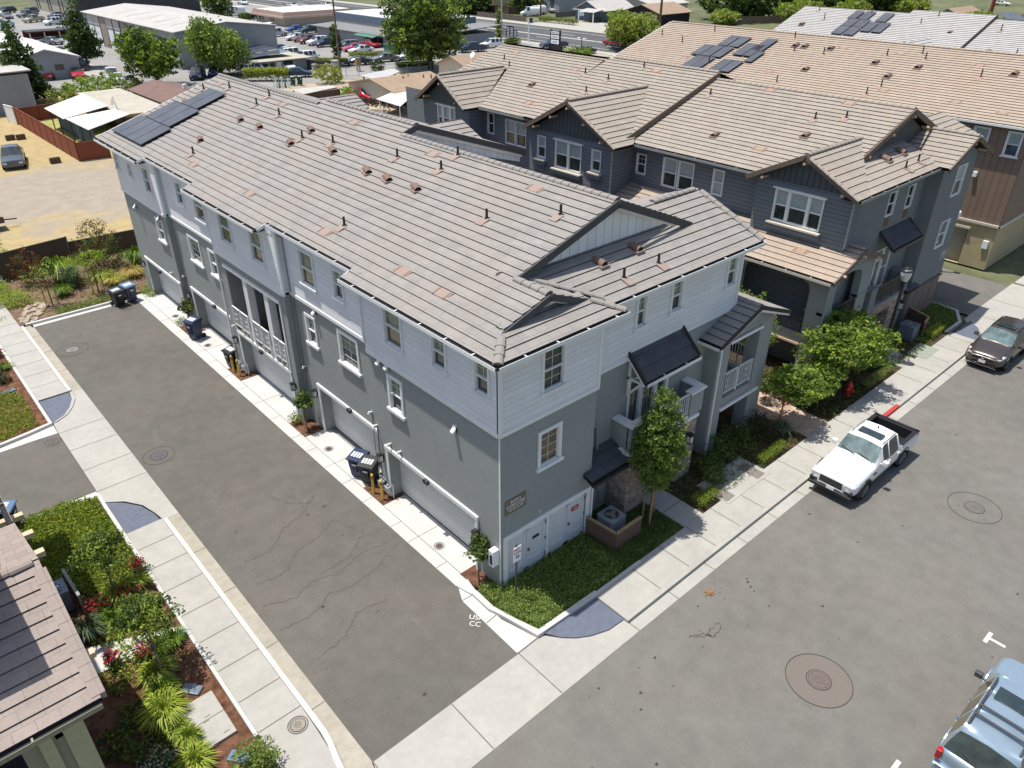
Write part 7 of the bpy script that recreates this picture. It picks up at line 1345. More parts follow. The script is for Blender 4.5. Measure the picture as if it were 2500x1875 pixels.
tree('broadleaf_tree', 'dark bushy tree by the white panel van at the top', 74.5, 196, -.03, 2.5, .25, rb(74.5,196,3.4,4.2,8,217,.9), 260, 13, .35, 218, ('leaf_dark','leaf_mid'), .8, group=GB); tree('red_tree', 'small tree with reddish canopy by the kerb of the main road', 88.5, 113.5, -.03, 1.4, .12, [(88.5,113.5,2.6,1.5,1.5,.9)], 60, 12, .2, 219, ('leaf_red','leaf_mid'), .5, group=GB)
for i, (x, y, r_, h_, lab) in enumerate(((134,168,4.5,5,'dark tree across the road, left of the white vans'),(128,176,4,5,'dark tree across the road behind the pedestrian crossing'),(146,158,3.5,4,'green tree behind the yard with the white vans'),(171,108,6,6.5,'dark evergreen behind the round clipped tree, leftmost of the row'),(178,103,5.5,7,'dark evergreen in the row, second from left'),(187,99,6,7.5,'dark evergreen in the middle of the top row'),(193,91,6,7,'dark evergreen right of the middle in the top row'),(201,88,6,6.5,'dark evergreen above the pale tile roof'),(208,83,5.5,7,'rightmost dark evergreen of the top row'),(214,92,5,6,'dark tree behind the dark row, farther back'))):
    tree('evergreen_tree', lab, x, y, 0, h_*.4, .3, rb(x,y,h_*.6,r_*1.25,9,230+i,h_/r_*.6), 420, 14, .5, 250+i, ('leaf_dark','leaf_dark','leaf_mid'), 1.0, group='dark trees along the top edge')
for i, (x, y, r_, h_, lab) in enumerate(((163,104,3.2,3,'yellow-green tree below the dark evergreens, left'),(172,88,5.5,6,'large yellow-green tree before the pale roof'),(180,80,4.5,5.5,'yellow-green tree at the ridge of the pale roof'),(205,77,3.5,5,'yellow-green tree by the grey cottage at top right'),(198,58.5,3,3.5,'small yellow-green tree behind the pale roof'))):
    tree('round_tree', lab, x, y, 0, h_*.4, .25, rb(x,y,h_*.5,r_,7,270+i,h_/r_*.6), 300, 14, .36, 280+i, ('leaf_yellow','olive_bush','leaf_bright'), .9, group='yellow-green trees along the top edge')
for i, (x, y, rx, ry, h_, mts, lab) in enumerate(((13.5,98.5,2.5,2.0,2.6,('leaf_bright','leaf_mid'),'bright bush beside the dark shed wall'),(16.5,101.5,3,2,2.8,('leaf_bright','leaf_big'),'bright rounded bush behind the white patio roof'),(19.5,104,3,2,2.6,('leaf_bright','leaf_mid'),'bright bush reaching the red car'),(23.8,105.5,1,1,1.2,('olive_bush',),'small dry bush in front of the white pickup'),(46.3,91.5,2.3,1.8,2.6,('olive_bush','leaf_yellow'),'broad olive-yellow bush beside the green bins'),(40.9,77,.9,.9,1.9,('leaf_bright',),'small bright conifer-like bush behind the ridge'),(93,86,3.5,2,1.8,('leaf_bright','leaf_mid'),'bright green bush below the round clipped tree'),(77.8,187,1.6,1.6,1.7,('leaf_dark','leaf_mid'),'dark round bush beside the white panel van'),(97.3,108,2,1.2,1.1,('leaf_dark','olive_bush'),'low bush in the bed of the small signs'),(58.5,97,1,1,1.5,('leaf_dark',),'dark bush by the small orange kiosk'))):
    t = thing('shrub', lab, 'shrub', (x, y, 0), 0, 'background shrubs'); crown([(x,y,h_*.45,rx,ry,h_*.55)], 130 if rx > 1.5 else 45, 13, .16, 300+i, .4, .4, mts, 'foliage', t)
def hedgeb(x0, x1, y0, y1, h, mat, lab, seed, rz=0, n=1500):
    t = thing('hedge', lab, 'hedge', (x0, y0, 0)); r_ = random.Random(seed); mb = MB(); L = math.hypot(x1-x0, y1-y0); w_ = .9
    for _ in range(n):
        f = r_.random(); s = r_.uniform(-w_, w_); c = Vector((x0+(x1-x0)*f-(y1-y0)/L*s, y0+(y1-y0)*f+(x1-x0)/L*s, h*r_.random()**.35)); leaves(mb, c, 3, .14, r_, .2)
    mb.build('foliage', [M[mat]], t)
hedgeb(38.0,43.0,101.5,97.5,1.7,'leaf_yellow','bright yellow-green clipped hedge at the edge of the lot',320); hedgeb(132.3,132.6,137,124.5,1.2,'olive_bush','olive hedge along the pavement across the road',321); hedgeb(62,70.5,111.5,107.5,.9,'olive_bush','low brownish hedge between the two car rows',322); hedgeb(53.5,57.5,108.5,104.8,1.0,'olive_bush','brown-topped hedge beside the white passenger van',323); hedgeb(77,80,184,181.5,1.6,'leaf_dark','clipped dark box hedge at the white sedan',324,n=500); hedgeb(63,69,98.5,96.5,.5,'grass_green','strip of bright grass in front of the big tree',325)
hedgeb(38.5,45,73.5,61.5,1.3,'leaf_purple','dark wispy hedge in front of the tan-roofed cottage',326,n=900)
# ================================================================== fences, sheds and houses in the background
def fence(pts, h, mat, lab, z=0, name='fence', posts=None, group=None, th=.06):
    t = thing(name, lab, 'fence', (*pts[0], z), 0, group); mb = MB(); pb = MB()
    for a, b in zip(pts, pts[1:]):
        mb.beam((*a,z+h/2),(*b,z+h/2),th,h)
        L = math.hypot(b[0]-a[0], b[1]-a[1]); n = max(1, int(L/2.4))
        for k in range(n+1): x, y = a[0]+(b[0]-a[0])*k/n, a[1]+(b[1]-a[1])*k/n; pb.box(x-.06,x+.06,y-.06,y+.06,z,z+h+.04)
        pb.beam((*a,z+h+.02),(*b,z+h+.02),.12,.04)
    mb.build('boards', M[mat], t); pb.build('post', M[posts or mat], t); return t
fence([(-24,37.6),(-6.6,40.12),(-2.2,40.7)], 1.8, 'fence_boards', 'tall brown board fence behind the garden, left length', posts='wood_grey'); fence([(-2.18,41.0),(2.4,40.6)], 1.35, 'fence_boards', 'lower length of brown board fence behind the tall red-tipped shrub', posts='wood_grey'); fence([(2.4,40.6),(36,40.6)], 1.35, 'fence_boards', 'board fence running on behind the white-sided building', posts='wood_grey')
fence([(5.55,90.5),(5.9,68.3)], 1.85, 'fence_red', 'long sunlit red board fence round the shed yard', posts='wood_red'); fence([(5.9,68.25),(8.6,67.9)], 1.7, 'fence_red', 'red picket gate length at the near end of the red fence', posts='wood_red'); fence([(5.6,90.6),(10.5,91.3),(14,93)], 1.6, 'fence_red', 'shaded red fence at the back of the yard', posts='wood_red'); fence([(5.0,92.5),(5.4,90.3)], 1.9, 'white_paint', 'short white gate leaning by the ribbed shed', posts='white_paint')
structure(MB().poly([(6.0,68.4,.0),(14,69,.0),(14,91,.0),(5.8,90,.0)]), 'yard_grass', simple('yard_grass_mat', (.3,.3,.1), .95, .1, v=.3, sc_=1.5))
def boxhouse(name, lab, cat, x0, x1, y0, y1, h, matw, matr, ridge=None, rh=0, ov=.4, parts_=None, tilt=0):
    t = thing(name, lab, cat, (x0, y0, 0)); mb = MB(); mb.box(x0,x1,y0,y1,-.05,h)
    if ridge == 'x': ym = (y0+y1)/2; mb.add([(x0,y0,h),(x0,y1,h),(x0,ym,h+rh)], [(0,1,2)]); mb.add([(x1,y0,h),(x1,y1,h),(x1,ym,h+rh)], [(0,1,2)])
    if ridge == 'y': xm = (x0+x1)/2; mb.add([(x0,y0,h),(x1,y0,h),(xm,y0,h+rh)], [(0,1,2)]); mb.add([(x0,y1,h),(x1,y1,h),(xm,y1,h+rh)], [(0,1,2)])
    mb.build('wall', M[matw], t); mb = MB(); a, b, c, d = x0-ov, x1+ov, y0-ov, y1+ov; th = .14
    def slab(P): mb.add([*P, *[(p[0],p[1],p[2]-th) for p in P]], [(0,1,2,3),(7,6,5,4),(0,1,5,4),(1,2,6,5),(2,3,7,6),(3,0,4,7)])
    if ridge == 'x': ym = (c+d)/2; k = rh*(1+2*ov/(y1-y0)); e = h+.12; z = h+.12+k; e -= ov*rh/((y1-y0)/2); z = e+k; slab([(a,c,e),(b,c,e),(b,ym,z),(a,ym,z)]); slab([(a,ym,z),(b,ym,z),(b,d,e),(a,d,e)])
    elif ridge == 'y': xm = (a+b)/2; e = h+.12-ov*rh/((x1-x0)/2); z = e+rh*(1+2*ov/(x1-x0)); slab([(a,c,e),(xm,c,z),(xm,d,z),(a,d,e)]); slab([(xm,c,z),(b,c,e),(b,d,e),(xm,d,z)])
    else: slab([(a,c,h+.15),(b,c,h+.15+tilt),(b,d,h+.15+tilt),(a,d,h+.15)])
    mb.build('roof', M[matr], t); return t
def holes(t, items):
    for nm, face_, c, u0, u1, z0, z1, mat in items:
        mb = MB(); Face(face_, c).box(mb, u0, u1, -.02, .05, z0, z1); mb.build(nm, M[mat], t)
boxhouse('metal_shed', 'ribbed grey metal shed with pale roof at the left edge', 'shed', -12, 9.2, 97, 107, 4.3, 'metal_ribbed', 'pale_roof', None, tilt=.3)
holes(boxhouse('timber_hut', 'flat-roofed timber hut with beige roof behind the yard', 'hut', 13.2,17.8,76.0,93.0,2.0,'wood_brown','beige_roof',None,ov=.3), [('fascia','W',12.9,75.7,93.3,1.98,2.25,'stake_wood'),('fascia','S',75.7,12.9,18.1,1.98,2.25,'stake_wood'),('window','S',76,14.2,15.8,1.0,1.7,'tan_wall')])
t = thing('satellite_dish', 'pale satellite dish on the edge of the beige hut roof', 'dish', (13.6,80,2.3)); mb = MB(); mb.cyl((13.6,80,2.1),(13.5,80,2.9),.04,.04,6); mb.build('mast', M['metal'], t); mb = MB(); mb.T = Matrix.Translation((13.4,79.9,3.0)) @ Matrix.Rotation(R(-70),4,'Y'); mb.lathe((0,0,0),[(.05,0),(.3,.05),(.5,.14)],18); mb.build('reflector', M['pale_roof'], t)
t = thing('patio_roof', 'white corrugated patio roof on posts in front of the hut', 'patio roof', (8,71,0)); mb = MB()
def sl(P, mat, nm): mb_ = MB(); mb_.add([*P,*[(a,b,c-.06) for a,b,c in P]], [(0,1,2,3),(7,6,5,4),(0,1,5,4),(1,2,6,5),(2,3,7,6),(3,0,4,7)]); mb_.build(nm, M[mat], t)
sl([(7.6,78.0,2.2),(13.0,80.8,2.45),(13.0,90.4,2.45),(7.6,85.4,2.2)],'corrug_white','roof_sheet'); sl([(8.0,70.9,2.2),(13.2,74.7,2.45),(13.0,78.6,2.45),(7.8,77.98,2.2)],'corrug_white','roof_sheet')
mb = MB(); [mb.box(x-.05,x+.05,y-.05,y+.05,0,2.2) for x,y in ((7.8,84),(7.8,81),(7.9,77),(8.1,74),(8.2,71.5),(12.9,75.2))]; mb.build('post', M['wood_brown'], t); mb = MB(); mb.box(8.6,8.7,72,85,0,1.9); mb.build('screen_wall', M['blue_wall'], t)
boxhouse('hut', 'hut with brown shingle roof left of the ridge', 'hut', 18.8,24.6,77.5,91,2.2,'wood_brown','brown_roof','y',.7)
mb = MB(); mb.box(22.3,22.7,83,83.4,2.9,3.4); tag(mb.build('roof_vent_box', M['white_paint']), 'small white vent box on the brown shingle roof', 'vent')
for x,y,lab in ((3.0,82.3,'dark wooden trough on the dry field, left piece'),(3.9,81.9,'dark wooden trough on the dry field, right piece'),(4.0,69.1,'dark low box near the red gate')): mb = MB(); mb.box(x-.45 if y<75 else x-.4,x+.45,y-.2,y+.2,0,.5); mb.box(x-.38,x+.38,y-.14,y+.14,.4,.505,1); tag(mb.build('wooden_box', [M['wood_brown'], M['dark_void']]), lab, 'box')
t = thing('trailer', 'small open utility trailer at the left edge of the dry field', 'trailer', (-4.3,51.6,0)); mb = MB(); mb.box(-6.2,-3.9,50.9,52.3,.55,.7); mb.box(-6.2,-3.9,50.9,50.96,.7,1.0); mb.box(-6.2,-3.9,52.24,52.3,.7,1.0); mb.beam((-3.9,51.6,.6),(-3.0,51.6,.5),.08,.08); mb.build('bed', M['wood_brown'], t)
for y in (50.8,52.4): mb = MB(); mb.cyl((-4.9,y-.08,.32),(-4.9,y+.08,.32),.32,.32,14); mb.build('wheel', M['tyre'], t)
mb = MB(); mb.box(-5.6,-4.6,51.2,52,.7,1.0); mb.build('load', M['metal'], t)
holes(boxhouse('workshop', 'pale workshop with white gable roof beyond the conifers', 'workshop', 12.5,21.0,121,148,2.9,'grey_wall','white_roof','y',1.2), [('window','S',121,17.6,18.8,1.2,2.0,'glass'),('window','E',21,130,132,1.2,2.0,'glass'),('sign_board','E',21,124,125.5,.6,1.2,'light_glass')])
boxhouse('workshop', 'low white-roofed building at the left edge behind the conifer', 'workshop', 2,12,125,170,3.6,'grey_wall','white_roof','y',.8)
W1 = boxhouse('warehouse', 'long warehouse with pale metal roof and stone-clad bays', 'warehouse', 35.0,52,118,166,5.4,'grey_wall','pale_roof','y',1.0,ov=.3); it = []
for y0 in (160.5,156.6,149.0,145.0,137,133): it += [('roller_door','W',35.0,y0,y0+2.9,0,3.3,'white_paint'),('door_head','W',34.98,y0-.3,y0+3.2,3.6,5.2,'pale_roof')]
for y0 in (152.2,140.2,128): it += [('stone_bay','W',34.95,y0,y0+3.6,0,5.2,'stone')]
holes(W1, it+[('downpipe','W',34.95,k,k+.35,0,5.2,'dark_block') for k in (163.8,155.9,148.3,144.3,136.3)]); mb = MB(); [mb.add([(37,y,5.75),(41.5,y,6.28),(41.5,y+.25,6.28),(37,y+.25,5.75)],[(0,1,2,3)]) for y in (125,132,139,146,153)]; mb.build('roof_light', M['light_glass'], W1)
mb = MB(); [mb.add([(37,y,5.78),(41.5,y,6.3),(41.5,y+.3,6.3),(37,y+.3,5.78)],[(0,1,2,3)]) for y in (125,132,139,146,153)]; mb.build('roof_rib', M['grey_wall'], W1)
W2 = boxhouse('warehouse', 'beige industrial building with white flat roof at the top left', 'warehouse', 46.5,78,215,262,4.6,'beige_wall','white_roof',None); holes(W2, [('window','W',46.5,y,y+1.0,.5,3.6,'brown_ribbed') for y in (252,249.5,240,237.6,229,226)]+[('band','S',215,46.5,78,0,4.6,'dark_block')])
W4 = boxhouse('low_building', 'low building with brown shingled mansard and white flat roof', 'shop', 78.5,96,167,182,2.0,'beige_wall','white_roof',None,ov=.9)
mb = MB(); a,b,c,d=77.4,97.1,165.9,183.1; e,f,g_,h_=78.2,96.3,166.7,182.3; P=[(a,c,1.7),(b,c,1.7),(b,d,1.7),(a,d,1.7),(e,g_,3.0),(f,g_,3.0),(f,h_,3.0),(e,h_,3.0)]; mb.add(P,[(0,1,5,4),(1,2,6,5),(2,3,7,6),(3,0,4,7)]); mb.build('mansard', M['shingle_brown'], W4); mb = MB(); mb.box(e,f,g_,h_,2.85,2.95); mb.build('flat_roof', M['white_roof'], W4)
holes(W4,[('window','W',78.5,y,y+.9,.5,1.6,'glass') for y in (179.5,178,174,172.6)])
W5 = boxhouse('low_building', 'grey building with asphalt roof, dark parapet and green awning', 'shop', 75,96,112,146,1.95,'metal_ribbed','asph_roof',None,ov=.9,tilt=1.2); mb = MB(); mb.box(80,96,118,147,2,4.2); mb.build('upper_storey', M['grey_wall'], W5); mb = MB(); mb.box(79.9,96,117.9,147.1,3.2,4.3); mb.build('parapet', M['blue_wall'], W5); mb = MB(); mb.box(80.3,95.7,118.3,146.7,4.3,4.33); mb.build('flat_roof', M['white_roof'], W5)
mb = MB(); mb.add([(73,121,1.75),(73,128,1.75),(75.2,128,2.2),(75.2,121,2.2)],[(0,1,2,3)]); mb.build('awning', M['green_metal'], W5); holes(W5,[('window','W',75,y,y+1.5,.7,1.6,'glass') for y in (125.6,120.5,117)]+[('door','W',75,122.6,123.6,0,1.8,'dark_block')])
mb = MB(); [mb.box(84+2.2*i,85.6+2.2*i,124+3*j,126+3*j,4.33,5.2) for i in range(3) for j in range(2)]; mb.build('roof_unit', M['ac_metal'], W5)
W6 = boxhouse('canopy_building', 'grey building with solar roof and tan fascia behind the weeping tree', 'building', 42,50.5,105.5,120,1.7,'metal_ribbed','beige_roof',None,ov=.8); mb = MB(); 
for k in range(3): y = 107.5+4*k; mb.add([(41.5,y,2.1),(49,y,2.6),(49,y+3.6,2.6),(41.5,y+3.6,2.1)],[(0,1,2,3)])
mb.build('solar_panel', M['glass_blue'], W6); holes(W6,[('window','S',105.5,u_,u_+.8,.5,1.4,'glass') for u_ in (43,44.2,46.5)]+[('door','S',105.5,45.3,46.1,0,1.5,'white_paint')])
mb = MB(); mb.add([(52.3,124,0),(52.5,124,2.2),(53.4,122.4,2.2),(53.6,122.2,0)],[(0,1,2,3)]); mb.add([(52.4,124.1,0),(52.6,124.1,2.2),(53.5,122.5,2.2),(53.7,122.3,0)],[(3,2,1,0)]); tag(mb.build('white_panel', M['white_paint']), 'upright curved white panel at the end of the solar roof', 'panel')
t = thing('carport', 'dark flat carport at the far left lot', 'carport', (28,175,0)); mb = MB(); mb.box(26.5,36,176.5,181,1.3,1.5); mb.build('roof', M['dark_block'], t); mb = MB(); [mb.box(x,x+.2,176.6,176.8,0,1.3) for x in (26.8,29.5,32.3,35.5)]; mb.build('post', M['cream_wall'], t); mb = MB(); mb.box(26.5,36,180.8,181,0,1.3); mb.build('back_wall', M['wood_red'], t)
HA = boxhouse('cottage', 'cottage with tan shingle roof and white siding behind the dark hedge', 'house', 43.2,51.8,68.5,80.6,1.7,'cream_wall','tan_roof','x',1.15,ov=.5); holes(HA,[('window','W',43.2,77,78.2,.4,1.2,'glass'),('window','S',68.5,44.5,46,.6,1.2,'glass')])
for x, y in ((47,73.2),(48.2,73.8),(49.8,72.6),(50.6,72)): mb = MB(); mb.cyl((x,y,2.3),(x,y,3.0),.09,.09,8); mb.build('flue', M['brown_fascia'], HA)
t = thing('shade_roof', 'bright white patio cover beside the tan-roofed cottage', 'patio roof', (39.5,64,0)); sl([(39.2,62.6,1.75),(44.6,67.4,1.9),(44.9,71.0,1.95),(39.4,68.0,1.8)],'white_roof','roof_sheet'); mb = MB(); [mb.cyl((x,y,0),(x,y,1.75),.05,.05,6) for x,y in ((39.6,63.4),(39.6,67.6),(44.3,67.6))]; mb.build('post', M['white_paint'], t)
t = thing('carport', 'grey metal carport behind the tan-roofed cottage', 'carport', (46,77,0)); sl([(46,77.2,2.1),(51.5,80.6,2.3),(52.6,83.6,2.3),(46.2,82.6,2.1)],'ribbed_grey','roof_sheet'); mb = MB(); [mb.box(x-.08,x+.08,y-.08,y+.08,0,2.1) for x,y in ((46.4,78),(46.5,82),(50.8,80.8))]; mb.build('post', M['brown_fascia'], t)
HB = boxhouse('cottage', 'white gabled cottage with tan roof beside the huge tree', 'house', 60.5,72,76.5,83.5,2.3,'cream_wall','tan_roof','x',1.2,ov=.5); holes(HB,[('window','W',60.5,78.2,79.0,.8,1.8,'glass')])
t = thing('satellite_dish', 'white satellite dish on a mast before the white gabled cottage', 'dish', (61,76,0)); mb = MB(); mb.cyl((61,76,2.4),(61,76,4.0),.05,.05,6); mb.build('mast', M['metal'], t); mb = MB(); mb.T = Matrix.Translation((60.9,75.9,4.1)) @ Matrix.Rotation(R(-60),4,'Y'); mb.lathe((0,0,0),[(.05,0),(.3,.05),(.45,.12)],16); mb.build('reflector', M['white_paint'], t)
t = thing('lean_to', 'flat grey roof on posts over a brown wall behind the ridge', 'shed', (33.5,75,0)); sl([(33.5,74.9,2.1),(39.2,76.5,2.1),(38.9,78.1,2.15),(33.8,78.4,2.15)],'pale_roof','roof_sheet'); mb = MB(); mb.box(34.8,39,75.6,78,0,2.0); mb.build('wall', M['wood_brown'], t); mb = MB(); [mb.box(x-.07,x+.07,y-.07,y+.07,0,2.05) for x,y in ((33.7,75.1),(33.9,78.1))]; mb.build('post', M['wood_grey'], t)
t = thing('garden_umbrella', 'bright red closed cloth over garden furniture', 'umbrella', (40.6,60.6,0)); mb = MB(); mb.lathe((40.6,60.6,.5),[(.5,0),(.62,.4),(.35,.9),(.05,1.1)],9); mb.build('cloth', M['red_cloth'], t); mb = MB(); mb.cyl((40.6,60.6,0),(40.6,60.6,.6),.05,.05,6); mb.build('foot', M['metal'], t)
t = thing('cone_rack', 'rack of green-and-white cones beside the bins', 'cones', (39.4,92.3,0)); [ (lambda m_: m_.build('cone', M['green_metal'] if k % 2 else M['white_paint'], t))(MB().lathe((38.7+.35*k,92.8-.25*k,0),[(.16,0),(.05,1.3)],8)) for k in range(5)]
mb = MB(); [mb.box(38.4+.4*k,38.45+.4*k,92.9-.25*k,92.95-.25*k,0,1.6) for k in range(6)]; mb.build('frame', M['ac_metal'], t)
mb = MB(); mb.box(70.3,72.2,111.4,113.2,0,1.5); mb.box(70.2,72.3,111.3,113.3,1.5,1.6); tag(mb.build('utility_box', M['green_metal']), 'green metal utility box behind the low brown hedge', 'utility box'); 
for i,(x,y,s,h) in enumerate(((53.4,101.6,1.0,1.4),(52.0,102.6,.7,1.0),(50.6,103.4,.6,.9))): mb = MB(); mb.box(x-s/2,x+s/2,y-s/2,y+s/2,0,h); mb.box(x-s/2-.05,x+s/2+.05,y-s/2-.05,y+s/2+.05,h,h+.06); tag(mb.build('utility_cabinet', M['pale_roof']), ['tall cream cabinet beside the column tree','middle white cabinet by the dark screen fence','small white unit by the dark screen fence'][i], 'cabinet')
fence([(50,107.5),(51.5,101.5)],1.4,'dark_block','dark screened fence by the white passenger van'); mb = MB(); mb.box(55.2,56.0,98,98.6,.8,2.0); mb.box(55.3,55.4,98.2,98.4,0,.8); mb.box(55.8,55.9,98.2,98.4,0,.8); tag(mb.build('notice_board', M['stake_wood']), 'orange-brown wooden notice board by the column tree', 'board')
def pole(x, y, h, r, lab, mat='wood_grey', arm=False):
    t = thing('utility_pole', lab, 'pole', (x, y, 0), 0, 'tall poles'); mb = MB(); mb.cyl((x,y,0),(x,y,h),r,r*.7,8); mb.build('pole', M[mat], t)
    if arm: mb = MB(); mb.beam((x,y-1,h-.6),(x,y+1,h-.6),.12,.12); mb.build('cross_arm', M[mat], t)
pole(49.8,93.9,15,.16,'tall grey pole rising in front of the column tree','wood_grey'); pole(140.8,106,14,.3,'dark wooden pole right of the round clipped tree','bark'); pole(134.4,139,12,.22,'dark pole by the olive hedge across the road','bark'); pole(99.7,114.2,13,.16,'pale steel pole above the ivy column tree','metal'); pole(212.3,60.9,14,.5,'reddish pole at the top right','wood_red'); pole(101.5,108,4.5,.14,'short white pole beside the small signs','white_paint')
fence([(49.5,93.6),(53.5,90.2),(60,90.5)],1.3,'metal' if False else 'dark_block','thin chain-link fence in front of the navy sedan',name='chain_fence',th=.01) if False else None
t = thing('chain_fence', 'thin chain-link fence in front of the navy sedan', 'fence', (49.5,94,0)); mb = MB(); n = 9
for k in range(n+1): x, y = 49.5+(66-49.5)*k/n, 95.5-(95.5-90)*k/n; mb.cyl((x,y,0),(x,y,1.4),.04,.04,5)
mb.cyl((49.5,95.5,1.38),(66,90,1.38),.025,.025,4); mb.cyl((49.5,95.5,.1),(66,90,.1),.02,.02,4); mb.build('post', M['ac_metal'], t)
# signs on the main road
t = thing('pylon_sign', 'black-framed stack of three white signboards by the main road', 'sign', (97.6,96.4,0)); mb = MB(); [mb.box(97.5,97.75,y-.12,y+.12,0,3.4) for y in (95.2,97.6)]; mb.box(97.3,97.9,94.6,98.2,0,.7); [mb.box(97.5,97.7,95.2,97.6,z,z+.12) for z in (.9,1.75,2.55,3.2)]; mb.build('frame', M['letter_black'], t)
for k,(z0,z1,w_) in enumerate(((2.7,3.15,'MEDICAL GROUP'),(1.9,2.5,'ARMSTRONG'),(1.02,1.7,'AVAILABLE'))): mb = MB(); mb.box(97.46,97.5,95.35,97.45,z0,z1); b_ = mb.build('sign_board', M['white_paint'], t); text(w_, .24, Matrix.Translation((97.44,96.4,(z0+z1)/2)) @ Matrix.Rotation(R(-90),4,'Z') @ Matrix.Rotation(R(90),4,'X'), 'lettering', M['letter_black'], b_)
t = thing('sign_cluster', 'cluster of small dark blue signboards in a planted bed', 'sign', (99.3,110.8,0)); 
for y0,z0,z1 in ((108.9,1.0,2.3),(110.0,.9,2.9),(111.1,.9,2.9),(112.2,.9,2.2)):
    mb = MB(); mb.box(99.2,99.3,y0,y0+1.0,z0,z1); b_ = mb.build('sign_board', simple('sign_navy', (.03,.035,.07), .5) if 'sign_navy' not in M else M['sign_navy'], t); mb = MB(); n = int((z1-z0)/.3); [mb.box(99.17,99.2,y0+.12,y0+.88,z0+.1+.3*k,z0+.22+.3*k) for k in range(n)]; mb.build('lettering', M['white_paint'], b_)
mb = MB(); [mb.box(99.22,99.3,y,y+.1,0,1) for y in (109.2,110.5,112.5)]; mb.build('post', M['metal'], t)
t = thing('street_lamp', 'black double-headed lamp beside the black car', 'street lamp', (96.8,88.8,0)); mb = MB(); mb.cyl((96.8,88.8,0),(96.8,88.8,2.7),.08,.07,8); mb.beam((96.8,88.1,2.65),(96.8,89.5,2.65),.06,.06); mb.build('pole', M['black_metal'], t); mb = MB(); mb.box(96.6,97,87.8,88.5,2.6,2.72); mb.box(96.6,97,89.1,89.8,2.6,2.72); mb.build('lamp_head', M['white_paint'], t)
t = thing('sign_post', 'blue accessible-parking sign on the small island', 'sign', (69.6,143.5,0)); mb = MB(); mb.cyl((69.6,143.5,0),(69.6,143.5,1.8),.05,.05,6); mb.build('post', M['metal'], t); mb = MB(); mb.box(69.5,69.55,143.1,143.9,1.1,1.9); mb.build('sign_plate', simple('sign_blue', (.08,.25,.5), .5), t)
# houses across the road
GR = boxhouse('house', 'grey two-storey house at the top edge across the road', 'house', 152,166,150,166,4.6,'grey_wall','asph_roof','x',2.0,ov=.5); holes(GR,[('window','W',152,y,y+1.6,1.4,3.4,'glass_blue') for y in (162.5,159,152)]+[('porch','W',151.9,155,158.4,.3,2.8,'blue_wall')])
BH = boxhouse('house', 'blue cottage with pale roof and porch across the road', 'house', 143.5,156,127,135.5,2.5,'blue_wall','pale_roof','x',1.9,ov=.7); holes(BH,[('window','W',143.5,132.5,134.6,.9,1.9,'white_paint'),('window','S',127,146,148.5,1,2,'glass_blue')]); mb = MB(); mb.add([(139.5,125.5,2.3),(139.5,131,2.3),(144,131,3.0),(144,125.5,3.0)],[(0,1,2,3)]); mb.build('porch_roof', M['pale_roof'], BH); mb = MB(); [mb.box(139.6,139.8,y,y+.2,0,2.3) for y in (125.7,130.6)]; mb.build('porch_post', M['white_paint'], BH); mb = MB(); mb.box(140.5,143.5,126.5,128,0,.9); mb.build('steps', M['wood_brown'], BH)
BK = boxhouse('house', 'black-walled cottage with tan roof right of the blue cottage', 'house', 148.5,160,112,123.5,2.4,'black_wall','tan_roof','x',1.7,ov=.7); holes(BK,[('window','W',148.5,y,y+1.6,.8,2.0,'white_paint') for y in (113.2,120.6)]+[('door','W',148.5,y,y+.9,0,2.1,'white_trim') for y in (116.4,118.2)]); holes(BH,[('barge','W',142.7,127,135.5,2.3,2.5,'white_trim')])
boxhouse('house', 'pale-roofed house behind the blue cottage', 'house', 160,175,124,140,3.0,'cream_wall','pale_roof','x',1.8); boxhouse('house', 'beige house wall among trees at the top, left of the grey house', 'house', 152,165,178,195,3.2,'tan_wall','brown_roof','x',1.5)
fence([(142.3,141.5),(156,141.3)],1.3,'block_wall','block wall beside the yard of the grey house',name='garden_wall',th=.3); fence([(139,176),(139,156),(150,155)],1.8,'wood_brown','dark fence behind the white vans'); fence([(129.3,158),(129.3,139)],1.1,'ac_metal' if False else 'wood_grey','grey yard fence along the pavement across the road'); fence([(149,124.3),(149,126.6)],1.7,'white_paint','white gate between the blue and the black cottage'); fence([(160,103.5),(180,93.5)],1.6,'wood_grey','grey fence below the dark evergreens')
H1 = boxhouse('house', 'beige house with hipped tile roof beyond the pale roof', 'house', 208,221,82,90,2.2,'cream_wall','beige_roof','y',1.2); holes(H1,[('window','W',208,86.6,87.6,.8,1.8,'glass')]); H2 = boxhouse('house', 'grey gabled cottage with tan tile roof at top right', 'house', 201,214,63,70,2.0,'siding_grey','tan_roof','x',1.6,ov=.6); holes(H2,[('window','W',201,66.4,67.8,.5,1.1,'glass')])
boxhouse('house', 'pale flat roof beside the grey gabled cottage', 'house', 203,210,72,80,1.8,'cream_wall','white_roof',None); boxhouse('house', 'tan-roofed house at the top right corner', 'house', 216,232,38,55,2.3,'cream_wall','tan_roof','x',1.5)
t = thing('solar_canopy', 'blue solar array on the roof at the top right corner', 'solar array', (200,50,0)); sl([(188,47.8,2.6),(203,56.3,3.2),(210,55.5,3.3),(196,47.2,2.7)],'solar','panel_sheet'); mb = MB(); [mb.box(x,x+.3,y,y+.3,0,2.7) for x,y in ((190,48.6),(197,49),(203,54.5))]; mb.build('post', M['metal'], t)
# sky sits in the world; slim drying shadows come from the sun alone

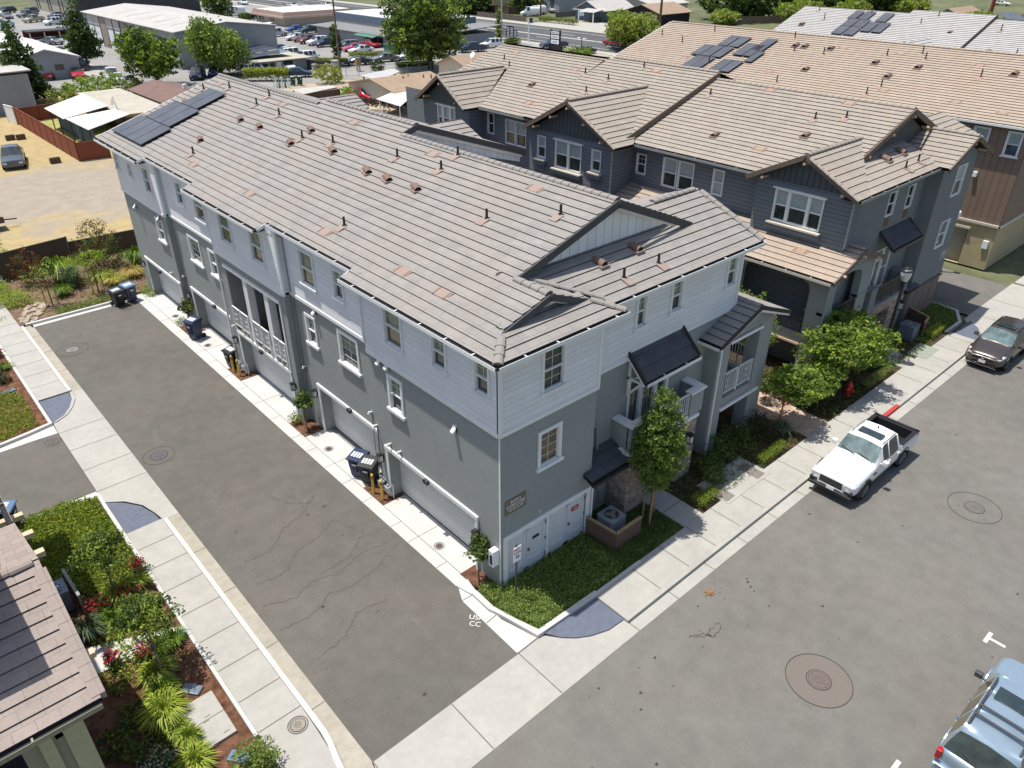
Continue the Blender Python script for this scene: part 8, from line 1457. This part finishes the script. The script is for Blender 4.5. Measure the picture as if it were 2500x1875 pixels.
# ------------------------------------------------------------------ pieces that stand apart become parts of their own
def split_pieces(o):
    me = o.data; n = len(me.vertices); par = list(range(n))
    def find(i):
        while par[i] != i: par[i] = par[par[i]]; i = par[i]
        return i
    for p in me.polygons:
        v = p.vertices
        for k in v[1:]: par[find(k)] = find(v[0])
    comp = {}
    for i in range(n): comp.setdefault(find(i), []).append(i)
    co = [v.co for v in me.vertices]; cs = list(comp.values())
    bb = [[min(co[i][a] for i in c)-.03 for a in range(3)]+[max(co[i][a] for i in c)+.03 for a in range(3)] for c in cs]
    q = list(range(len(cs)))
    def f2(i):
        while q[i] != i: q[i] = q[q[i]]; i = q[i]
        return i
    for i in range(len(cs)):
        for j in range(i):
            if all(bb[i][a] <= bb[j][a+3] and bb[j][a] <= bb[i][a+3] for a in range(3)): q[f2(i)] = f2(j)
    gid = {}
    for k, c in enumerate(cs):
        for i in c: gid[i] = f2(k)
    groups = {}
    for p in me.polygons: groups.setdefault(gid[p.vertices[0]], []).append(p)
    if len(groups) < 2 or len(groups) > 60: return
    uv = me.uv_layers[0].data if me.uv_layers else None
    for ps in groups.values():
        mb = MB(); idx = {}
        for p in ps:
            f = []
            for i in p.vertices:
                if i not in idx: idx[i] = len(mb.v); mb.v.append(tuple(co[i]))
                f.append(idx[i])
            if uv: mb.uv[len(mb.f)] = [tuple(uv[l].uv) for l in p.loop_indices]
            mb.f.append(tuple(f)); mb.m.append(p.material_index)
        k = mb.build(o.name.split('.')[0], [s for s in me.materials]); k.parent = o.parent; k.location = o.location
        for key in ('label',):
            if key in o: k[key] = o[key]
    bpy.data.objects.remove(o)
for o in [o for o in COL.objects if o.type == 'MESH' and o.parent and not o.children and not o.modifiers and o.name.split('.')[0] in ('rake_trim','gable_wall','gutter','outlooker','stone_pier','balcony_post','bracket','wall_cap','balcony_wall','sill_box','post','stake','panel','post_trim','soffit','meter','window','roof_light','downpipe','railing','porch_trim','beam_end','wall_box','garage_door','stone_entry','roof_unit','pipe','roof_rib','cone','porch_post','grate','solar_panel','seam','lamp_head','wall')]: split_pieces(o)
for o in [o for o in COL.objects if o.type == 'MESH' and o.name.split('.')[0] == 'rake_board']: split_pieces(o)
